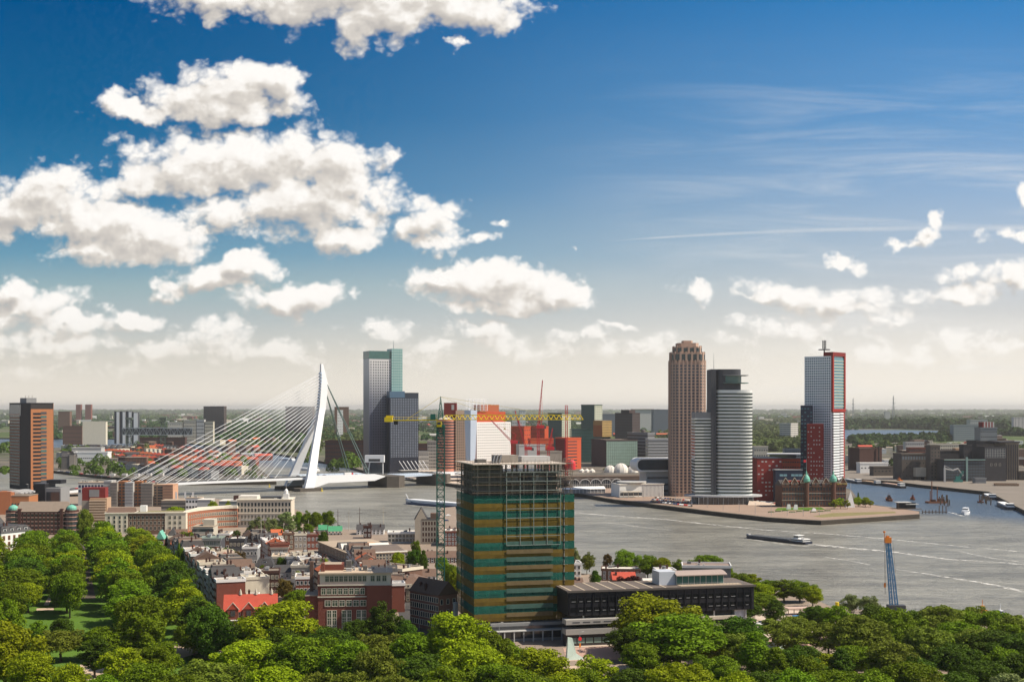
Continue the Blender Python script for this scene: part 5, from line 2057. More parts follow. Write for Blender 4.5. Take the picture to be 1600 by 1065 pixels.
def rrect(x0, x1, z0, z1, r, n=6):
    pts = []
    for cx_, cz, a0 in ((x1 - r, z0 + r, -90), (x1 - r, z1 - r, 0), (x0 + r, z1 - r, 90), (x0 + r, z0 + r, 180)):
        for i in range(n + 1):
            a = math.radians(a0 + 90 * i / n)
            pts.append((cx_ + r * math.cos(a), cz + r * math.sin(a)))
    return pts


for nm, ins, y0_, y1_, m_ in (('rounded_frame', 0, -4, 22, WHITE), ('long_window', 1.9, -4.3, -4.0, GLASS)):
    pts = rrect(-12 + ins, t.w + .8 - ins, zs0 + ins * .9, zs1 - ins * .7, 6.5 - ins)
    n = len(pts)
    q = MB()
    q.add([(x, y0_, z) for x, z in pts] + [(x, y1_, z) for x, z in pts], [tuple(range(n)), tuple(range(2 * n - 1, n - 1, -1))] + [(i, i + n, (i + 1) % n + n, (i + 1) % n) for i in range(n)])
    q.build(nm, m_, t.root)

# ------------------------------------------------------------------ mills and silos across the harbour
MILL = mat('mill_grey_brown', (0.115, 0.095, 0.08), .9, .25, .15, streak=.2)
MILLD = mat('mill_dark', (0.05, 0.046, 0.05), .85, .25, .15, streak=.2)
MILLT = mat('mill_tan', (0.26, 0.21, 0.16), .9, .2, .15, streak=.2)
t = simple('warehouse', 'square dark brown brick warehouse on the far harbour quay', 'warehouse', 1326, 1343, 1378, 1840, 18, 701, BRICK_D, roofm=CONC)
t.box('chimney_stack', t.w * .8, -3, 0, t.w * .8 + 1.2, -1.8, t.h + 4, BLACK)
t.box('chimney_stack', -14, 6, 0, -12.8, 7.2, t.h + 5, BLACK)
simple('quay_shed', 'low white shed before the square dark warehouse', 'shed', None, 1344, 1388, 1770, 6, 724, WHITE, F_=(8, 1, 2, 1.5), depth=14, roofm=ROOFW)
simple('quay_shed', 'low brown quay shed between white shed and the mill', 'shed', None, 1365, 1410, 1700, 6, 730, MILL, F_=(8, 1, 2, 1.5), depth=14, roofm=CONC)
t = simple('mill', 'grey brown mill wing with sloping windowed top, leftmost of the mill group', 'mill', None, 1409, 1456, 1610, 4, 710, MILL, depth=30)
t.win('F', 11, 1, 2.2, 4.2, t.h - 7, t.h - 1, glass=mat('dusty_glass', (.16, .18, .2), .3, .3))
t.win('F', 9, 4, 1.2, 1.4, 2, t.h - 8, skip=.35)
t.box('cream_annex', t.w * .38, -9, 4, t.w * .72, 0, 15, STONE)
t.box('annex_leg', t.w * .42, -8, 0, t.w * .46, 0, 4, MILLD)
t.box('annex_leg', t.w * .64, -8, 0, t.w * .68, 0, 4, MILLD)
t = simple('mill', 'narrow grey tower joined right of the mill wing', 'mill', None, 1454, 1469, 1592, 4, 697, MILL, F_=(3, 9, 1.2, 1.6), depth=16)
t = simple('mill', 'plain dark mill block between the two narrow mill towers', 'mill', None, 1463, 1506, 1620, 4, 705, MILLD, F_=(8, 2, 1.4, 1.4), depth=30)
t.box('roof_cabin', t.w * .75, 4, t.h, t.w * .98, 14, t.h + 4, TAN)
t = simple('mill', 'wide dark mill front of small panes with a pale green pipe', 'mill', None, 1475, 1539, 1570, 4, 719, MILLD, F_=(26, 6, 1.3, 2.6), depth=24, z0=3, glass=mat('dusty_glass2', (.09, .11, .13), .2, .4, .5))
t.box('green_pipe', t.w * .53, -1.5, 0, t.w * .57, 0, t.h + 4, mat('pale_green_metal', (.22, .33, .30), .6, .1))
t.box('roof_edge', 0, -1.2, t.h + .2, t.w, 0, t.h + 1.3, mat('pale_green_metal', (.22, .33, .30), .6, .1))
t = simple('mill', 'small dark block with narrow windows standing up behind the pane front', 'mill', None, 1506, 1519, 1600, 4, 696, MILLD, F_=(3, 6, 1.2, 1.6), depth=14)
t = simple('mill', 'broad dark silo house under the red topped tower', 'mill', None, 1526, 1559, 1630, 4, 690, MILLD, F_=(5, 3, 1.2, 1.6), depth=30)
t = simple('silo_tower', 'highest mill tower, grey glass box with red and white striped top', 'silo tower', None, 1532, 1558, 1655, 4, 669, mat('grey_glass_box', (.17, .19, .20), .4, .2), F_=(8, 9, 1.6, 1.3), depth=18)
for k in range(8):
    x = t.w * .16 + k * t.w * .088
    t.box('top_stripe', x, 2, t.h, x + t.w * .088, 14, t.z(659), LGREY if k % 2 else REDD)
t = simple('mill', 'dark block with white framed window grid at its top', 'mill', None, 1538, 1572, 1575, 4, 699, MILLD, depth=26)
t.win('F', 8, 4, 2.2, 2.3, t.z(715), t.h - .8, .8, t.w - .8, frame=LGREY, glass=GLASS)
t.win('F', 3, 1, 1.8, 2.4, t.z(729), t.z(722), 6, t.w - 5, frame=STONE, name='small_window')
t = simple('silo', 'tan silo with vertical ribs, rightmost of the mill group', 'silo', None, 1571, 1592, 1600, 4, 692, MILLT, depth=30)
for k in range(6):
    x = t.w * (k + .3) / 6
    t.box('rib', x, -.7, 0, x + 1.1, 0, t.h - 2, MILLD)
t.box('roof_edge', -9, -1.2, t.h + .5, t.w + 1, 30, t.h + 2, MILLD)
simple('quay_shed', 'low brown sheds at the harbour corner below the ribbed silo', 'shed', None, 1556, 1592, 1480, -12, 757, TAN, F_=(8, 1, 1.5, 1.5), depth=14, roofm=ROOFG)
simple('quay_shed', 'flat grey shed at the foot of the mill with pale roof', 'shed', None, 1524, 1541, 1530, 0, 748, MGREY, depth=10, roofm=ROOFG)
simple('apartment_block', 'low brick building cut by the right edge behind the harbour', 'building', None, 1592, 1622, 1600, -10, 738, MILL, F_=(6, 3), depth=20)
D = 1555
o = empty('loading_crane', (X(1476, D), D, LZ), 0, 'white loading arm reaching right along the mill quay', 'crane')
q = MB()
q.box(-1, -1, 0, 1, 1, 17)
q.build('tower', LGREY, o)
q = MB()
q.tube((0, 0, 16), (10, 0, 14), .8, 5)
q.tube((10, 0, 14), (16, 0, 16), .9, 5)
q.tube((16, 0, 16), (22, 0, 7.5), .8, 5)
q.tube((0, 0, 20), (10, 0, 14.5), .3, 4)
q.box(-.6, -.6, 16, .6, .6, 20)
q.build('arm', LGREY, o)
o = empty('loading_crane', (X(1497, D), D, LZ), 0, 'green quay crane with cabin at the mill', 'crane')
q = MB()
q.box(-5, -2, 0, 5, 2, 3)
lattice(q, (0, 0, 3), (6, 0, 13), 2.0, 5, .3)
q.box(-3, -1.5, 3, 2, 1.5, 7)
q.build('body', mat('sea_green_metal', (.04, .20, .17), .6, .15), o)

# ------------------------------------------------------------------ far landmarks, left and right
def far(name, label, cat, *a, **k):
    return simple(name, label, cat, *a, **k)


t = far('apartment_block', 'wide cream slab block with rows of windows beyond the island', 'building', 129, 132, 168, 3150, 8, 659, CREAM, F_=(14, 7, 2.4, 2), roofm=CREAM)
t.clutter(4, 3)
far('apartment_block', 'brown grey block left of the wide cream slab', 'building', None, 98, 128, 3200, 4, 666, BRICK_B, F_=(10, 4, 2, 2))
for i in range(4):
    t = Bld('tower_block', ['dark and white striped tower block, leftmost of four', 'second from left of four striped tower blocks', 'third of four striped tower blocks', 'white fronted tower block, rightmost of four'][i], 'tower', 178.5 + i * 9.5, 186.5 + i * 9.5 if i < 3 else 215, 3250, 0, 16, 642.5 if i < 3 else 644, wall=DGREY)
    t.box('white_strip', t.w * (.45 if i < 3 else .25), -.6, 0, t.w, 0, t.h - 1, WHITE)
    t.roof(DGREY)
far('tower_block', 'dark brown far tower block behind the left orange tower', 'building', None, 91, 109, 5200, 3, 643, BRICK_B, depth=30)
for i, (a, b_, top) in enumerate(((118.5, 126, 632), (133, 142, 632))):
    far('tower_block', ['left of two tiny reddish towers on the horizon', 'right of two tiny reddish towers on the horizon'][i], 'tower', None, a, b_, 8500, 0, top, BRICK, depth=30)
far('office_slab', 'big brown office slab with lit right end on the horizon, left of the cables', 'building', 318, 350, 354, 3900, 30, 635, mat('brown_slab', (.13, .10, .09), .8, .1), F_=(2, 16, 4, 1.3), L_=(14, 14, 4, 1.3))
far('office_slab', 'long brown slab behind the densest bridge cables', 'building', None, 446, 489, 3900, -6, 635.5, mat('brown_slab', (.13, .10, .09), .8, .1), F_=(20, 12, 2.5, 1.3), depth=20)
far('tower_block', 'brown tower right of the pylon', 'tower', None, 523, 545, 3900, 10, 636, BRICK_B, F_=(6, 14, 2, 1.3), depth=20)
far('tower_block', 'narrow white tower just before the brown tower right of the pylon', 'tower', None, 527, 536, 3600, 8, 641, WHITE, F_=(3, 10, 2, 1.3), depth=15)
for i, (a, b_, top, m_) in enumerate(((262, 285, 660, CREAM), (287, 306, 657, STONE), (307, 319, 656, LGREY), (320, 333, 659, STONE))):
    far('apartment_block', ['pale apartment row, leftmost of four behind the lift bridge', 'second pale apartment row behind the lift bridge', 'third pale apartment row, tallest of the four', 'rightmost pale block below the big brown slab'][i], 'building', None, a, b_, 3350, 0, top, m_, F_=(8, 6, 2.2, 1.8), depth=16)
far('warehouse', 'dark brown warehouse behind the island under the lift bridge', 'warehouse', None, 218, 289, 2900, 2, 684, BRICK_D, F_=(20, 3, 2, 2), depth=20)
far('apartment_block', 'white tower block standing in trees between the two pier towers', 'building', 1218, 1235.5, 1247, 3300, 38, 661.5, mat('pale_flat', (.55, .52, .47), .8, .05), F_=(5, 9, 3.5, 1.5), L_=(8, 9, 3, 1.5))
far('apartment_block', 'long cream flats with balconies behind the tree belt at right', 'building', None, 1453, 1534, 2500, 0, 694, CREAM, F_=(24, 3, 2.4, 2), depth=16)
far('apartment_block', 'shorter grey flats left of the long cream flats', 'building', None, 1415, 1444, 2400, 0, 691, LGREY, F_=(10, 4, 2.2, 1.5), depth=16)
far('apartment_block', 'stepped pale glass apartments with orange roof deck, far right', 'building', None, 1490, 1535, 3500, 0, 664, mat('blue_grey_flats', (.26, .29, .31), .7, .1), F_=(16, 7, 2.2, 1.5), depth=30)
far('apartment_block', 'pale taller block beside the stepped glass apartments', 'building', None, 1516, 1543, 3700, 0, 656, LGREY, F_=(10, 8, 2.2, 1.5), depth=30)
far('tower_block', 'grey far tower block near the right edge', 'tower', None, 1584, 1600, 4700, 0, 652, mat('pale_flat', (.55, .52, .47), .8, .05), F_=(3, 12, 3.5, 1.6), depth=20)
far('tower_block', 'tiny white far block right of the stacked tower', 'building', None, 1383, 1391, 7000, 0, 643, LGREY, depth=20)
far('tower_block', 'tiny brown grey tower on the horizon beside the red framed tower', 'tower', None, 1316, 1324, 7500, 0, 640, CONC, depth=20)
far('apartment_block', 'low red and white terraced block left of the mill', 'building', None, 1420, 1446, 2150, 0, 700, BRICK, F_=(10, 3, 2, 2), depth=15, roofm=ROOFW)
far('apartment_block', 'grey flats behind the pier towers at the foot of the trees', 'building', None, 1178, 1200, 1850, 0, 698, STONE, F_=(6, 4, 2, 1.8), depth=15)
far('office_block', 'dark blue glass low building behind the red brick block', 'building', None, 1226, 1252, 1950, 0, 702, mat('slate_blue', (.08, .11, .14), .5, .15), F_=(9, 4, 2, 1.8), depth=15)

# lift bridge with two green lattice towers
o = empty('lift_bridge', (X(228, 2750), 2750, LZ), 0, 'old steel lift bridge with two dark lattice towers and raised span', 'bridge')
GRN = mat('old_green_steel', (.10, .13, .10), .7, .2)
for px in (202, 255):
    x = X(px, 2750) - X(228, 2750)
    q = MB()
    lattice(q, (x, 0, 0), (x, 0, Zp(653, 2750) - LZ), 11, 9, .7, .45, w2=7)
    q.box(x - 7, -5, Zp(655, 2750) - LZ, x + 7, 5, Zp(652, 2750) - LZ)
    q.build('lattice_tower', GRN, o)
q = MB()
xa, xb = X(192, 2750) - X(228, 2750), X(300, 2750) - X(228, 2750)
za, zb2 = Zp(679, 2750) - LZ, Zp(668, 2750) - LZ
for y in (-5, 5):
    q.tube((xa, y, za), (xb, y, za), .8, 4)
    q.tube((xa, y, zb2), (xb, y, zb2), .8, 4)
    n = 20
    for i in range(n):
        x0_, x1_ = xa + (xb - xa) * i / n, xa + (xb - xa) * (i + 1) / n
        q.tube((x0_, y, za if i % 2 else zb2), (x1_, y, zb2 if i % 2 else za), .45, 4)
        q.tube((x0_, y, za), (x0_, y, zb2), .35, 4)
q.build('truss_span', mat('pale_truss', (.34, .38, .40), .6, .1), o)
q = MB()
q.box(xa, -4, za + 1, xb, 4, zb2 - 2)
q.build('deck', mat('dark_span', (.05, .06, .07), .7, .1), o)
# power pylons on the right horizon
for i, (px, top, D) in enumerate(((1396, 618, 6500), (1333, 622, 8000))):
    o = empty('power_pylon', (X(px, D), D, LZ), 0, ['larger faint power pylon on the right horizon', 'smaller faint power pylon beside the stacked tower'][i], 'pylon')
    q = MB()
    hh = Zp(top, D) - LZ
    lattice(q, (0, 0, 0), (0, 0, hh), 12, 12, .8, .45, w2=1.5)
    for k, w_ in ((.62, 16), (.76, 14), (.9, 10)):
        q.tube((-w_, 0, hh * k), (w_, 0, hh * k), .6, 4)
    q.build('lattice', STEELG, o)

# ------------------------------------------------------------------ left bank: tower and blocks by the bridge foot
t = Bld('residential_tower', 'dark grey and orange apartment tower at the far left bank', 'tower', 48, 83, 1385, 40, 20, 630, wall=mat('charcoal_brick', (.034, .030, .030), .7, .15), pxl=15)
t.box('orange_front', 0, -.35, 0, t.w + .35, 0, t.h - 6, ORANGE)
t.box('orange_side', t.w, -.35, 0, t.w + .35, t.d * .5, t.h, ORANGE)
for k in range(20):
    z = 4 + k * (t.h - 12) / 20
    t.box('balcony_slot', t.w * .10, -.5, z, t.w * .46, -.35, z + 2.1, BLACK)
    t.box('balcony_slot', t.w * .44, -.55, z + .6, t.w * .70, -.35, z + 3.1, DGREY if k % 3 else GLASS_G)
t.win('L', 1, 23, t.d * .46, 2.3, 4, t.h - 12, 0.4, t.d * .5, glass=mat('side_glass', (.03, .05, .045), .1, .4, .2, spec=.8), name='glazed_strip')
for k in range(23):
    z = 4 + k * (t.h - 16) / 23 + 3.2
    t.box('brick_edge', -.35, t.d * .5, z, 0, t.d, z + .5, BRICK_O)
t.box('glass_crown', -.3, t.d * .45, t.h - 13, .2, t.d + .3, t.h - 1, mat('crown_glass', (.12, .14, .15), .15, .1, spec=.8))
t.roof(DGREY, .8, .5)
t.box('roof_cabin', t.w * .1, t.d * .3, t.h, t.w * .55, t.d * .6, t.h + 6, MGREY)
q = MB()
for x in (.15, .3, .45):
    q.tube((t.w * x, t.d * .4, t.h + 6), (t.w * x, t.d * .4, t.h + 8.5), .25, 4)
q.build('roof_pipes', CONC, t.root)

t = Bld('office_block', 'black box building with glass right part at the foot of the orange tower', 'building', 52, 70, 1120, -4, 22, 756, wall=BLACK)
t.roof(DGREY, .5)
x1_ = reach((X(52, 1120), 1120), t.u, 94)
t.box('glass_wing', t.w, 1, 0, x1_, 20, t.z(762), MGREY)
t.box('glass_front', t.w + 1, .7, t.h * .28, x1_ - .8, 1, t.z(768), GLASS)
t.box('wing_top', t.w - 2, 8, t.h, x1_ - 3, 20, t.z(750), BLACK)
t = Bld('office_block', 'low orange block with four white curved roof fins', 'building', 8, 45, 1080, 4, 26, 775, wall=ORANGE)
for k in range(4):
    q = MB()
    pr = None
    for j in range(8):
        a = j / 7
        p_ = (1 + k * 1.4 + (t.w - 6) * a, 2 + k * 6, t.h + 3.5 - a * 1.2 + 1.2 * math.sin(a * 3.1))
        if pr:
            q.tube(pr, p_, .9, 4)
        pr = p_
    q.build('roof_fin', WHITE, t.root)
t.box('brick_left', -5, -.6, 0, t.w * .25, 10, t.h + 4, BRICK_O)
t.roof(ROOFG)
t.win('F', 8, 2, 1.6, 1.4, 1, t.h - 4)
# long striped building with copper cupolas
t = Bld('office_block', 'long dark red building with pale stripes, brown roof and two small copper cupolas', 'building', 26, 100, 905, 2, 16, 799, wall=BRICK_D)
t.bands(5, .5, mat('dusk_glass', (.04, .04, .045), .15, .3, .3, spec=.8), 1.2, t.h - 1)
for k in range(6):
    z = 1.2 + k * (t.h - 2.2) / 5 - .55
    t.ring(z, z + .55, mat('pink_stripe', (.44, .28, .22), .8, .08), .3, 'pale_stripe')
for k in range(12):
    x = 1.5 + (t.w - 3) * k / 11
    t.box('brick_pier', x - .45, -.34, 0, x + .45, 0, t.h - .6, BRICK_D)
q = MB()
q.add([(-.5, -.6, t.h), (t.w + .5, -.6, t.h), (t.w + .5, 9, t.h + 6.5), (-.5, 9, t.h + 6.5), (t.w + .5, 16, t.h), (-.5, 16, t.h)], [(0, 1, 2, 3), (3, 2, 4, 5), (0, 3, 5), (1, 4, 2), (0, 5, 4, 1)])
q.build('roof', mat('grey_brown_roof', (.23, .18, .14), .9, .2, .4), t.root)
for x, nm in ((-3.5, 0), (t.w + 4, 1)):
    q = MB()
    q.lathe([(5, 0), (5, t.h + 1)], 16, x, 4)
    by = q.build('corner_bay', BRICK_D, t.root)
    for k in range(5):
        z = 1.2 + k * (t.h - 1.2) / 5
        q = MB()
        q.lathe([(5.12, z), (5.12, z + 1.7)], 16, x, 4)
        q.build('bay_window', GLASS, by)
        q = MB()
        q.lathe([(5.4, z + 1.9), (5.4, z + 2.4)], 16, x, 4)
        q.build('bay_stripe', mat('pink_stripe', (.44, .28, .22), .8, .08), by)
    q = MB()
    q.lathe([(3.4, t.h + 1), (3.4, t.h + 2.4), (2.8, t.h + 3.4), (1.4, t.h + 4.2), (.2, t.h + 4.6)], 16, x, 4)
    q.build('cupola', COPPER, by)
    t.box('stair_pier', x + (4.6 if nm == 0 else -6.6), -1, 0, x + (6.6 if nm == 0 else -4.6), 5, t.h + 2, BRICK_D)
# white ornate house at the left edge
t = Bld('mansion', 'white and orange ornate house with grey mansard cut by the left edge', 'house', 2, 27, 745, 62, 24, 833, wall=WHITE, w=22)
t.win('F', 6, 4, 1.3, 2.2, 1, t.h - 1, frame=ORANGE, style='cross')
t.win('L', 6, 4, 1.2, 2.0, 1, t.h - 1, frame=STONE, style='cross')
t.hip(SLATE, 3.5, 2.5)
for k in range(4):
    t.dormer(3 + k * 5, t.h, 2, 2.4, WHITE)
t.chimneys(3, 4)
t = Bld('mansion', 'dark slate roofed house behind the white ornate house', 'house', -20, 10, 800, 40, 18, 822, wall=BRICK_B)
t.hip(SLATE, 5, 3)
t.win('F', 5, 3, 1.2, 2, 1, t.h - 1, frame=WHITE)
# apartments at the bridge foot
t = Bld('apartment_block', 'white gridded block with deep blue windows left of the brown apartments', 'building', 122, 162, 1180, 6, 16, 754, wall=LGREY)
t.win('F', 8, 2, 2.4, 2.6, t.h - 9.5, t.h - 1, glass=mat('deep_blue_glass', (.03, .045, .10), .15, .4, .4, spec=.8), frame=WHITE)
t.roof(ROOFT, .5)
t.clutter(6, 2)
t = Bld('apartment_block', 'tan striped tower house with dark red penthouse in front of the bridge ramp', 'building', 140, 167, 1010, 4, 14, 778, wall=TAN)
for k in range(8):
    z = 1.5 + k * (t.h - 2) / 8
    t.box('balcony_band', -.2, -1.0, z, t.w * .95, -.0, z + 1.0, mat('pale_balcony', (.52, .40, .28), .8, .08))
t.box('grey_side', -6.5, 2, 0, 0, 14, t.h - 2, CONC)
t.box('penthouse', -6.5, 3, t.h - 2, t.w * .85, 13, t.z(762), REDD, 'dark red penthouse')
t.box('penthouse_window', -1, 2.8, t.h + .8, t.w * .5, 3, t.z(765), MGREY)
SEG = [(162, 174, LGREY, 752), (174, 185, CONC, 755), (185, 197, ORANGE, 753), (197, 210, LGREY, 755), (210, 222, ORANGE, 753), (222, 240, CONC, 756), (240, 256, TAN, 758), (256, 272, mat('peach_brick', (.52, .30, .19), .9, .1), 758)]
bk = empty('apartment_block', (X(162, 1170), 1170, LZ), 0, 'long stepped apartment block of grey and orange bays above the bridge foot', 'building')
for i, (a, b_, m_, top) in enumerate(SEG):
    D = 1165 - (i % 2) * 6
    x0_, x1_ = X(a, 1170) - X(162, 1170), X(b_, 1170) - X(162, 1170) + .05
    h_ = Zp(top, D) - LZ
    q = MB()
    q.box(x0_, (i % 2) * -4, 0, x1_, 14, h_)
    q.box(x0_ - .2, (i % 2) * -4 - .2, h_, x1_ + .2, 14.2, h_ + .5)
    w_ = q.build('bay', m_, bk)
    for k in range(7):
        z = 1.5 + k * (h_ - 2) / 7
        q = MB()
        if i % 2:
            q.box(x0_ + .3, -4.25, z + 1.6, x1_ - .3, -4.0, z + 1.9)
        elif m_ in (ORANGE, TAN):
            q.box(x0_ + .6, -.2, z, x0_ + 2.6, 0, z + 1.7)
            q.box(x0_ + 3.6, -.2, z, x1_ - .8, 0, z + 1.7)
        else:
            q.box(x0_ + .2, -.15, z + 1.5, x1_ - .2, 0, z + 1.8)
        q.build('window_row', GLASS if i % 2 == 0 else DGREY, w_)
q = MB()
for i in range(5):
    q.box(4 + i * 11, 4, 27, 8 + i * 11, 9, 29)
q.build('roof_cabins', LGREY, bk)
t = Bld('office_block', 'curved low grey office with ribbon windows right of the stepped apartments', 'building', 252, 292, 1080, 2, 14, 782, wall=CONC)
t.bands(3, .45, GLASS, 1.5)
t.roof(ROOFT)
t = Bld('office_block', 'small white block with square windows beside the curved grey office', 'building', 290, 314, 1060, 2, 12, 778, wall=WHITE)
t.win('F', 5, 3, 1.7, 1.7, 1, t.h - .5)
t.roof(ROOFT)
t.clutter(3, 5)
for i, px in enumerate((274, 288, 300)):
    o = empty('banner_pole', (X(px, 1150), 1150, LZ), 0, 'white banner on a pole by the river, %s from left' % ORD[i], 'flagpole', 'riverside banner poles')
    q = MB()
    q.tube((0, 0, 0), (0, 0, 14.5), .12, 4)
    q.build('pole', LGREY, o)
    q = MB()
    q.box(.1, -.05, 8, 1.6, .05, 14)
    q.build('banner', WHITE, o)

# cream and brick long range with curved end
t = Bld('school_building', 'long range, cream ends and dark brick middle with rows of arched cream windows', 'building', 165, 290, 905, 7, 14, 803, wall=BRICK_B)
xa = reach((X(165, 905), 905), t.u, 200)
xb = reach((X(165, 905), 905), t.u, 258)
t.box('cream_end', -.3, -.5, 0, xa, 14.2, t.h + .4, CREAM)
t.box('cream_end', xb, -.5, 0, t.w + .2, 14.2, t.h + .4, CREAM)
t.win('F', 4, 4, 1.3, 2.0, 1.5, t.h - .8, .5, xa, off=.5, frame=STONE)
t.win('F', 9, 3, 1.3, 2.3, 2.5, t.h - .8, xa + .5, xb, frame=CREAM, glass=BLACK)
t.win('F', 3, 3, 1.6, 2.1, 2.5, t.h - .8, xb + 1.5, t.w - 2, off=.5, frame=STONE, style='cross')
t.box('left_flank', -.4, 0, 0, -.3, 14, t.h, BRICK_D)
t.box('cornice', -.8, -.9, t.h + .4, t.w + .6, 14.6, t.h + 1.0, mat('cream_cornice', (.68, .62, .50), .8, .05))
q = MB()
q.gable(.5, 1, xa + 4, 13, t.h + 1, 3.2, 'x', 0)
q.build('brown_roof', TILE_B, t.root)
t.box('roof_terrace', xa + 6, 2, t.h + 1, t.w - 2, 13, t.h + 1.3, mat('moss_roof', (.22, .19, .10), .95, .2))
t.box('stair_box', t.w * .42, 3, t.h + 1.3, t.w * .50, 8, t.h + 5.5, WHITE)
cv = empty('crescent_building', (X(290, 925), 925, LZ), 0, 'curving orange brick range with white cornice joining the cream palace', 'building')
hh = Zp(800, 925) - LZ
pts = []
for i in range(13):
    a = i / 12
    px_ = 291 + 80 * a
    D_ = 918 + 45 * math.sin(a * 1.57) ** .8
    pts.append((X(px_, D_) - X(290, 925), D_ - 925))
q = MB()
q.prism(pts + [(pts[-1][0], pts[-1][1] + 12), (pts[0][0] + 1, pts[0][1] + 30)], 0, hh)
q.build('wall', mat('curved_brick', (.30, .115, .065), .9, .12), cv)
q = MB()
po = [(x, y - .5) for x, y in pts]
q.prism(po + [(pts[-1][0], pts[-1][1] + 12), (pts[0][0] + 1, pts[0][1] + 30)], hh, hh + 2.0)
q.build('cornice', mat('cream_cornice', (.68, .62, .50), .8, .05), cv)
wm = win_mesh(1.2, 2.2, CREAM, GLASS, 'cross')
for i in range(12):
    a, b_ = Vector(pts[i]), Vector(pts[i + 1])
    d = b_ - a
    rz = math.atan2(d.y, d.x)
    for f in (.25, .75):
        p_ = a + d * f
        for k in range(3):
            link('window', wm, cv, (p_.x, p_.y, 1.6 + k * 4.0), rz)
t = Bld('palace', 'cream palace block with tall windows and a little white turret at its right', 'building', 370, 455, 965, 3, 22, 781, wall=mat('pale_palace_stone', (.60, .53, .43), .85, .08, streak=.1))
t.win('F', 16, 2, 1.3, 2.6, t.h - 9.5, t.h - 1.2, frame=STONE, glass=GLASS)
t.win('F', 16, 2, 1.2, 2.4, .5, t.h - 10, frame=CREAM, style='cross', glass=mat('dim_glass', (.08, .075, .07), .2, .2))
t.box('cornice', -.6, -.8, t.h, t.w + .6, 22.5, t.h + .7, mat('cream_cornice', (.68, .62, .50), .8, .05))
t.box('string_course', -.3, -.5, t.h - 10, t.w + .3, 0, t.h - 9.5, mat('cream_cornice', (.68, .62, .50), .8, .05))
t.box('balcony', 3, -1.6, t.h - 15, t.w - 3, 0, t.h - 14.6, MGREY)
t.rz = t.h + .7
t.box('roof_light', t.w * .42, 5, t.rz, t.w * .8, 14, t.rz + 1.6, DGREY)
t.box('white_roof', t.w * .02, 3, t.rz, t.w * .36, 18, t.rz + 2.2, ROOFW)
t.clutter(5, 9)
q = MB()
q.box(t.w - 6, 1, t.h, t.w - 2, 5, t.h + 4.5)
q.lathe([(1.5, t.h + 4.5), (1.5, t.h + 6.5), (.9, t.h + 7.6), (.1, t.h + 8.4)], 8, t.w - 4, 3)
q.tube((t.w - 4, 3, t.h + 8), (t.w - 4, 3, t.h + 12), .12, 4)
q.build('turret', WHITE, t.root)
t = Bld('office_block', 'low glassy pavilion with dark cabin behind the palace', 'building', 342, 372, 1010, 2, 20, 783, wall=mat('grey_glazed', (.25, .28, .27), .4, .15))
t.roof(ROOFW)
t.box('roof_cabin', t.w * .7, 5, t.h, t.w * .95, 12, t.h + 4, BRICK_D)
t = Bld('office_block', 'pair of plain white and grey boxes by the river behind the curving range', 'building', 308, 330, 1030, 2, 15, 781, wall=LGREY)
t.roof(ROOFW)

# ------------------------------------------------------------------ the old quarter
# red-brick office with cream top storey
t = Bld('office_block', 'red brick office with set-back cream top storey and tan flat roof', 'building', 497, 612, 506, 5, 20, 914, wall=BRICK, base=LZ)
t.win('F', 8, 1, 1.5, 2.2, t.h - 4.2, t.h - .6, 1, t.w * .64, frame=CREAM, style='cross', glass=mat('greenish_pane', (.07, .10, .07), .15, .4, .5, spec=.8))
t.win('F', 3, 1, 1.8, 2.2, t.h - 4.2, t.h - .6, t.w * .72, t.w * .96, frame=CREAM, style='cross', glass=mat('greenish_pane', (.07, .10, .07), .15, .4, .5, spec=.8))
t.win('F', 6, 1, 2.0, 2.0, t.h - 8.7, t.h - 5.4, 2.4, t.w * .66, frame=CREAM, style='cross', glass=mat('greenish_pane', (.07, .10, .07), .15, .4, .5, spec=.8))
for k in range(3):
    t.win('F', 2, 3, 1.5, 2.7, .8, t.h - 9.8, 3.4 + k * 5.7, 7.2 + k * 5.7, frame=CREAM, style='cross', glass=mat('greenish_pane', (.07, .10, .07), .15, .4, .5, spec=.8))
    t.box('cream_pilaster', 5.0 + k * 5.7, -.2, 0, 5.6 + k * 5.7, 0, t.h - 10, CREAM)
t.box('stone_band', -.2, -.3, t.h - 4.7, t.w + .2, 0, t.h - 4.3, CREAM)
t.box('stone_band', -.2, -.35, t.h - .2, t.w + .3, 0, t.h + .25, CREAM)
t.box('bay_front', t.w * .66, -1.3, 0, t.w + .1, 0, t.h - .25, BRICK)
t.box('left_wing', -5, 1.5, 0, 0, 17, t.h - 4.3, BRICK)
t.box('left_wing_roof', -5.2, 1.3, t.h - 4.3, 0, 17.2, t.h - 4.0, ROOFT)
t.box('top_storey', .6, 1.2, t.h, t.w - .4, 17, t.h + 4.2, CREAM)
t.count = {}
t.win('F', 9, 1, 1.3, 2.0, t.h + .6, t.h + 4, 2.5, t.w * .66, off=-1.2, frame=STONE, glass=mat('greenish_pane', (.07, .10, .07), .15, .4, .5, spec=.8), name='top_window', style='cross')
t.win('F', 3, 1, 1.4, 2.0, t.h + .6, t.h + 4, t.w * .70, t.w * .94, off=-1.2, frame=STONE, glass=mat('greenish_pane', (.07, .10, .07), .15, .4, .5, spec=.8), name='top_window', style='cross')
t.box('roof', .0, .3, t.h + 4.2, t.w + .3, 17.5, t.h + 4.7, mat('tan_flat_roof', (.48, .37, .27), .95, .18, .3))
t.box('roof_well', 1.0, 8.5, t.h + 4.7, t.w * .33, 17, t.h + 7.0, BRICK)
t.box('roof_pit', 1.6, 9.0, t.h + 7.0, t.w * .3, 16.4, t.h + 7.1, ROOFT)
t.box('roof_cabin', t.w * .36, 10, t.h + 4.7, t.w * .44, 14, t.h + 8.2, DCONC)
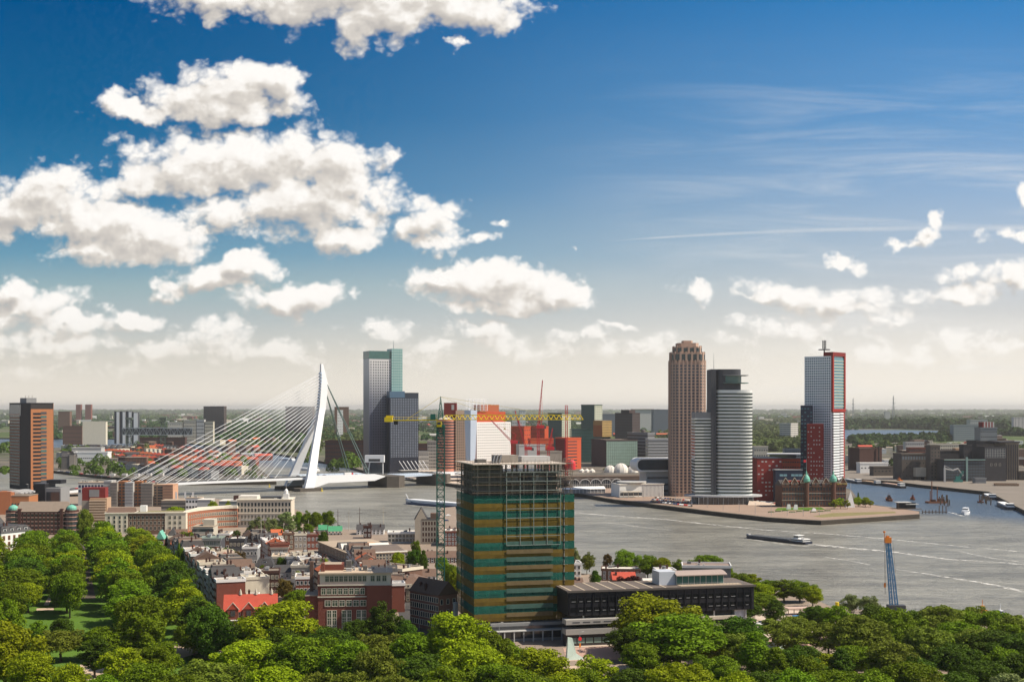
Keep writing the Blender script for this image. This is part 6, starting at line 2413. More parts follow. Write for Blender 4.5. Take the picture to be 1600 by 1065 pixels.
t.box('roof_box', t.w * .60, 6, t.h + 4.7, t.w * .66, 9, t.h + 6.6, DCONC)
t.box('chimney', .8, 5, t.h + 4.7, 2.2, 7, t.h + 7.8, BRICK)
t.box('chimney', -4, 12, t.h - 4, -2.6, 14, t.h + 7.8, BRICK_B)
t.clutter(7, 11, t.h + 4.7)
q = MB()
q.tube((t.w * .93, 3, t.h + 4.7), (t.w * .93, 3, t.h + 11), .09, 4)
q.build('flagpole', WHITE, t.root)
# dark corner building with cream cornice
t = Bld('corner_building', 'dark brick corner house with cream cornice ring and brown hipped roof', 'building', 612, 641, 590, 2, 17, 918, wall=BRICK_D)
t.win('F', 4, 4, 1.1, 1.8, 1, t.h - .5, frame=CREAM, style='cross')
t.box('cornice', -1, -.9, t.h, t.w + .9, 17.5, t.h + 1.8, CREAM)
t.win('F', 5, 1, .8, .7, t.h + .2, t.h + 1.7, off=.9, name='attic_window')
t.box('string_course', -.4, -.5, t.h - 7, t.w + .4, 0, t.h - 6.5, CREAM)
q = MB()
q.hip(-8, 0, t.w + 7, 22, t.h + 1.8, 2.6, 6)
q.build('roof', TILE_B, t.root)
t.rz = t.h + 3.6
t.chimneys(5, 5)
t.clutter(4, 6, t.h + 4.3)
t.box('rear_wing', -8, 1, 0, -.9, 20, t.h + 1.7, BRICK_D)
t = Bld('row_building', 'long flat tan roofed range with chimneys running back from the dark corner house', 'building', 562, 600, 655, -40, 14, 884, wall=BRICK_B, w=30)
t.roof(ROOFT, .4, .3, parapet=.7, pm=CREAM)
t.win('F', 12, 3, 1.1, 1.8, 1, t.h - .5, frame=CREAM)
t.chimneys(7, 8)
t.clutter(5, 4)
# long brick house along the street, gable to the right
t = Bld('row_building', 'long pinkish brick range with brown pitched roof along the side street', 'building', 685, 714, 512, 40, 20, 930, wall=mat('pinkish_brick', (.25, .135, .10), .9, .15), pxl=641)
t.win('L', 13, 4, 1.1, 1.9, 1, t.h - .4, frame=CREAM, glass=GLASS)
t.win('F', 3, 3, 1.1, 1.9, 1, t.h - .6, frame=CREAM)
t.gable(mat('brown_plain_roof', (.135, .09, .065), .9, .15, .5), 5.2, 'y', .5)
t.rz = t.h + 1
t.chimneys(4, 9, None, 2.4)
t.box('grey_pipe', t.w * .7, -2.5, 0, t.w * .85, -1, t.h - 3, LGREY)
# school with saw roofs
t = Bld('school_building', 'big brick block with dark glazed roof lights ringed by white edges', 'building', 547, 637, 728, 22, 20, 866, wall=BRICK_B, pxl=497)
t.win('F', 18, 3, 1.3, 1.7, 1, t.h - .6, frame=STONE)
t.win('L', 22, 3, 1.3, 1.7, 1, t.h - .6, frame=STONE)
t.roof(ROOFT, .4, .5)
for k in range(5):
    y = 3 + k * 7.5
    q = MB()
    q.gable(2, y, 10, y + 6, t.h + .4, 3.0, 'x', 0)
    q.build('saw_roof', ROOFW if k % 2 else SLATE, t.root)
q = MB()
q.hip(10.5, 1, t.w - 1, 13, t.h + .4, 3.4, 4, 0)
q.build('glazed_roof', mat('brown_glazed_roof', (.13, .10, .085), .5, .25, .5), t.root)
for a, b_ in ((10, 1), (10, 13)):
    t.box('roof_edge', 10, b_ - .5, t.h + .4, t.w, b_ - .1, t.h + .9, WHITE)
q = MB()
q.gable(12, 20, t.w - 4, 30, t.h + .4, 3, 'x', 0)
q.build('glazed_roof', ROOFW, t.root)
t.box('court_roof', 12, 32, t.h + .4, t.w - 6, 48, t.h + 1.4, mat('orange_deck', (.55, .28, .15), .9, .2))
t.clutter(6, 12)
# modern flats
FL = mat('green_grey_glass_wall', (.13, .16, .14), .3, .25, .3, spec=.7)
t = Bld('apartment_block', 'grey glass flats with concrete balconies, the taller right half', 'building', 310, 345, 700, 3, 14, 842, wall=DGREY)
t.win('F', 6, 5, 1.5, 2.0, 1, t.h - .4, frame=LGREY, glass=FL, style='multi')
for k in range(6):
    z = k * (t.h - .4) / 5
    t.box('balcony', -.4, -1.5, z, t.w + .4, 0, z + .25, LGREY)
    t.box('balcony_rail', -.4, -1.5, z + .25, t.w + .4, -1.42, z + 1.1, mat('rail_glass', (.18, .2, .19), .2, .2, spec=.8))
t.roof(mat('dull_green_roof', (.20, .24, .20), .8, .15), .5)
t.clutter(4, 3)
t = Bld('apartment_block', 'grey glass flats, lower left half with roof garden', 'building', 278, 309, 690, 3, 14, 852, wall=MGREY)
t.win('F', 4, 6, 2.0, 2.0, 1, t.h - .4, frame=LGREY, glass=FL, style='multi')
t.win('L', 5, 6, 1.8, 2.0, 1, t.h - .4, frame=LGREY, glass=GLASS_G)
t.roof(ROOFT, .4, parapet=1.0, pm=LGREY)
t = Bld('office_block', 'beige flat building with ribbon window behind the glass flats', 'building', 301, 333, 765, 3, 16, 823, wall=STONE)
t.win('F', 5, 2, 3, 1.6, t.h - 6, t.h - .5)
t.box('upper', t.w * .45, 4, t.h, t.w, 14, t.h + 4, STONE)
t.roof(ROOFT, .4)
t = Bld('house', 'grey stone house with steep slate pyramid roof left of the beige building', 'house', 258, 276, 745, 3, 12, 845, wall=CONC)
t.win('F', 3, 4, 1.2, 1.7, 1, t.h - .5, frame=WHITE)
q = MB()
q.add([(-.4, -.4, t.h), (t.w + .4, -.4, t.h), (t.w + .4, 12.4, t.h), (-.4, 12.4, t.h), (t.w / 2, 6, t.h + 7.5)], [(0, 3, 2, 1), (0, 1, 4), (1, 2, 4), (2, 3, 4), (3, 0, 4)])
q.build('roof', SLATE, t.root)
t = Bld('house', 'tall narrow house with green copper roof at the row end', 'house', 243, 256, 735, 6, 10, 842, wall=BRICK_B)
t.gable(COPPER, 4.5, 'y', .2)
t.win('F', 3, 4, 1, 1.7, 1, t.h - .5, frame=WHITE)
# red-tiled corner house facing the park
t = Bld('corner_house', 'red brick house with long bright red tiled roof and three stone-edged gables', 'house', 350, 432, 528, 9, 11, 956, wall=BRICK)
t.win('F', 9, 3, 1.2, 1.9, .6, t.h - .4, frame=CREAM, style='cross')
t.win('L', 3, 3, 1.2, 1.9, .6, t.h - .4, frame=CREAM, style='cross')
t.gable(TILE, 6.4, 'x', .4)
for x in (t.w * .17, t.w * .47, t.w * .77):
    q = MB()
    q.box(x - 2.2, -.7, t.h - 3, x + 2.2, 3, t.h + 1.2, 0)
    q.gable(x - 2.2, -.7, x + 2.2, 3.4, t.h + 1.2, 2.6, 'y', 1, .12)
    q.box(x - .9, -.85, t.h - 1.6, x + .9, -.7, t.h + .6, 2)
    q.tube((x - 2.5, -.85, t.h + 1.1), (x, -.85, t.h + 4.0), .17, 4, 3)
    q.tube((x + 2.5, -.85, t.h + 1.1), (x, -.85, t.h + 4.0), .17, 4, 3)
    q.build('gable', [BRICK, TILE, GLASS, CREAM], t.root)
t.box('gable_wall', -.5, -.2, 0, 0, 11.2, t.h + 1, BRICK_B)
q = MB()
for k in range(3):
    q.lathe([(.7, 0), (.5, 1.2), (.1, 2.4)], 8, t.w * (.3 + .3 * k), 5.5)
q.v = [(x, y, z + t.h + 6.2) for x, y, z in q.v]
q.build('ridge_finials', STONE, t.root)
t.box('awning', t.w * .1, -1.8, t.h - 3.2, t.w * .26, -.8, t.h - 3.0, WHITE)
t.rz = t.h + 4
t.chimneys(2, 3)
t = Bld('house', 'narrow house with steep orange roof left behind the red tiled corner house', 'house', 343, 356, 552, 12, 13, 953, wall=BRICK_B)
t.hip(TILE_O, 6.5, 3.5)
t.win('L', 4, 3, 1, 1.8, .6, t.h - .4, frame=WHITE)

# manual houses: label, px left, px right, D, rot, depth, top px, wall, roof kind, roof material, front windows
HS = [('low house with small orange tiled roof beside the court trees', 353, 372, 640, 8, 9, 893, WHITE, 'g', TILE_O, (3, 2)),
      ('dark brick house with slate gable right of the small orange roof', 374, 396, 632, 8, 12, 888, BRICK_D, 'gy', SLATE, (3, 3)),
      ('brick house with tall white framed windows in three columns', 372, 397, 588, 6, 12, 897, BRICK_B, 'f', ROOFG, (5, 2, 1.3, 3.0)),
      ('dark flat roofed house with orange strip along its roof edge', 403, 436, 605, 8, 12, 893, BRICK_D, 'f', ROOFG, (5, 3)),
      ('slate mansard house with white dormer in the middle of the quarter', 400, 427, 668, 8, 12, 874, MGREY, 'm', SLATE, (4, 3)),
      ('plain grey gabled long roof right of the mansard house', 428, 478, 650, 8, 12, 884, LGREY, 'g', SLATE, (6, 2)),
      ('white walled house with bright orange roof near the palace trees', 411, 437, 775, 8, 12, 851, WHITE, 'g', TILE_O, (4, 2)),
      ('grey flat house with orange edge right of the orange roof', 423, 450, 745, 6, 12, 856, CONC, 'f', ROOFT, (4, 2)),
      ('brown roofed brick house behind the beige flat building', 336, 358, 800, 4, 14, 834, BRICK_B, 'f', ROOFT, (4, 2)),
      ('white roofed low house with green strip facade', 358, 382, 770, 4, 13, 842, DGREY, 'f', ROOFW, (4, 2)),
      ('low grey house with rooftop chimneys left of the court trees', 379, 402, 720, 4, 13, 855, MGREY, 'f', ROOFG, (4, 2)),
      ('white flat house with terrace below the big flat roofs', 322, 352, 600, 10, 14, 906, WHITE, 'f', ROOFT, (4, 2)),
      ('grey slate house with flat top just under the glass flats', 306, 348, 635, 8, 12, 889, DGREY, 'f', ROOFG, (5, 2)),
      ('low white roofed extension near the orange steep roof', 338, 375, 566, 8, 10, 925, LGREY, 'f', ROOFW, (4, 2)),
      ('tan flat roofed house behind the red tiled corner house', 362, 402, 556, 8, 13, 934, BRICK_B, 'f', ROOFT, (6, 2)),
      ('tan paved roof of the low hall right of the mansard house', 425, 456, 700, 8, 18, 870, STONE, 'f', mat('tan_flat_roof', (.48, .37, .27), .95, .18, .3), (5, 2)),
      ('brown house with tall chimney just left of the red brick office', 462, 487, 590, 8, 14, 902, BRICK, 'f', ROOFT, (4, 3)),
      ('pale roofed house group behind the red brick office', 455, 492, 640, 4, 14, 884, STONE, 'f', ROOFW, (5, 2)),
      ('dark slate house before the court left of the red brick office', 440, 464, 610, 10, 10, 906, BRICK_D, 'g', SLATE, (3, 2)),
      ('grey house with two white sheds below the brick block', 448, 492, 690, 4, 14, 870, LGREY, 'f', ROOFT, (5, 2)),
      ('green roofed harbour house with white gable', 512, 534, 905, 6, 12, 829, WHITE, 'g', mat('green_roof', (.06, .26, .13), .7, .1), (4, 2)),
      ('second green roofed harbour house, smaller and further left', 497, 512, 915, 6, 10, 831, WHITE, 'g', mat('green_roof', (.06, .26, .13), .7, .1), (3, 2)),
      ('grey slate long house between two end walls by the yacht masts', 557, 600, 905, 4, 14, 820, WHITE, 'g', SLATE, (7, 2)),
      ('small dark brick annex before the grey slate long house', 568, 580, 880, 4, 8, 822, BRICK_D, 'f', ROOFT, (2, 2)),
      ('low grey office with dark glass top floor by the river', 606, 656, 850, 3, 14, 832, LGREY, 'f', ROOFW, (9, 2, 1.8, 1.8)),
      ('low brick house right of the stone gabled house', 694, 716, 830, 3, 20, 830, BRICK, 'f', ROOFW, (4, 3)),
      ('brown roofed low house row left of the netted tower', 660, 716, 740, 3, 12, 862, BRICK_B, 'g', TILE_B, (9, 2)),
      ('tan roof house below the dark conifers', 610, 655, 690, 5, 14, 885, STONE, 'f', ROOFT, (6, 2)),
      ('pale roofed house between conifers and crane mast', 652, 682, 655, 3, 10, 890, WHITE, 'g', TILE_B, (4, 2)),
      ('white house with brown hipped roof just right of the netted tower', 888, 912, 620, 4, 12, 905, WHITE, 'g', TILE_B, (3, 2)),
      ('low pale house with terraces behind the netted tower', 888, 908, 680, 4, 12, 880, WHITE, 'f', ROOFW, (3, 2)),
      ('long low house with pale roof band behind the copper beeches', 940, 1000, 665, -6, 12, 889, BRICK_B, 'f', ROOFW, (7, 2)),
      ('house with bright red tiled roof among copper beeches', 958, 994, 620, 4, 10, 895, BRICK_B, 'g', TILE, (4, 1)),
      ('dark gable house with white roof slope and black chimney', 1008, 1040, 585, 6, 10, 905, BRICK_D, 'g', ROOFW, (3, 2)),
      ('grey slate house beside the white roof slope', 985, 1010, 640, 6, 10, 897, BRICK_D, 'g', SLATE, (3, 2)),
      ('white boat-like house with curved glass roof', 1028, 1056, 640, 6, 10, 891, WHITE, 'f', ROOFW, (4, 1, 1.5, 1.5)),
      ('flat brown roofed pavilion with pergola at the river bank', 1067, 1142, 615, -6, 14, 884, mat('grey_board', (.20, .19, .18), .8, .1), 'f', mat('brown_flat_roof', (.24, .18, .15), .9, .15), (8, 1, 1.6, 1.6))]
for i, (lab, a, b_, D, rot, dep, top, wm_, rk, rm, wn) in enumerate(HS):
    hr = {'g': 3.2, 'gy': 3.6, 'm': 3.0}.get(rk, .4)
    t = Bld('house', lab, 'house', a, b_, D, rot, dep, top=Zp(top, D) - (hr if rk != 'f' else .4), wall=wm_)
    t.h = max(t.h, 2.5)
    w4 = wn if len(wn) == 4 else (*wn, 1.1, 1.6)
    t.win('F', w4[0], w4[1], w4[2], min(w4[3], t.h / w4[1] * .75), .5, t.h - .3, frame=(WHITE if i % 3 else CREAM), style='cross' if i % 2 else 'plain')
    if rk == 'f':
        t.roof(rm, .4, .2, parapet=.5, pm=wm_ if i % 2 else WHITE)
        t.clutter(3, i)
    elif rk == 'm':
        t.hip(rm, 3.4, 1.6)
        t.dormer(t.w * .5, t.h, 2.2, 2.2)
    else:
        t.gable(rm, hr, 'y' if rk == 'gy' else 'x', .3)
        t.rz = t.h + 1.5
    t.chimneys(1 + i % 3, i)

# stone house with stepped gable
t = Bld('gabled_house', 'tall stone house with pointed gable by the river, left of the crane mast', 'house', 659, 686, 842, 3, 16, 812, wall=mat('weathered_stone', (.42, .36, .28), .9, .12, streak=.15))
t.win('F', 6, 4, 1.2, 2.4, 1, t.h - .4, frame=STONE, glass=BRICK_D)
q = MB()
q.box(-4.5, 0, 0, 0, 16, t.h)
q.gable(-4.5, 0, 3.5, 16, t.h, 7.5, 'y')
q.build('pointed_wing', mat('weathered_stone', (.42, .36, .28), .9, .12, streak=.15), t.root)
q = MB()
q.gable(-4.9, .4, 3.9, 16.2, t.h + .25, 7.6, 'y')
q.build('roof', SLATE, t.root)
t.box('red_dormer', t.w * .5, 3, t.h, t.w * .95, 10, t.h + 4, TILE_B)
t.roof(SLATE, .6, .2)

# terraces: rows of narrow houses
TERR = random.Random(21)


def terrace(tag_, p0, p1, side, depth, hmin, hmax, group, near_word, walls, roofs, wmin=6.5, wmax=10):
    """houses from p0 towards p1; side=-1: fronts look to the left of the walking direction ... measured as local front"""
    a, b_ = Vector(p0), Vector(p1)
    L = (b_ - a).length
    d = (b_ - a) / L
    rz = math.atan2(d.y, d.x)
    s_, k = 0.0, 0
    while s_ < L - 4:
        w_ = min(TERR.uniform(wmin, wmax), L - s_)
        h_ = TERR.uniform(hmin, hmax)
        if side > 0:
            org = a + d * s_
            r_ = rz
        else:
            org = a + d * (s_ + w_)
            r_ = rz + math.pi
        wi = TERR.randrange(len(walls))
        wm_, wn = walls[wi]
        rk, rm, rn = roofs[TERR.randrange(len(roofs))]
        D = org.y
        lab = f'{wn} {rn}, {ORD[k]} from near end, {near_word}'
        t = Bld('terrace_house', lab, 'house', 0, 0, D, 0, depth, top=LZ + h_, wall=wm_, group=group, w=w_ - .03)
        t.root.location = (org.x, org.y, LZ)
        t.root.rotation_euler = (0, 0, r_)
        nc = max(2, int(w_ / 2.4))
        nr = int(h_ / 3.1)
        t.win('F', nc, nr, 1.1, 1.75, .6, h_ - .3, frame=WHITE if k % 3 else CREAM, style='cross')
        t.win('B', nc, nr, 1.1, 1.5, .6, h_ - .3, frame=WHITE)
        if rk == 'f':
            t.roof(rm, .35, .1, parapet=.6, pm=TERR.choice([WHITE, wm_, CREAM]))
            t.clutter(TERR.randint(1, 3), k)
        elif rk == 'm':
            t.hip(rm, 3.0, 1.3, over=.1)
            for j in range(2):
                t.dormer(w_ * (.3 + .4 * j), h_, 1.5, 1.9)
            t.box('roof_top', 1.3, 1.3, t.rz, w_ - 1.3, depth - 1.3, t.rz + .15, ROOFG)
        elif rk == 'gy':
            t.gable(rm, 3.6, 'y', .1)
            t.rz = h_ + 1
        else:
            t.gable(rm, 3.2, 'x', .1)
            t.rz = h_ + 1
        t.chimneys(TERR.randint(1, 3), k + 50)
        s_ += w_
        k += 1
    return k


DW = [(BRICK_D, 'dark brick house with'), (BRICK_B, 'brown brick house with'), (BRICK, 'red brick house with'), (CREAM, 'cream plastered house with'), (CONC, 'grey plastered house with')]
RK = [('f', ROOFG, 'grey flat roof'), ('f', ROOFT, 'tan flat roof'), ('m', SLATE, 'slate mansard'), ('gy', SLATE, 'slate gable'), ('f', ROOFW, 'white flat roof'), ('g', TILE_B, 'brown ridge roof'), ('m', SLATE, 'slate mansard'), ('f', ROOFT, 'tan flat roof'), ('gy', TILE_B, 'brown gable'), ('m', SLATE, 'slate mansard'), ('g', TILE_O, 'orange tiled roof'), ('f', ROOFG, 'grey flat roof'), ('gy', TILE_B, 'brown gable')]
terrace('a', (-124, 548), (-203, 762), -1, 12, 12, 16, 'houses along the park road', 'park road terrace', DW[:3] + DW[4:], RK)
terrace('b', (-107, 575), (-185, 790), 1, 11, 9.5, 13, 'houses of the second row', 'row behind park road', DW, RK)
terrace('c', (-138, 745), (-165, 815), -1, 11, 8, 11, 'houses of the third row', 'short third row', DW, RK)
terrace('d', (-92, 618), (-118, 700), -1, 11, 8, 11, 'houses of the middle court row', 'middle court row', DW, RK)
terrace('e', (-62, 640), (-82, 735), 1, 11, 8, 10, 'houses behind the red brick office', 'row behind brick office', DW, RK)
terrace('f', (-58, 560), (-66, 610), -1, 12, 9, 12, 'houses by the brick office yard', 'yard row by brick office', DW[:3], RK)
terrace('g', (-165, 800), (-120, 812), 1, 12, 8, 10, 'low houses before the palace', 'row before cream palace', DW, RK)

# ------------------------------------------------------------------ island terraces (one house, then copies)
def dup(root, loc, rz, label=None):
    r = root.copy()
    COL.objects.link(r)
    r.location = loc
    r.rotation_euler = (0, 0, rz)
    if label:
        r['label'] = label
    for ch in list(root.children):
        c = ch.copy()
        COL.objects.link(c)
        c.parent = r
    return r


def house_proto(wall, roofm, kind, w_=8.0, h_=10.5, name='island_house'):
    t = Bld(name, 'x', 'house', 0, 0, 1500, 0, 11, top=LZ + h_, wall=wall, w=w_, group='terraced houses on the island')
    t.root.location = (0, -400, LZ - 60)
    t.win('F', 3, 3, 1.2, 1.8, .6, h_ - .3, frame=WHITE)
    if kind == 'g':
        t.gable(roofm, 3.6, 'x', .1)
    else:
        t.roof(roofm, .4, .1, parapet=.5)
    t.rz = h_ + 2
    t.chimneys(1, 3)
    return t.root


IP = [(house_proto(BRICK_B, TILE_O, 'g'), 'brown brick house with bright orange roof'), (house_proto(BRICK, TILE, 'g'), 'red brick island house with red roof'),
      (house_proto(MGREY, SLATE, 'g'), 'grey island house with slate roof'), (house_proto(CREAM, ROOFT, 'f'), 'cream island house with tan flat roof'), (house_proto(BRICK_D, ROOFG, 'f'), 'dark island house with grey flat roof')]
IR = random.Random(4)
ISL = [((150, 719), (330, 733), (1, 0, 1, 4), 'row behind the long shed'), ((200, 708), (370, 718), (1, 4, 0, 3), 'row before inner island row'), ((300, 733), (372, 735), (0, 1, 3, 2), 'short row of island point'), ((172, 733), (250, 743), (4, 2, 3, 2), 'row at quay corner'),
       ((256, 742), (330, 748), (2, 3, 1, 3), 'row under the cables'), ((350, 719), (392, 727), (1, 2, 0), 'row at island tip'), ((165, 712), (322, 728), (0, 0, 1, 1, 0), 'row behind quay trees'), ((88, 716), (160, 722), (3, 4, 2, 3), 'quay row by orange roofs'), ((210, 701), (340, 712), (1, 2, 4, 2), 'inner island row'),
       ((330, 727), (400, 728), (1, 3, 4, 0), 'island point row'), ((95, 704), (205, 706), (3, 2, 3, 4), 'north-east island row'), ((322, 738), (378, 741), (0, 3, 1, 4), 'row nearest bridge deck')]
used = set()
for (a0, a1), (b0, b1), kinds, word in ISL:
    pa, pb = GP(a0, a1), GP(b0, b1)
    L = (pb - pa).length
    d = (pb - pa) / L
    rz = math.atan2(d.y, d.x)
    n = int(L / 8.05)
    n = min(n, 24)
    for k in range(n):
        pi = kinds[(k // 2 + IR.randrange(2)) % len(kinds)]
        root, nm = IP[pi]
        loc = pa + d * (k * L / n)
        loc.z = LZ
        lab = f'{nm}, {ORD[k]} from left, {word}'
        if pi not in used:
            used.add(pi)
            root.location = loc
            root.rotation_euler = (0, 0, rz)
            root['label'] = lab
        else:
            dup(root, loc, rz, lab)
simple('warehouse', 'long white shed with small windows on the island', 'warehouse', None, 114, 168, 2050, 3, 707, WHITE, F_=(18, 1, 2, 1.5), depth=25, roofm=LGREY)
simple('warehouse', 'second long pale shed behind the white one on the island', 'warehouse', None, 112, 158, 2250, 3, 700, LGREY, F_=(18, 1, 2, 1.5), depth=25, roofm=ROOFW)
t = Bld('church', 'dark gabled old building with pointed roof left on the island', 'church', 96, 117, 1880, 6, 16, 713, wall=DCONC)
t.gable(SLATE, 5, 'x', .3)
t.box('gable_tower', t.w * .6, -1, 0, t.w, 4, t.h + 3, CONC)
q = MB()
q.gable(t.w * .6, -1.2, t.w, 4, t.h + 3, 5, 'y')
q.build('tower_roof', SLATE, t.root)

# ------------------------------------------------------------------ boats
def hull(m, L, Wd, hgt, mi=0, bow=.18, stern=.08, sheer=.8):
    n = 14
    secs = []
    for i in range(n + 1):
        f = i / n
        if f < bow:
            k = math.sin(f / bow * 1.57) ** .7
        elif f > 1 - stern:
            k = .75 + .25 * math.sin((1 - f) / stern * 1.57)
        else:
            k = 1
        z = hgt + sheer * max(0, (bow * 1.5 - f) / (bow * 1.5)) ** 1.5
        x = L * f
        secs.append([(x, -Wd / 2 * k * .85, -.6), (x, -Wd / 2 * k, z), (x, Wd / 2 * k, z), (x, Wd / 2 * k * .85, -.6)])
    vs = [p for s_ in secs for p in s_]
    fs = []
    for i in range(n):
        for j in range(4):
            a, b_ = 4 * i + j, 4 * i + (j + 1) % 4
            fs.append((a, a + 4, b_ + 4, b_))
    fs += [(0, 1, 2, 3), (4 * n + 3, 4 * n + 2, 4 * n + 1, 4 * n)]
    return m.add(vs, fs, mi)


HULLD = mat('dark_blue_hull', (.020, .025, .045), .4, .2, spec=.5)
HATCH = mat('hatch_cover', (.11, .115, .12), .6, .2)


def boat_root(label, cat, pa, pb, name='boat', group=None):
    a, b_ = GP(*pa, 0.0), GP(*pb, 0.0)
    d = b_ - a
    return empty(name, (a.x, a.y, 0), math.atan2(d.y, d.x), label, cat, group), d.length


o, L = boat_root('long dark loaded barge with white wheelhouse at its stern in mid river', 'barge', (1166, 839.5), (1264, 850), 'river_barge')
q = MB()
hull(q, L, 10, 1.7)
q.build('hull', HULLD, o)
q = MB()
q.box(6, -4, 1.7, L - 14, 4, 2.5, 0)
for k in range(14):
    x = 6 + (L - 20) * k / 13
    q.box(x - .12, -4.1, 2.5, x + .12, 4.1, 2.62, 1)
q.build('hatch_covers', [HATCH, DGREY], o)
q = MB()
q.box(L - 12, -3.8, 1.6, L - 2, 3.8, 3.4, 0)
q.box(L - 12.05, -3.85, 2.2, L - 1.95, 3.85, 2.9, 1)
q.box(L - 11, -2.6, 3.4, L - 7, 2.6, 5.4, 0)
q.box(L - 11.05, -2.65, 4.1, L - 6.95, 2.65, 5.0, 1)
q.box(L - 11.4, -3, 5.4, L - 6.6, 3, 5.6, 0)
q.build('wheelhouse', [WHITE, GLASS], o)
q = MB()
q.box(L - 5, -2, 3.4, L - 2.4, 1, 4.0)
q.tube((L - 9, 0, 5.6), (L - 9, 0, 8.4), .08, 4)
q.tube((2, 0, 1.7), (2, 0, 5), .08, 4)
q.box(1.2, -1.2, 2.0, 3.4, 1.2, 3.0)
q.build('deck_gear', LGREY, o)
o, L = boat_root('white passenger ship with long blue stripe heading left, half hidden by the crane mast', 'ship', (634, 786.5), (760, 797), 'river_ship')
q = MB()
hull(q, L, 11, 2.4, sheer=2.4, bow=.14)
q.build('hull', mat('blue_ship_hull', (.05, .08, .16), .4, .1), o)
q = MB()
q.box(7, -5, 2.4, L - 3, 5, 4.4, 0)
q.box(7.5, -5.05, 3.0, L - 4, 5.05, 3.7, 1)
q.box(8, -4.7, 4.4, L - 5, 4.7, 4.9, 0)
q.build('cabin', [STEELW, mat('pale_blue_window', (.25, .33, .42), .2, .2, spec=.8)], o)
q = MB()
q.tube((4.5, 0, 4), (0, 0, 9.5), .28, 5)
q.build('bow_mast', STEELW, o)
o, L = boat_root('small white motor yacht sailing toward us in the blue harbour water', 'boat', (1507, 804), (1516, 797.5), 'motor_yacht')
L = 17
q = MB()
hull(q, L, 6.5, 1.8, sheer=1.0, bow=.35)
q.build('hull', STEELW, o)
q = MB()
q.box(4, -2.6, 1.8, L - 1.5, 2.6, 3.8, 0)
q.box(4.3, -2.65, 2.4, L - 2, 2.65, 3.2, 1)
q.box(6, -2.2, 3.8, L - 4, 2.2, 5.3, 0)
q.box(5.95, -2.25, 4.2, L - 4.4, 2.25, 4.9, 1)
q.box(6, -2.4, 5.3, L - 2, 2.4, 5.45, 0)
q.tube((9, 0, 5.4), (9.5, 0, 8.5), .1, 4)
q.build('cabin', [STEELW, GLASS], o)
# drilling pontoon
o = empty('work_pontoon', (*GP(1451, 786, 0)[:2], 0), .08, 'rusty work pontoon with three upright spud poles in the harbour', 'pontoon')
q = MB()
q.box(0, 0, -.5, 18, 9, 1.6)
q.build('deck', RUST, o)
for k, (x, y, h_) in enumerate(((2, 1, 12), (6, 7, 21), (9, 1, 16))):
    q = MB()
    q.tube((x, y, 0), (x, y, h_), .5, 6)
    q.build('spud_pole', RUST, o)
q = MB()
q.box(11, 2, 1.6, 16, 7, 4.2)
q.box(3, 2, 1.6, 8, 5, 3.4)
q.build('deck_house', BRICK_D, o)
rr = random.Random(9)
for gi, (pa, n, spx, word) in enumerate((((1468, 786), 10, 17, 'beside the rusty work pontoon'), ((1531, 784), 9, 19, 'standing alone near the harbour mouth'))):
    for k in range(n):
        p_ = GP(pa[0] + spx * (k / n) + rr.uniform(-.5, .5), pa[1] + 4 * math.sin(k * 1.7) + k * .4 - 2, 0)
        o = link('mooring_pile', None, None)
        bpy.data.objects.remove(o)
        q = MB()
        q.tube((0, 0, -3), (rr.uniform(-.4, .4), 0, rr.uniform(5, 8)), .55, 6)
        o = q.build('mooring_pile', WOOD)
        o.location = p_
        tag(o, f'dark wooden pile {word}, {ORD[k]} from the left', 'pile', 'dark mooring piles in the harbour')
o = empty('boat', (*GP(1527, 785, 0)[:2], 0), 0, 'small rusty workboat at the left of the lonely pile group', 'boat')
q = MB()
hull(q, 6, 3, 1.2)
q.build('hull', RUST, o)
q = MB()
q.box(2, -1, 1.2, 4.2, 1, 2.8)
q.build('cabin', BRICK, o)
# timber jetty off the pier tip
o = empty('jetty', (*GP(1441, 802, 0)[:2], 0), .05, 'low dark timber jetty with posts off the pier tip', 'jetty')
q = MB()
q.box(0, -.8, 1.2, 22, .8, 1.8)
q.build('walkway', WOOD, o)
for k in range(8):
    q = MB()
    q.tube((k * 3, 0, -2), (k * 3, 0, 3 + (4 if k > 4 else 0)), .4, 5)
    q.build('post', WOOD, o)
# moored barges, tugs and workboats along the far quay
MO = [((1318, 746.5), (1344, 751), HULLD, LGREY, 'long black barge with pale hold moored at the far quay, left one'), ((1346, 750), (1374, 753.5), BLACK, TAN, 'black barge with sand hold moored in the middle of the far quay'),
      ((1378, 753.5), (1412, 758), BLACK, PINK, 'dark barge with pinkish load moored before the mill'), ((1540, 771), (1552, 776), HULLD, STEELW, 'blue tug with white cabin at the harbour corner'),
      ((1562, 784), (1580, 792), HULLD, WHITE, 'dark blue workboat moored at the right-hand quay'), ((1399, 749.5), (1411, 751.2), mat('orange_red_boat', (.55, .12, .04), .5, .1), CRORNG, 'orange workboat between the quay barges'),
      ((110, 694), (158, 694.8), BLACK, REDD, 'dark river barge with red containers beyond the island'), ((459, 733), (497, 736), STEELW, STEELW, 'white cruise boat moored behind the bridge pylon'),
      ((436, 718), (459, 719.5), STEELW, STEELB, 'white houseboat with blue cabin behind the cables'), ((395, 716), (418, 719), BLACK, TILE_O, 'dark sailing barge with red cover behind the cables'),
      ((1525, 961), (1545, 966), HULLD, CRORNG, 'dark tug with orange cabin half hidden behind the right trees'), ((1552, 968), (1574, 974), mat('light_blue_boat', (.15, .35, .5), .5, .1), STEELW, 'pale blue workboat with white cabin right of the tug'),
      ((1386, 781), (1392, 783), RUST, BRICK_D, 'little rusty boat off the pier tip restaurant, left'), ((1423, 780), (1429, 781), RUST, BRICK, 'little rusty boat off the pier tip restaurant, right')]
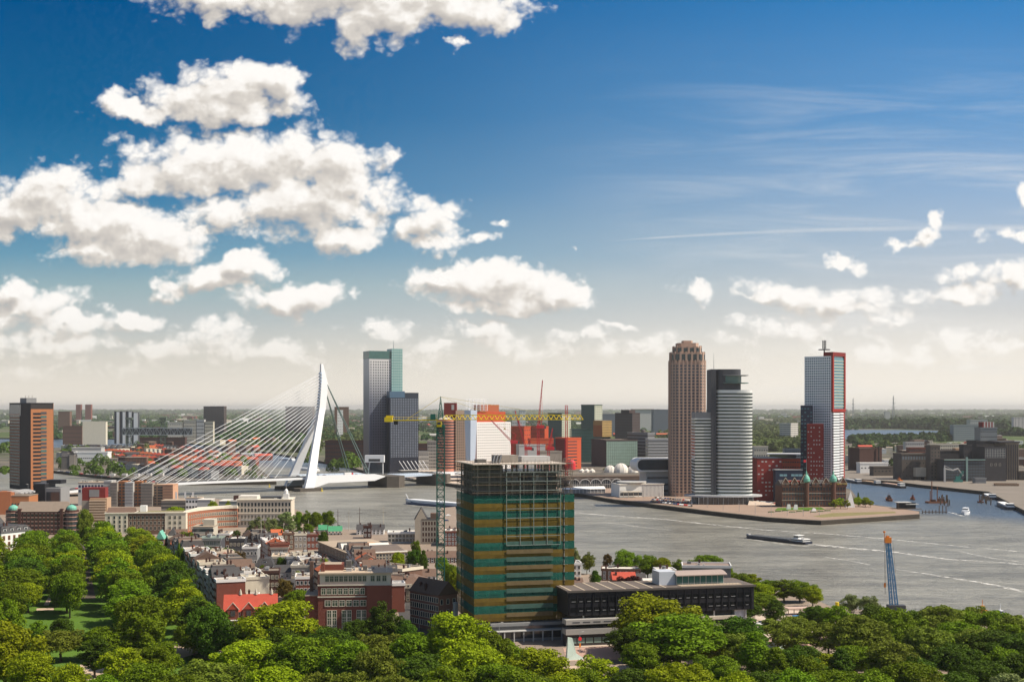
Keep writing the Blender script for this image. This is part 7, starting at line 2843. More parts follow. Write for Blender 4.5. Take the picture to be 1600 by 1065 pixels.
for mi_, (pa, pb, hm, cm, lab) in enumerate(MO):
    if mi_ < 6:
        pa, pb = (pa[0], pa[1] + 4.6), (pb[0], pb[1] + 4.6)
    o, L = boat_root(lab, 'boat', pa, pb, 'moored_boat')
    hg = min(2.6, .08 * L + .9)
    Wd = min(9, L * .24)
    q = MB()
    hull(q, L, Wd, hg)
    q.build('hull', hm, o)
    q = MB()
    if L > 28:
        q.box(L * .12, -Wd * .38, hg, L * .78, Wd * .38, hg + 1.2, 0)
        q.build('hold', cm, o)
        q = MB()
        q.box(L * .83, -Wd * .35, hg, L * .95, Wd * .35, hg + 3, 0)
        q.box(L * .829, -Wd * .36, hg + 1.4, L * .951, Wd * .36, hg + 2.3, 1)
        q.build('wheelhouse', [WHITE, GLASS], o)
    else:
        q.box(L * .35, -Wd * .33, hg, L * .8, Wd * .33, hg + 1.8, 0)
        q.box(L * .42, -Wd * .26, hg + 1.8, L * .62, Wd * .26, hg + 3.4, 0)
        q.box(L * .415, -Wd * .27, hg + 2.3, L * .625, Wd * .27, hg + 3.0, 1)
        q.tube((L * .5, 0, hg + 3.4), (L * .5, 0, hg + 6), .12, 4)
        q.build('cabin', [cm, GLASS], o)
# yellow buoys
for i, (px, py) in enumerate(((421, 760.5), (503, 767))):
    o = empty('buoy', (*GP(px, py, 0)[:2], 0), 0, ['yellow buoy left of the bridge pylon foot', 'yellow buoy right of the bridge pylon foot'][i], 'buoy')
    q = MB()
    q.lathe([(.8, -.5), (1.3, .2), (1.2, .8), (.3, 1.1), (.25, 2.8), (.6, 3.0), (.1, 3.5)], 10)
    q.build('float', CRYELL, o)
# quay restaurant and pier furniture
t = Bld('restaurant', 'flat white roofed pavilion at the very tip of the pier', 'pavilion', 1405, 1431, 1140, 4, 7, 785, wall=BLACK)
t.box('roof_slab', -2, -2, t.h, t.w * .7, 8, t.h + .5, LGREY)
t.box('roof_slab', t.w * .35, -3.5, t.h - 1.5, t.w + 1.5, 3, t.h - 1.0, LGREY)
t.box('terrace', -3, -6, .1, t.w + 3, -2, .5, WOOD)
for i, (px, py, a) in enumerate(((1232, 795, .3), (1243, 795.5, .3), (1271, 798, .9))):
    o = empty('sculpture', GP(px, py), 0, ['pale upright sculpture on the pier lawn, left one', 'pale upright sculpture on the pier lawn, middle one', 'low slanted pale sculpture on the pier lawn, right one'][i], 'sculpture')
    q = MB()
    q.add([(-2, -1, 0), (2, -1, 0), (2, 1, 0), (-2, 1, 0), (-1.2 + a, -.5, 4.2 if i < 2 else 3), (1.2 + a, -.5, 4.2 if i < 2 else 2), (1.2 + a, .5, 4.2 if i < 2 else 2), (-1.2 + a, .5, 4.2 if i < 2 else 3)],
          [(0, 3, 2, 1), (4, 5, 6, 7), (0, 1, 5, 4), (1, 2, 6, 5), (2, 3, 7, 6), (3, 0, 4, 7)])
    q.build('stone', WHITE, o)
o = empty('mast', GP(1328, 792), 0, 'white yacht-like mast and stair beside the old hotel', 'mast')
q = MB()
q.add([(-4, -2, 0), (4, -2, 0), (4, 2, 0), (-4, 2, 0), (.4, -.3, 14), (.8, -.3, 14), (.8, .3, 14), (.4, .3, 14)], [(0, 3, 2, 1), (4, 5, 6, 7), (0, 1, 5, 4), (1, 2, 6, 5), (2, 3, 7, 6), (3, 0, 4, 7)])
q.tube((.6, 0, 13), (.8, 0, 22), .15, 4)
q.build('frame', WHITE, o)
# ship masts in the museum harbour
for i, (px, pt, D) in enumerate(((528, 795, 930), (545, 797, 935), (562, 792, 960), (599, 790, 960), (512, 812, 880), (482, 812, 860), (497, 815, 855), (443, 816, 830), (413, 812, 820), (408, 800, 790))):
    o = empty('ship_mast', (X(px, D), D, LZ), 0, 'tall thin harbour mast with crosstree, %s in depth order along the old harbour' % ORD[i], 'mast', 'masts in the old harbour')
    h_ = Zp(pt, D) - LZ
    q = MB()
    q.tube((0, 0, 0), (0, 0, h_), .28, 5, r2=.12)
    q.build('pole', STONE if i % 2 else BRICK_D, o)
    q = MB()
    q.tube((-2, 0, h_ * .7), (2, 0, h_ * .7), .12, 4)
    q.tube((-1.2, 0, h_ * .88), (1.2, 0, h_ * .88), .1, 4)
    q.build('crosstree', WOOD, o)
# glass pyramids and park objects
for i, (px, py, s_, a) in enumerate(((893, 1030, 3.2, 0), (1217, 1012, 3.0, 0))):
    o = empty('sculpture', GP(px, py), .3, ['white blade-shaped pylon with spreading foot by the pink pavement', 'pale faceted pyramid among the trees right of the office'][i], 'sculpture')
    q = MB()
    if i == 0:
        q.add([(-2, -1, 0), (5, -1, 0), (5, 1, 0), (-2, 1, 0), (-1.4, -.3, 8), (.2, -.3, 7.6), (.2, .3, 7.6), (-1.4, .3, 8), (1.6, -.5, 2.2), (1.6, .5, 2.2)],
              [(0, 3, 2, 1), (4, 5, 6, 7), (0, 1, 8, 5, 4), (2, 3, 7, 6, 9), (1, 2, 9, 8), (8, 9, 6, 5), (3, 0, 4, 7)])
    else:
        q.add([(-3, -2, 0), (3, -2, 0), (3, 2, 0), (-3, 2, 0), (-1, 0, 7)], [(0, 3, 2, 1), (0, 1, 4), (1, 2, 4), (2, 3, 4), (3, 0, 4)])
        q.add([(-1.5, -2.5, 0), (4, -2.5, 0), (4, 1, 0), (-1.5, 1, 0), (1.5, -1, 4.5)], [(0, 3, 2, 1), (0, 1, 4), (1, 2, 4), (2, 3, 4), (3, 0, 4)])
    q.build('body', mat('frosted_glass', (.55, .66, .58), .3, .15, 1.0, spec=.6), o)
o = empty('marker_post', GP(1308, 967), 0, 'black post with yellow top at the end of the right quay', 'post')
q = MB()
q.tube((0, 0, 0), (0, 0, 5.2), .75, 8)
q.build('post', BLACK, o)
q = MB()
q.tube((0, 0, 5.2), (0, 0, 7.2), .78, 8)
q.build('yellow_top', CRYELL, o)
for i, (px, py) in enumerate(((1287, 964), (1247, 975))):
    o = empty('container', GP(px, py), .1, ['small grey steel cabin at the quay end', 'blue container cabin beneath the quay trees'][i], 'cabin')
    q = MB()
    q.box(-2, -1.3, 0, 2, 1.3, 3.4)
    q.box(-2.1, -1.4, 3.4, 2.1, 1.4, 3.6)
    q.build('shell', STONE if i == 0 else CRBLUE, o)
    q = MB()
    q.box(-.6, -1.36, .1, .5, -1.3, 2.2)
    q.build('door', DGREY, o)
t = Bld('shelter', 'long low pinkish shelter roof on the quay right of the black office', 'shelter', 1232, 1288, 552, 10, 5, 966, wall=PAVEL, body=False)
t.box('roof', 0, 0, 2.6, t.w, 5, 3.0, mat('pinkish_shelter_roof', (.50, .36, .29), .8, .1))
for k in range(7):
    t.box('post', t.w * k / 6.2, .4, 0, t.w * k / 6.2 + .25, .65, 2.6, WOOD)

# ------------------------------------------------------------------ cars
CARC = {}


def car_meshes(cname, col):
    if cname in CARC:
        return CARC[cname]
    pm = mat('car_paint_' + cname, col, .3, 0, spec=.6)
    b_ = MB()
    prof = [(-2.1, .35), (-2.15, .75), (-1.9, .95), (-1.3, 1.0), (-.75, 1.42), (.85, 1.42), (1.5, .98), (2.0, .85), (2.15, .6), (2.1, .35)]
    n = len(prof)
    vs = [(x, -.86 if z < 1.1 else -.7, z) for x, z in prof] + [(x, .86 if z < 1.1 else .7, z) for x, z in prof]
    b_.add(vs, [tuple(range(n)), tuple(range(2 * n - 1, n - 1, -1))] + [(i, i + n, (i + 1) % n + n, (i + 1) % n) for i in range(n)])
    g_ = MB()
    for sy in (-1, 1):
        g_.add([(-1.15, .80 * sy, 1.03), (1.3, .80 * sy, 1.03), (.8, .73 * sy, 1.36), (-.7, .73 * sy, 1.36)], [(0, 1, 2, 3)])
    g_.add([(-1.32, -.68, 1.03), (-1.32, .68, 1.03), (-.82, .6, 1.38), (-.82, -.6, 1.38)], [(0, 1, 2, 3)])
    g_.add([(1.48, -.68, 1.03), (1.48, .68, 1.03), (.92, .6, 1.38), (.92, -.6, 1.38)], [(0, 1, 2, 3)])
    w_ = MB()
    w_.tube((0, -.12, .33), (0, .12, .33), .33, 10)
    CARC[cname] = (b_.mesh('body', pm), g_.mesh('window', GLASS), w_.mesh('wheel', BLACK))
    return CARC[cname]


def car(cname, col, loc, rz, label, group=None, detail=True):
    b_, g_, w_ = car_meshes(cname, col)
    if not detail:
        o = link('parked_car', b_, None, loc, rz)
        return tag(o, label, 'car', group)
    o = empty('parked_car', loc, rz, label, 'car', group)
    link('body', b_, o)
    link('window', g_, o)
    for x in (-1.3, 1.3):
        for y in (-.8, .8):
            link('wheel', w_, o, (x, y, 0))
    return o


CC = [('white', (.7, .7, .68)), ('silver', (.42, .43, .44)), ('black', (.02, .02, .022)), ('dark_blue', (.03, .05, .12)), ('red', (.42, .03, .03)), ('grey', (.16, .16, .17)), ('beige', (.45, .4, .3))]
CR = random.Random(12)


def carrow(n, pa, pb, rz, group, word, detail=False, jit=.3, z=LZ + .07):
    a, b_ = GP(*pa), GP(*pb)
    for k in range(n):
        c, col = CR.choice(CC)
        p_ = a.lerp(b_, (k + CR.uniform(-jit, jit) * .5) / max(1, n - 1))
        p_.z = z
        car(c, col, p_, rz + CR.uniform(-.05, .05), f"{c.replace('_', ' ')} car, {ORD[k]} from the left {word}", group, detail)


carrow(20, (1018, 784), (1080, 791), 1.3, 'cars on the quay car park', 'in the front line, striped terminal car park')
carrow(18, (1020, 781), (1082, 787), 1.3, 'cars on the quay car park', 'in the second line, striped terminal car park')
carrow(16, (1024, 778), (1084, 783), 1.3, 'cars on the quay car park', 'in the third line, striped terminal car park')
carrow(10, (1184, 784), (1216, 788), .3, 'cars by the old hotel', 'between round tower and old hotel')
carrow(26, (92, 736.2), (174, 746), -.05, 'cars along the island quay', 'along the island quay')
carrow(20, (592, 746.5), (700, 752), .1, 'cars on the bridge square', 'in the near line on the bridge square')
carrow(16, (600, 741), (712, 745), .1, 'cars on the bridge square', 'in the middle line on the bridge square')
carrow(12, (620, 737), (705, 738), .1, 'cars on the bridge square', 'in the far line on the bridge square')
for k in range(22):
    c, col = CR.choice(CC)
    s_ = -285 + k * 17 + CR.uniform(-4, 4)
    sg = -1 if k % 2 else 1
    car(c, col, DB + BP(s_, sg * CR.uniform(4, 11), dz(s_) + .12), math.atan2(TD.y, TD.x), f"{c.replace('_', ' ')} car on the big bridge deck, {ORD[k]} from the left", 'cars on the bridge', False)
o = empty('truck', DB + BP(57, 8, dz(57) + .15), math.atan2(TD.y, TD.x), 'white truck with red cab on the bridge right of the pylon', 'truck')
q = MB()
q.box(-5, -1.3, .9, 4, 1.3, 4.0)
q.build('box_body', WHITE, o)
q = MB()
q.box(4.2, -1.2, .6, 6.2, 1.2, 3.4)
q.build('cab', CRRED, o)
for k, (px, py, c) in enumerate(((657, 950, 4), (664, 956, 3), (670, 960, 1), (676, 963, 2), (683, 968, 5))):
    car(CC[c][0], CC[c][1], GP(px, py) + Vector((0, 0, .07)), -.9, ['red', 'dark blue', 'silver', 'black', 'grey'][k] + ' car parked nose to tail in the side street, %s in line' % ORD[k], 'cars in the side street')
for k, (px, py, c) in enumerate(((1183, 978, 0), (1190, 975, 1), (1197, 974, 2), (1203, 979, 0), (1210, 972, 5), (1190, 984, 3), (1178, 986, 1))):
    car(CC[c][0], CC[c][1], GP(px, py) + Vector((0, 0, .08)), .4, f"{CC[c][0].replace('_', ' ')} car, {ORD[k]} listed from the office corner, right of the black office", 'cars right of the black office')
for k, (px, py, c) in enumerate(((258, 861, 0), (262, 868, 1), (268, 880, 2), (274, 893, 5), (281, 905, 0), (287, 918, 3), (294, 931, 1), (301, 944, 6))):
    car(CC[c][0], CC[c][1], GP(px, py) + Vector((0, 0, .07)), 1.92, f"{CC[c][0].replace('_', ' ')} car on the park road, {ORD[k]} from the far end", 'cars on the park road')
carrow(14, (455, 836), (500, 832), .2, 'cars by the old harbour', 'in the upper line by the old harbour')
carrow(12, (440, 846), (492, 848), .2, 'cars by the old harbour', 'in the lower line by the old harbour')
car('white', CC[0][1], GP(700, 806) + Vector((0, 0, .07)), .4, 'single white car on the empty tan quay behind the crane mast', None, False)
car('dark_blue', CC[3][1], GP(697, 814) + Vector((0, 0, .07)), .2, 'single dark car on the tan quay nearer than the white one', None, False)

# street lamps near the park
for i, (px, py) in enumerate(((291, 1002), (906, 1020), (1032, 1005), (1130, 990), (780, 1004), (655, 985), (1262, 972), (460, 838), (700, 820))):
    o = empty('street_lamp', GP(px, py), .5, ['blue green lamp post by the park path at left', 'lamp post carrying a red disc by the black office', 'lamp post before the grey base of the office', 'lamp post at the right end of the office front', 'lamp post at the foot of the netted tower', 'lamp post in the side street of parked cars', 'lamp post on the right-hand quay', 'lamp post on the old harbour quay', 'lamp post on the tan quay'][i], 'street lamp')
    q = MB()
    q.tube((0, 0, 0), (0, 0, 7.5), .12, 6, r2=.07)
    q.tube((0, 0, 7.4), (1.2, 0, 7.7), .06, 5)
    q.build('pole', STEELG, o)
    q = MB()
    q.box(.8, -.15, 7.6, 1.7, .15, 7.75)
    q.build('lamp_head', LGREY, o)
    if i == 1:
        q = MB()
        q.tube((0, -.2, 5.2), (0, .0, 5.2), .7, 12)
        q.build('red_disc', CRRED, o)
        q = MB()
        q.box(-.3, -.2, 2.2, .3, -.05, 3.6)
        q.build('orange_board', CRORNG, o)

for i in range(16):
    px = 905 + i * 25
    py = 768 + (px - 890) * .116 + (1 if i % 2 else 0)
    o = empty('street_lamp', GP(px, min(py, 806)), 1.5, 'thin pier lamp along the water edge, %s from the left' % ORD[i], 'street lamp', 'lamps along the pier edge')
    q = MB()
    q.tube((0, 0, 0), (0, 0, 9), .16, 5, r2=.1)
    q.build('pole', STEELG, o)
    q = MB()
    q.box(-.8, -.2, 9, .8, .2, 9.25)
    q.build('lamp_head', LGREY, o)
for i in range(9):
    o = empty('planter', GP(1205 + i * 11, 800.5 - (i % 3)), .1, 'low dark planting bed on the pier before the old hotel, %s from the left' % ORD[i], 'planter', 'planting beds on the pier')
    q = MB()
    q.box(-2.6, -1, 0, 2.6, 1, .5)
    q.build('edging', STONE, o)
    q = MB()
    q.box(-2.4, -.8, .5, 2.4, .8, 1.1)
    q.build('hedge', LD, o)

# ------------------------------------------------------------------ trees of the park and the streets
TI = {'Y': (LY, 'bright yellow-green'), 'G': (LG, 'mid green'), 'D': (LD, 'dark green'), 'O': (LO, 'olive green'), 'R': (LR, 'dark copper'), 'B': (LB, 'bronze brown'), 'P': (LP, 'pale green')}
KN = {'round': 'round', 'dome': 'broad domed', 'oval': 'upright', 'cone': 'conical', 'loose': 'loose airy', 'bush': 'low bushy', 'far': 'small'}


def grove(items, group, word, scl=1.0):
    """items: (kind, colour, px, top row, D, half width px); labelled from left to right"""
    for i, (k, c, px, pt, D, r_) in enumerate(sorted(items, key=lambda a: a[2])):
        lf, cn = TI[c]
        r_ *= scl
        ptree(k, lf, px, pt, D, r_, f'{KN[k]} {cn} tree, {ORD[i]} from the left {word}', group)


FRONT = [('round', 'Y', 8, 968, 405, 50), ('dome', 'O', 95, 980, 452, 36), ('round', 'Y', 48, 1012, 385, 46), ('dome', 'Y', 112, 1036, 372, 36), ('oval', 'D', 148, 988, 425, 26), ('loose', 'Y', 192, 1004, 402, 44),
         ('round', 'G', 238, 1004, 410, 36), ('round', 'D', 330, 978, 462, 34), ('round', 'Y', 385, 996, 415, 50), ('dome', 'O', 330, 1028, 380, 58), ('round', 'G', 225, 1034, 378, 42), ('round', 'G', 160, 1048, 366, 30),
         ('round', 'Y', 436, 934, 455, 60), ('dome', 'G', 478, 988, 412, 52), ('round', 'D', 402, 962, 480, 40), ('round', 'D', 512, 978, 450, 36), ('oval', 'D', 600, 935, 470, 28), ('round', 'G', 545, 1000, 402, 46),
         ('dome', 'O', 592, 1012, 388, 46), ('round', 'Y', 430, 1036, 372, 46), ('dome', 'O', 540, 1044, 365, 44), ('dome', 'O', 500, 1050, 366, 42), ('round', 'G', 650, 984, 425, 40), ('round', 'Y', 712, 950, 430, 58), ('dome', 'D', 660, 1020, 388, 46),
         ('dome', 'Y', 735, 996, 398, 52), ('round', 'G', 768, 982, 425, 34), ('loose', 'O', 610, 1048, 362, 46), ('dome', 'G', 700, 1040, 370, 48), ('round', 'G', 775, 1030, 378, 46), ('dome', 'Y', 838, 1012, 395, 52), ('loose', 'Y', 930, 1022, 388, 42),
         ('dome', 'G', 810, 1046, 362, 46), ('round', 'Y', 880, 1052, 358, 40), ('round', 'Y', 1020, 926, 468, 62), ('round', 'D', 985, 976, 452, 34), ('round', 'G', 1060, 958, 436, 76), ('round', 'D', 1150, 962, 452, 46), ('cone', 'G', 1180, 984, 415, 40),
         ('dome', 'Y', 1052, 1032, 378, 58), ('dome', 'G', 1120, 1020, 400, 46), ('round', 'D', 990, 1040, 378, 44), ('dome', 'Y', 1150, 1050, 362, 44),
         ('cone', 'G', 1212, 1008, 400, 36), ('round', 'D', 1250, 1004, 412, 38), ('loose', 'O', 1237, 974, 455, 32), ('loose', 'O', 1295, 968, 455, 40), ('cone', 'D', 1315, 1010, 408, 30), ('round', 'O', 1345, 958, 440, 48), ('dome', 'O', 1395, 1000, 405, 46),
         ('round', 'G', 1400, 950, 460, 46), ('round', 'O', 1450, 975, 432, 46), ('loose', 'O', 1468, 940, 480, 38), ('round', 'G', 1500, 968, 452, 42), ('dome', 'D', 1495, 1002, 412, 46), ('round', 'D', 1545, 980, 440, 46), ('loose', 'G', 1570, 968, 452, 34),
         ('round', 'D', 1588, 985, 430, 44), ('dome', 'G', 1300, 1040, 372, 48), ('dome', 'G', 1360, 1046, 368, 46), ('round', 'G', 1425, 1030, 382, 42), ('loose', 'O', 1455, 1052, 362, 36), ('round', 'D', 1540, 1028, 385, 46), ('loose', 'P', 1575, 1044, 368, 44),
         ('round', 'D', 1600, 1015, 395, 40), ('dome', 'G', 1240, 1046, 368, 48), ('round', 'D', 1190, 1044, 374, 40), ('round', 'D', 560, 965, 482, 26), ('round', 'D', 630, 965, 470, 22), ('dome', 'G', 270, 1050, 366, 40),
         ('round', 'D', 1500, 1046, 370, 40), ('loose', 'P', 1330, 924, 545, 17), ('loose', 'P', 1358, 928, 540, 17), ('round', 'G', 1262, 1020, 392, 30)]
grove(FRONT, 'trees along the near edge of the park', 'in the near park belt', 1.1)
FR2 = random.Random(19)
FILL = []
for k in range(31):
    px = 160 + k * 47 + FR2.uniform(-10, 10)
    D = FR2.uniform(400, 470)
    if 850 < px < 975 or 1165 < px < 1215:
        D = FR2.uniform(352, 372)
    FILL.append((FR2.choice(['round', 'dome', 'round']), FR2.choice('GDGDOY'), px, 638 + (91 - FR2.uniform(13.5, 17.5)) / D * F, D, FR2.uniform(36, 48)))
for k in range(13):
    px = 1215 + k * 31
    D = FR2.uniform(470, 505)
    FILL.append((FR2.choice(['round', 'loose', 'dome']), FR2.choice('GOOGD'), px, 638 + (91 - FR2.uniform(14, 18)) / D * F, D, FR2.uniform(30, 40)))
grove(FILL, 'second line of trees in the near park', 'in the second park line')
# lime avenue rows running away from us
ROWS = [('right-hand avenue row', (-103, 445), (-222, 772), 16, 'D', 20.5, 9.4), ('middle avenue row', (-124, 440), (-244, 775), 16, 'G', 21.5, 10.4), ('outer row by the park road', (-150, 640), (-186, 745), 8, 'D', 16, 8.0),
        ('left avenue row', (-191, 560), (-263, 770), 11, 'G', 18, 9.8)]
AR = random.Random(8)
for word, a, b_, n, c, hh, rr_ in ROWS:
    for k in range(n):
        f = k / (n - 1)
        x, y = a[0] + (b_[0] - a[0]) * f + AR.uniform(-1, 1), a[1] + (b_[1] - a[1]) * f + AR.uniform(-2, 2)
        cc = AR.choice([c, 'G', 'G', 'Y'] if k > 1 else [c])
        lf, cn = TI[cc]
        kd = AR.choice(['round', 'oval', 'round'])
        tree(kd, lf, (x, y, LZ), hh * AR.uniform(.86, 1.1), rr_ * AR.uniform(.9, 1.15), f'{KN[kd]} {cn} lime tree, {ORD[k]} from near end, {word}', 'lime trees of the park avenue')
# wood on the left of the lawn
WOOD_ = []
wi = 0
for row, (xa, ya, xb, yb, n) in enumerate(((-215, 575, -282, 765, 9), (-232, 560, -305, 760, 8), (-250, 560, -328, 740, 7), (-262, 540, -340, 715, 6), (-205, 520, -240, 560, 3), (-228, 505, -262, 545, 3))):
    for k in range(n):
        f = k / (n - 1)
        x, y = xa + (xb - xa) * f + AR.uniform(-2, 2), ya + (yb - ya) * f + AR.uniform(-3, 3)
        cc = AR.choice('GGYDOPG' if row > 1 else 'GGGYDG')
        kd = AR.choice(['round', 'dome', 'oval', 'round'])
        tree(kd, TI[cc][0], (x, y, LZ), AR.uniform(15, 21), AR.uniform(9.5, 12.5), f'{KN[kd]} {TI[cc][1]} tree, {ORD[k]} in depth, {ORD[row]} row left of the lawn', 'wood left of the park lawn')
grove([('round', 'G', 109, 888, 545, 27), ('round', 'D', 96, 962, 478, 20), ('oval', 'G', 60, 965, 470, 18), ('round', 'G', 14, 902, 520, 36), ('round', 'Y', 44, 906, 560, 28), ('dome', 'G', 4, 930, 478, 34)], 'lone trees on the park lawn', 'on and beside the open lawn')
grove([('round', 'O', 133, 790, 800, 15), ('dome', 'O', 98, 832, 800, 18), ('loose', 'O', 20, 858, 700, 20), ('oval', 'D', 218, 832, 790, 8), ('oval', 'D', 203, 842, 760, 14), ('round', 'B', 40, 858, 690, 13)], 'trees before the striped building', 'before the striped and cream buildings')
STREET = [('round', 'G', 318, 905, 600, 9), ('round', 'Y', 395, 905, 600, 10), ('round', 'G', 410, 880, 650, 9), ('round', 'D', 440, 868, 700, 9), ('round', 'G', 480, 862, 720, 9), ('round', 'Y', 470, 890, 620, 11), ('round', 'G', 372, 915, 590, 9), ('round', 'D', 640, 905, 600, 12), ('round', 'G', 628, 880, 660, 10), ('round', 'D', 356, 852, 690, 17), ('round', 'G', 352, 868, 668, 12), ('dome', 'B', 372, 858, 680, 14), ('round', 'B', 446, 902, 590, 16), ('round', 'G', 468, 918, 560, 22), ('round', 'G', 405, 922, 580, 12), ('round', 'G', 424, 898, 612, 11),
          ('round', 'Y', 275, 788, 930, 16), ('oval', 'Y', 332, 779, 990, 10), ('oval', 'Y', 357, 780, 985, 10), ('round', 'Y', 508, 872, 640, 12), ('dome', 'D', 648, 855, 700, 15), ('cone', 'D', 662, 858, 690, 12), ('round', 'G', 690, 868, 690, 14),
          ('round', 'G', 704, 878, 620, 16), ('round', 'Y', 712, 885, 600, 12), ('round', 'Y', 565, 861, 690, 14), ('round', 'Y', 622, 860, 690, 12), ('oval', 'D', 265, 905, 590, 10), ('round', 'G', 262, 925, 560, 16), ('round', 'D', 236, 880, 640, 12), ('bush', 'G', 286, 908, 640, 8),
          ('round', 'G', 650, 843, 760, 9), ('bush', 'G', 280, 848, 660, 9)]
grove(STREET, 'street and court trees of the old quarter', 'among the old quarter houses')
QUAY = [('oval', 'P', 402, 806, 850, 16), ('loose', 'P', 424, 806, 855, 12), ('oval', 'P', 448, 796, 880, 16), ('oval', 'G', 437, 820, 830, 9), ('oval', 'G', 480, 796, 930, 10), ('round', 'G', 494, 797, 930, 12), ('round', 'G', 511, 796, 940, 13), ('oval', 'D', 467, 818, 830, 8),
        ('oval', 'G', 481, 815, 850, 10), ('oval', 'D', 370, 826, 850, 8), ('round', 'G', 466, 798, 930, 9)]
QUAY += [('round', 'G', 456, 828, 830, 11), ('round', 'D', 505, 828, 800, 9), ('oval', 'G', 391, 822, 850, 10), ('round', 'D', 350, 832, 850, 9), ('round', 'G', 645, 828, 880, 9)]
grove(QUAY, 'trees on the palace square', 'between the palace and the green roofs')
RIVER = [('oval', 'P', 898, 853, 700, 10), ('loose', 'O', 917, 865, 690, 13), ('oval', 'P', 921, 860, 700, 9), ('cone', 'D', 930, 888, 560, 18), ('loose', 'B', 949, 862, 690, 9), ('round', 'G', 978, 857, 680, 22), ('round', 'G', 1012, 866, 670, 20), ('round', 'Y', 1035, 868, 665, 20),
         ('round', 'G', 1106, 863, 655, 32), ('dome', 'R', 985, 896, 585, 25), ('dome', 'R', 955, 902, 560, 14), ('dome', 'R', 1000, 905, 570, 14), ('round', 'G', 1160, 895, 600, 24), ('round', 'Y', 1185, 908, 580, 24), ('round', 'G', 1135, 880, 640, 14),
         ('oval', 'G', 1225, 902, 590, 24), ('round', 'G', 1250, 905, 590, 26), ('round', 'G', 1200, 904, 600, 24), ('round', 'Y', 1270, 914, 575, 20), ('round', 'G', 1190, 925, 560, 28), ('oval', 'G', 1060, 872, 670, 14), ('round', 'G', 1140, 890, 620, 22), ('oval', 'Y', 1175, 893, 610, 18), ('cone', 'D', 1212, 935, 530, 24), ('round', 'D', 1165, 940, 540, 30), ('loose', 'P', 1092, 892, 610, 18)]
grove(RIVER, 'trees along the near river bank', 'behind and beside the black office')
grove([('far', 'Y', 1303, 779, 1140, 8), ('far', 'Y', 1313, 777, 1142, 9), ('far', 'Y', 1324, 780, 1140, 6), ('round', 'Y', 1341, 776, 1165, 9), ('round', 'Y', 1352, 776, 1165, 9), ('far', 'Y', 1360, 780, 1160, 6), ('cone', 'D', 1341, 768, 1200, 3)], 'trees at the pier tip', 'near the old hotel')
for i in range(14):
    ptree('bush', LO, 945 + i * 6, 731 + (i % 3), 1850 - 2 * i, 3.4, f'small bush at the foot of the mint glass front, {ORD[i]} from the left', 'bushes before the glass front', 'bush', cat='bush')
# island and south bank trees near enough to tell apart
ISL_T = [(143, 720, 1700, 12), (152, 722, 1690, 9), (177, 719, 1660, 11), (187, 721, 1650, 10), (193, 729, 1630, 6), (155, 708, 2000, 9), (165, 711, 1990, 7), (173, 705, 2080, 6), (110, 694, 2500, 8), (122, 695, 2500, 7), (135, 695, 2480, 7), (214, 688, 2700, 6), (229, 691, 2550, 5),
         (300, 726, 1700, 15), (315, 729, 1690, 12), (285, 732, 1660, 9), (340, 722, 1800, 13), (360, 730, 1690, 11), (270, 716, 1900, 10), (330, 712, 1950, 12), (352, 708, 2000, 14), (380, 712, 1900, 9), (245, 722, 1750, 6), (100, 700, 2300, 8), (40, 700, 2200, 14), (10, 690, 2500, 14), (8, 728, 1720, 12), (395, 735, 1600, 7), (410, 742, 1540, 6),
         (520, 718, 1900, 7), (533, 715, 1880, 9), (545, 705, 1850, 15), (556, 712, 1870, 9), (480, 706, 2050, 8), (490, 712, 2000, 6), (515, 724, 1780, 6), (525, 725, 1780, 5)]
IT = random.Random(2)
for _ in range(90):
    px, py = IT.uniform(90, 400), IT.uniform(706, 744)
    D = Dof(py)
    ISL_T.append((px, py - IT.uniform(7, 11) * F / D, D, IT.uniform(4, 6.5) * F / D))
for _ in range(16):
    px, py = IT.uniform(480, 575), IT.uniform(722, 732)
    D = Dof(py)
    ISL_T.append((px, py - IT.uniform(6, 9) * F / D, D, IT.uniform(3.5, 6) * F / D))
# ------------------------------------------------------------------ far land: tree belts and scattered town
FR = np.random.default_rng(77)


def wood_stuff(name, pts, leaf, nleaf=26, label=None):
    """pts: array (n,5) x, y, base z, radius, height - one mass of crowns nobody could count"""
    n = len(pts)
    N = n * nleaf
    ci = np.repeat(np.arange(n), nleaf)
    d = FR.normal(size=(N, 3))
    d[:, 2] = np.abs(d[:, 2]) * .9 + .05
    d /= np.linalg.norm(d, axis=1)[:, None]
    R = pts[ci, 3]
    Hh = pts[ci, 4]
    p = np.stack([pts[ci, 0] + d[:, 0] * R, pts[ci, 1] + d[:, 1] * R, pts[ci, 2] + .15 * Hh + d[:, 2] * Hh * .85], 1)
    nr = d + FR.normal(size=(N, 3)) * .35
    nr /= np.linalg.norm(nr, axis=1)[:, None]
    a = np.cross(nr, FR.normal(size=(N, 3)))
    a /= np.linalg.norm(a, axis=1)[:, None]
    b2 = np.cross(nr, a)
    s_ = (R * FR.uniform(.35, .6, N) * (26 / nleaf) ** .5 if nleaf > 60 else R * FR.uniform(.35, .6, N))[:, None]
    v = np.stack([p - a * s_, p - b2 * s_ * .8, p + a * s_, p + b2 * s_ * .8], 1).reshape(-1, 3)
    me = np_mesh(name, v, np.arange(4 * N).reshape(-1, 4), [leaf])
    o = link(name, me)
    tag(o, label, kind='stuff')
    return o


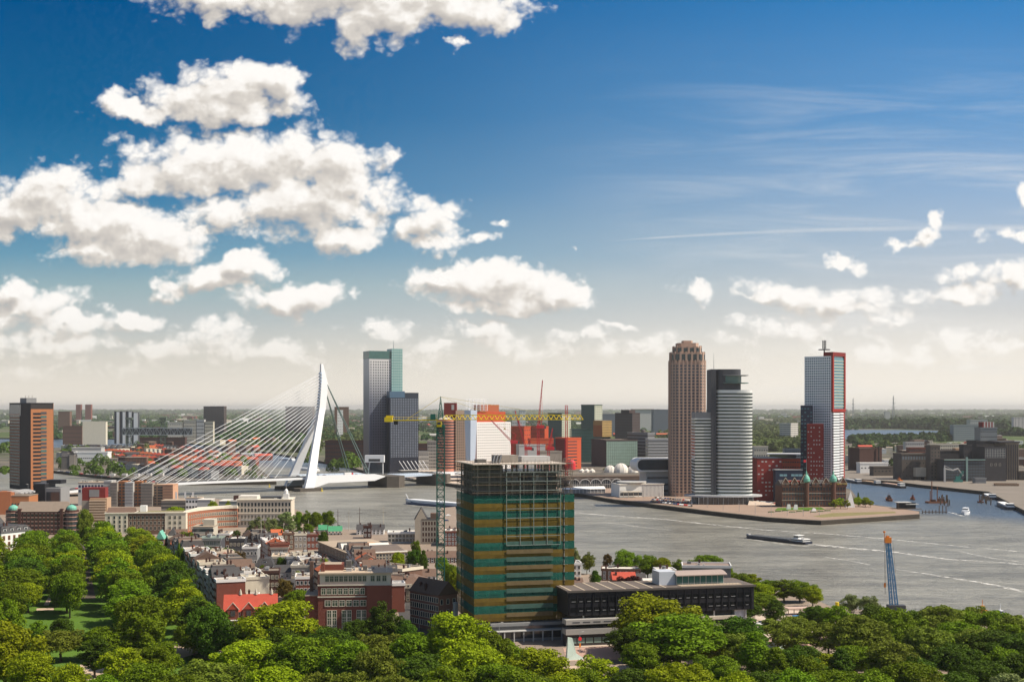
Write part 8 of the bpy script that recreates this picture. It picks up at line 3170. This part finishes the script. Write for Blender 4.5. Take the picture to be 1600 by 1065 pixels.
def scatter(pxa, pxb, pya, pyb, n, r0, r1, clump=True):
    """crowns spread over a stretch of ground that is seen between the given columns and rows"""
    out = []
    while len(out) < n:
        px, py = FR.uniform(pxa, pxb), FR.uniform(pya, pyb)
        v = GP(px, py)
        m_ = 6 if clump else 1
        for _ in range(m_):
            rr_ = FR.uniform(r0, r1)
            k = max(1.0, v.y / 4000)
            out.append((v.x + FR.normal() * 30 * k, v.y + FR.normal() * 22 * k, LZ, rr_ * k ** .6, rr_ * FR.uniform(1.2, 1.9)))
    return np.array(out[:n])


def belt(pts, n, r0, r1, wd=18):
    """a line of crowns between ground pixels"""
    ps = [GP(*p) for p in pts]
    ls = [(b_ - a).length for a, b_ in zip(ps, ps[1:])]
    out = []
    for _ in range(n):
        t_ = FR.uniform(0, sum(ls))
        i = 0
        while t_ > ls[i] and i < len(ls) - 1:
            t_ -= ls[i]
            i += 1
        v = ps[i].lerp(ps[i + 1], t_ / ls[i])
        rr_ = FR.uniform(r0, r1)
        out.append((v.x + FR.normal() * wd * .4, v.y + FR.normal() * wd * .5, LZ, rr_, rr_ * FR.uniform(1.3, 2.1)))
    return np.array(out)


LFA = leaf_mat('leaf_far_green', (0.070, 0.115, 0.022))
LFB = leaf_mat('leaf_far_olive', (0.095, 0.125, 0.035))
LFC = leaf_mat('leaf_far_dark', (0.045, 0.085, 0.022))
wood_stuff('far_woodland', np.concatenate([scatter(-60, 1660, 641.2, 646, 2600, 14, 30), scatter(-40, 1640, 645, 656, 2600, 9, 16)]), LFA, 14)
wood_stuff('far_woodland', scatter(-40, 1640, 652, 672, 1500, 7, 12), LFC, 22)
wood_stuff('woodland', np.concatenate([scatter(60, 320, 655, 686, 520, 7, 11), scatter(330, 578, 655, 690, 900, 8, 12), scatter(640, 1000, 655, 690, 380, 7, 11)]), LFC, 30)
wood_stuff('woodland', np.concatenate([scatter(1175, 1255, 655, 705, 900, 8, 12), scatter(1030, 1180, 660, 690, 200, 8, 12), scatter(500, 576, 670, 700, 260, 8, 12)]), LFB, 30)
wood_stuff('woodland', np.concatenate([belt([(1322, 669), (1400, 669), (1500, 672), (1560, 673)], 420, 14, 24, 60), belt([(1480, 679), (1560, 680), (1640, 682)], 200, 9, 14, 30), scatter(1320, 1640, 650, 668, 900, 10, 18)]), LFC, 30)
wood_stuff('tree_belt', np.concatenate([belt([(1335, 692), (1420, 690), (1500, 688), (1540, 687)], 420, 8, 12, 26)]), LFC, 40)
wood_stuff('tree_belt', np.concatenate([belt([(1450, 706), (1530, 704)], 60, 6, 9), belt([(1335, 700), (1425, 704)], 50, 7, 10), belt([(1180, 703), (1256, 700)], 120, 8, 11, 40), belt([(84, 683), (190, 681)], 40, 6, 8, 6), belt([(385, 700), (480, 706)], 90, 7, 10, 30),
                                        belt([(1590, 712), (1640, 716)], 60, 8, 11, 30), belt([(1404, 735), (1412, 738)], 10, 7, 10)]), LFB, 40)

wood_stuff('island_trees', np.array([(X(px, D), D, LZ, r_ / F * D, Zp(pt, D) - LZ) for px, pt, D, r_ in ISL_T]), leaf_mat('leaf_island', (0.085, 0.135, 0.018)), 150)

# scattered distant houses and blocks: the nearest are things, the rest one mass
def tiny(name, m_, rm, w_, d_, h_, gable):
    e = MB()
    e.box(0, 0, 0, w_, d_, h_, 0)
    if gable:
        e.gable(0, 0, w_, d_, h_, d_ * .35, 'x', 1, .2)
    else:
        e.box(-.2, -.2, h_, w_ + .2, d_ + .2, h_ + .5, 1)
    nr = max(1, int(h_ / 3.2))
    for j in range(nr):
        z = 1.1 + j * (h_ - 1) / nr
        for i in range(int(w_ / 4)):
            x = 1.2 + i * 4
            e.box(x, -.08, z, x + 2, 0, z + 1.4, 2)
    return e.mesh(name, [m_, rm, GLASS])


TM = [(tiny('house', BRICK_B, TILE_O, 38, 10, 8, True), 'distant brick row with orange roof'), (tiny('house', BRICK, TILE, 30, 10, 8, True), 'distant red brick row with red roof'), (tiny('house', CREAM, ROOFT, 46, 12, 11, False), 'distant cream flat block'),
      (tiny('house', WHITE, ROOFW, 34, 14, 9, False), 'distant white low block'), (tiny('house', BRICK_D, SLATE, 40, 11, 9, True), 'distant dark row with slate roof'), (tiny('house', LGREY, ROOFG, 60, 22, 12, False), 'distant grey hall'),
      (tiny('house', STONE, ROOFT, 26, 14, 22, False), 'distant beige flat tower block'), (tiny('house', BRICK_B, ROOFG, 30, 14, 17, False), 'distant brown apartment block')]
ZN = [((90, 330, 660, 684), 56, 'left of the bridge cables'), ((330, 575, 660, 700), 46, 'behind the bridge cables'), ((655, 1045, 662, 705), 48, 'between south bank towers'), ((1178, 1255, 660, 676), 14, 'between the pier towers'),
      ((1325, 1600, 694, 728), 64, 'behind the mills'), ((1540, 1640, 672, 730), 34, 'behind the right-hand quay'), ((150, 400, 702, 738), 34, 'amid the island'), ((1320, 1640, 662, 668), 18, 'beyond the lake')]
HR = random.Random(31)
for (xa, xb, ya, yb), n, word in ZN:
    P3 = sorted(((HR.uniform(xa, xb), HR.uniform(ya, yb)) for _ in range(n)), key=lambda a: a[0])
    cnt = {}
    for px, py in P3:
        me, nm = HR.choice(TM if py < 690 else TM[:5] + TM[7:])
        v = GP(px, py)
        o = link('distant_block', me, None, v, HR.choice([0, .1, -.1, .5, 1.5, 1.3]))
        cnt[nm] = cnt.get(nm, 0) + 1
        tag(o, f'{nm}, {ORD[cnt[nm] - 1]} such from left, {word}', 'building', 'distant blocks ' + word)
# the endless rest of the town
q = MB()
for _ in range(1500):
    px, py = HR.uniform(-40, 1640), 640.6 + 22 * HR.random() ** 1.8
    v = GP(px, py)
    k = max(1, v.y / 5000)
    w_, d_, h_ = HR.uniform(20, 70) * k ** .5, HR.uniform(10, 20), HR.choice([7, 8, 9, 10, 12, 14, 24]) * (1 + .25 * HR.random())
    c, s_ = math.cos(HR.uniform(-.5, .5)), math.sin(HR.uniform(-.5, .5))
    vs = [(v.x + a * c - b_ * s_, v.y + a * s_ + b_ * c, z) for z in (LZ, LZ + h_) for a, b_ in ((0, 0), (w_, 0), (w_, d_), (0, d_))]
    mi = HR.choice([0, 0, 1, 2, 2, 3, 4])
    kf = len(q.v)
    q.add(vs, [(0, 1, 5, 4), (1, 2, 6, 5), (2, 3, 7, 6), (3, 0, 4, 7)], mi)
    q.add([vs[4], vs[5], vs[6], vs[7]], [(0, 1, 2, 3)], 5 if mi == 3 else (1 if mi else 6))
tag(q.build('distant_town', [STONE, LGREY, BRICK_B, BRICK, WHITE, TILE, ROOFT]), kind='stuff')
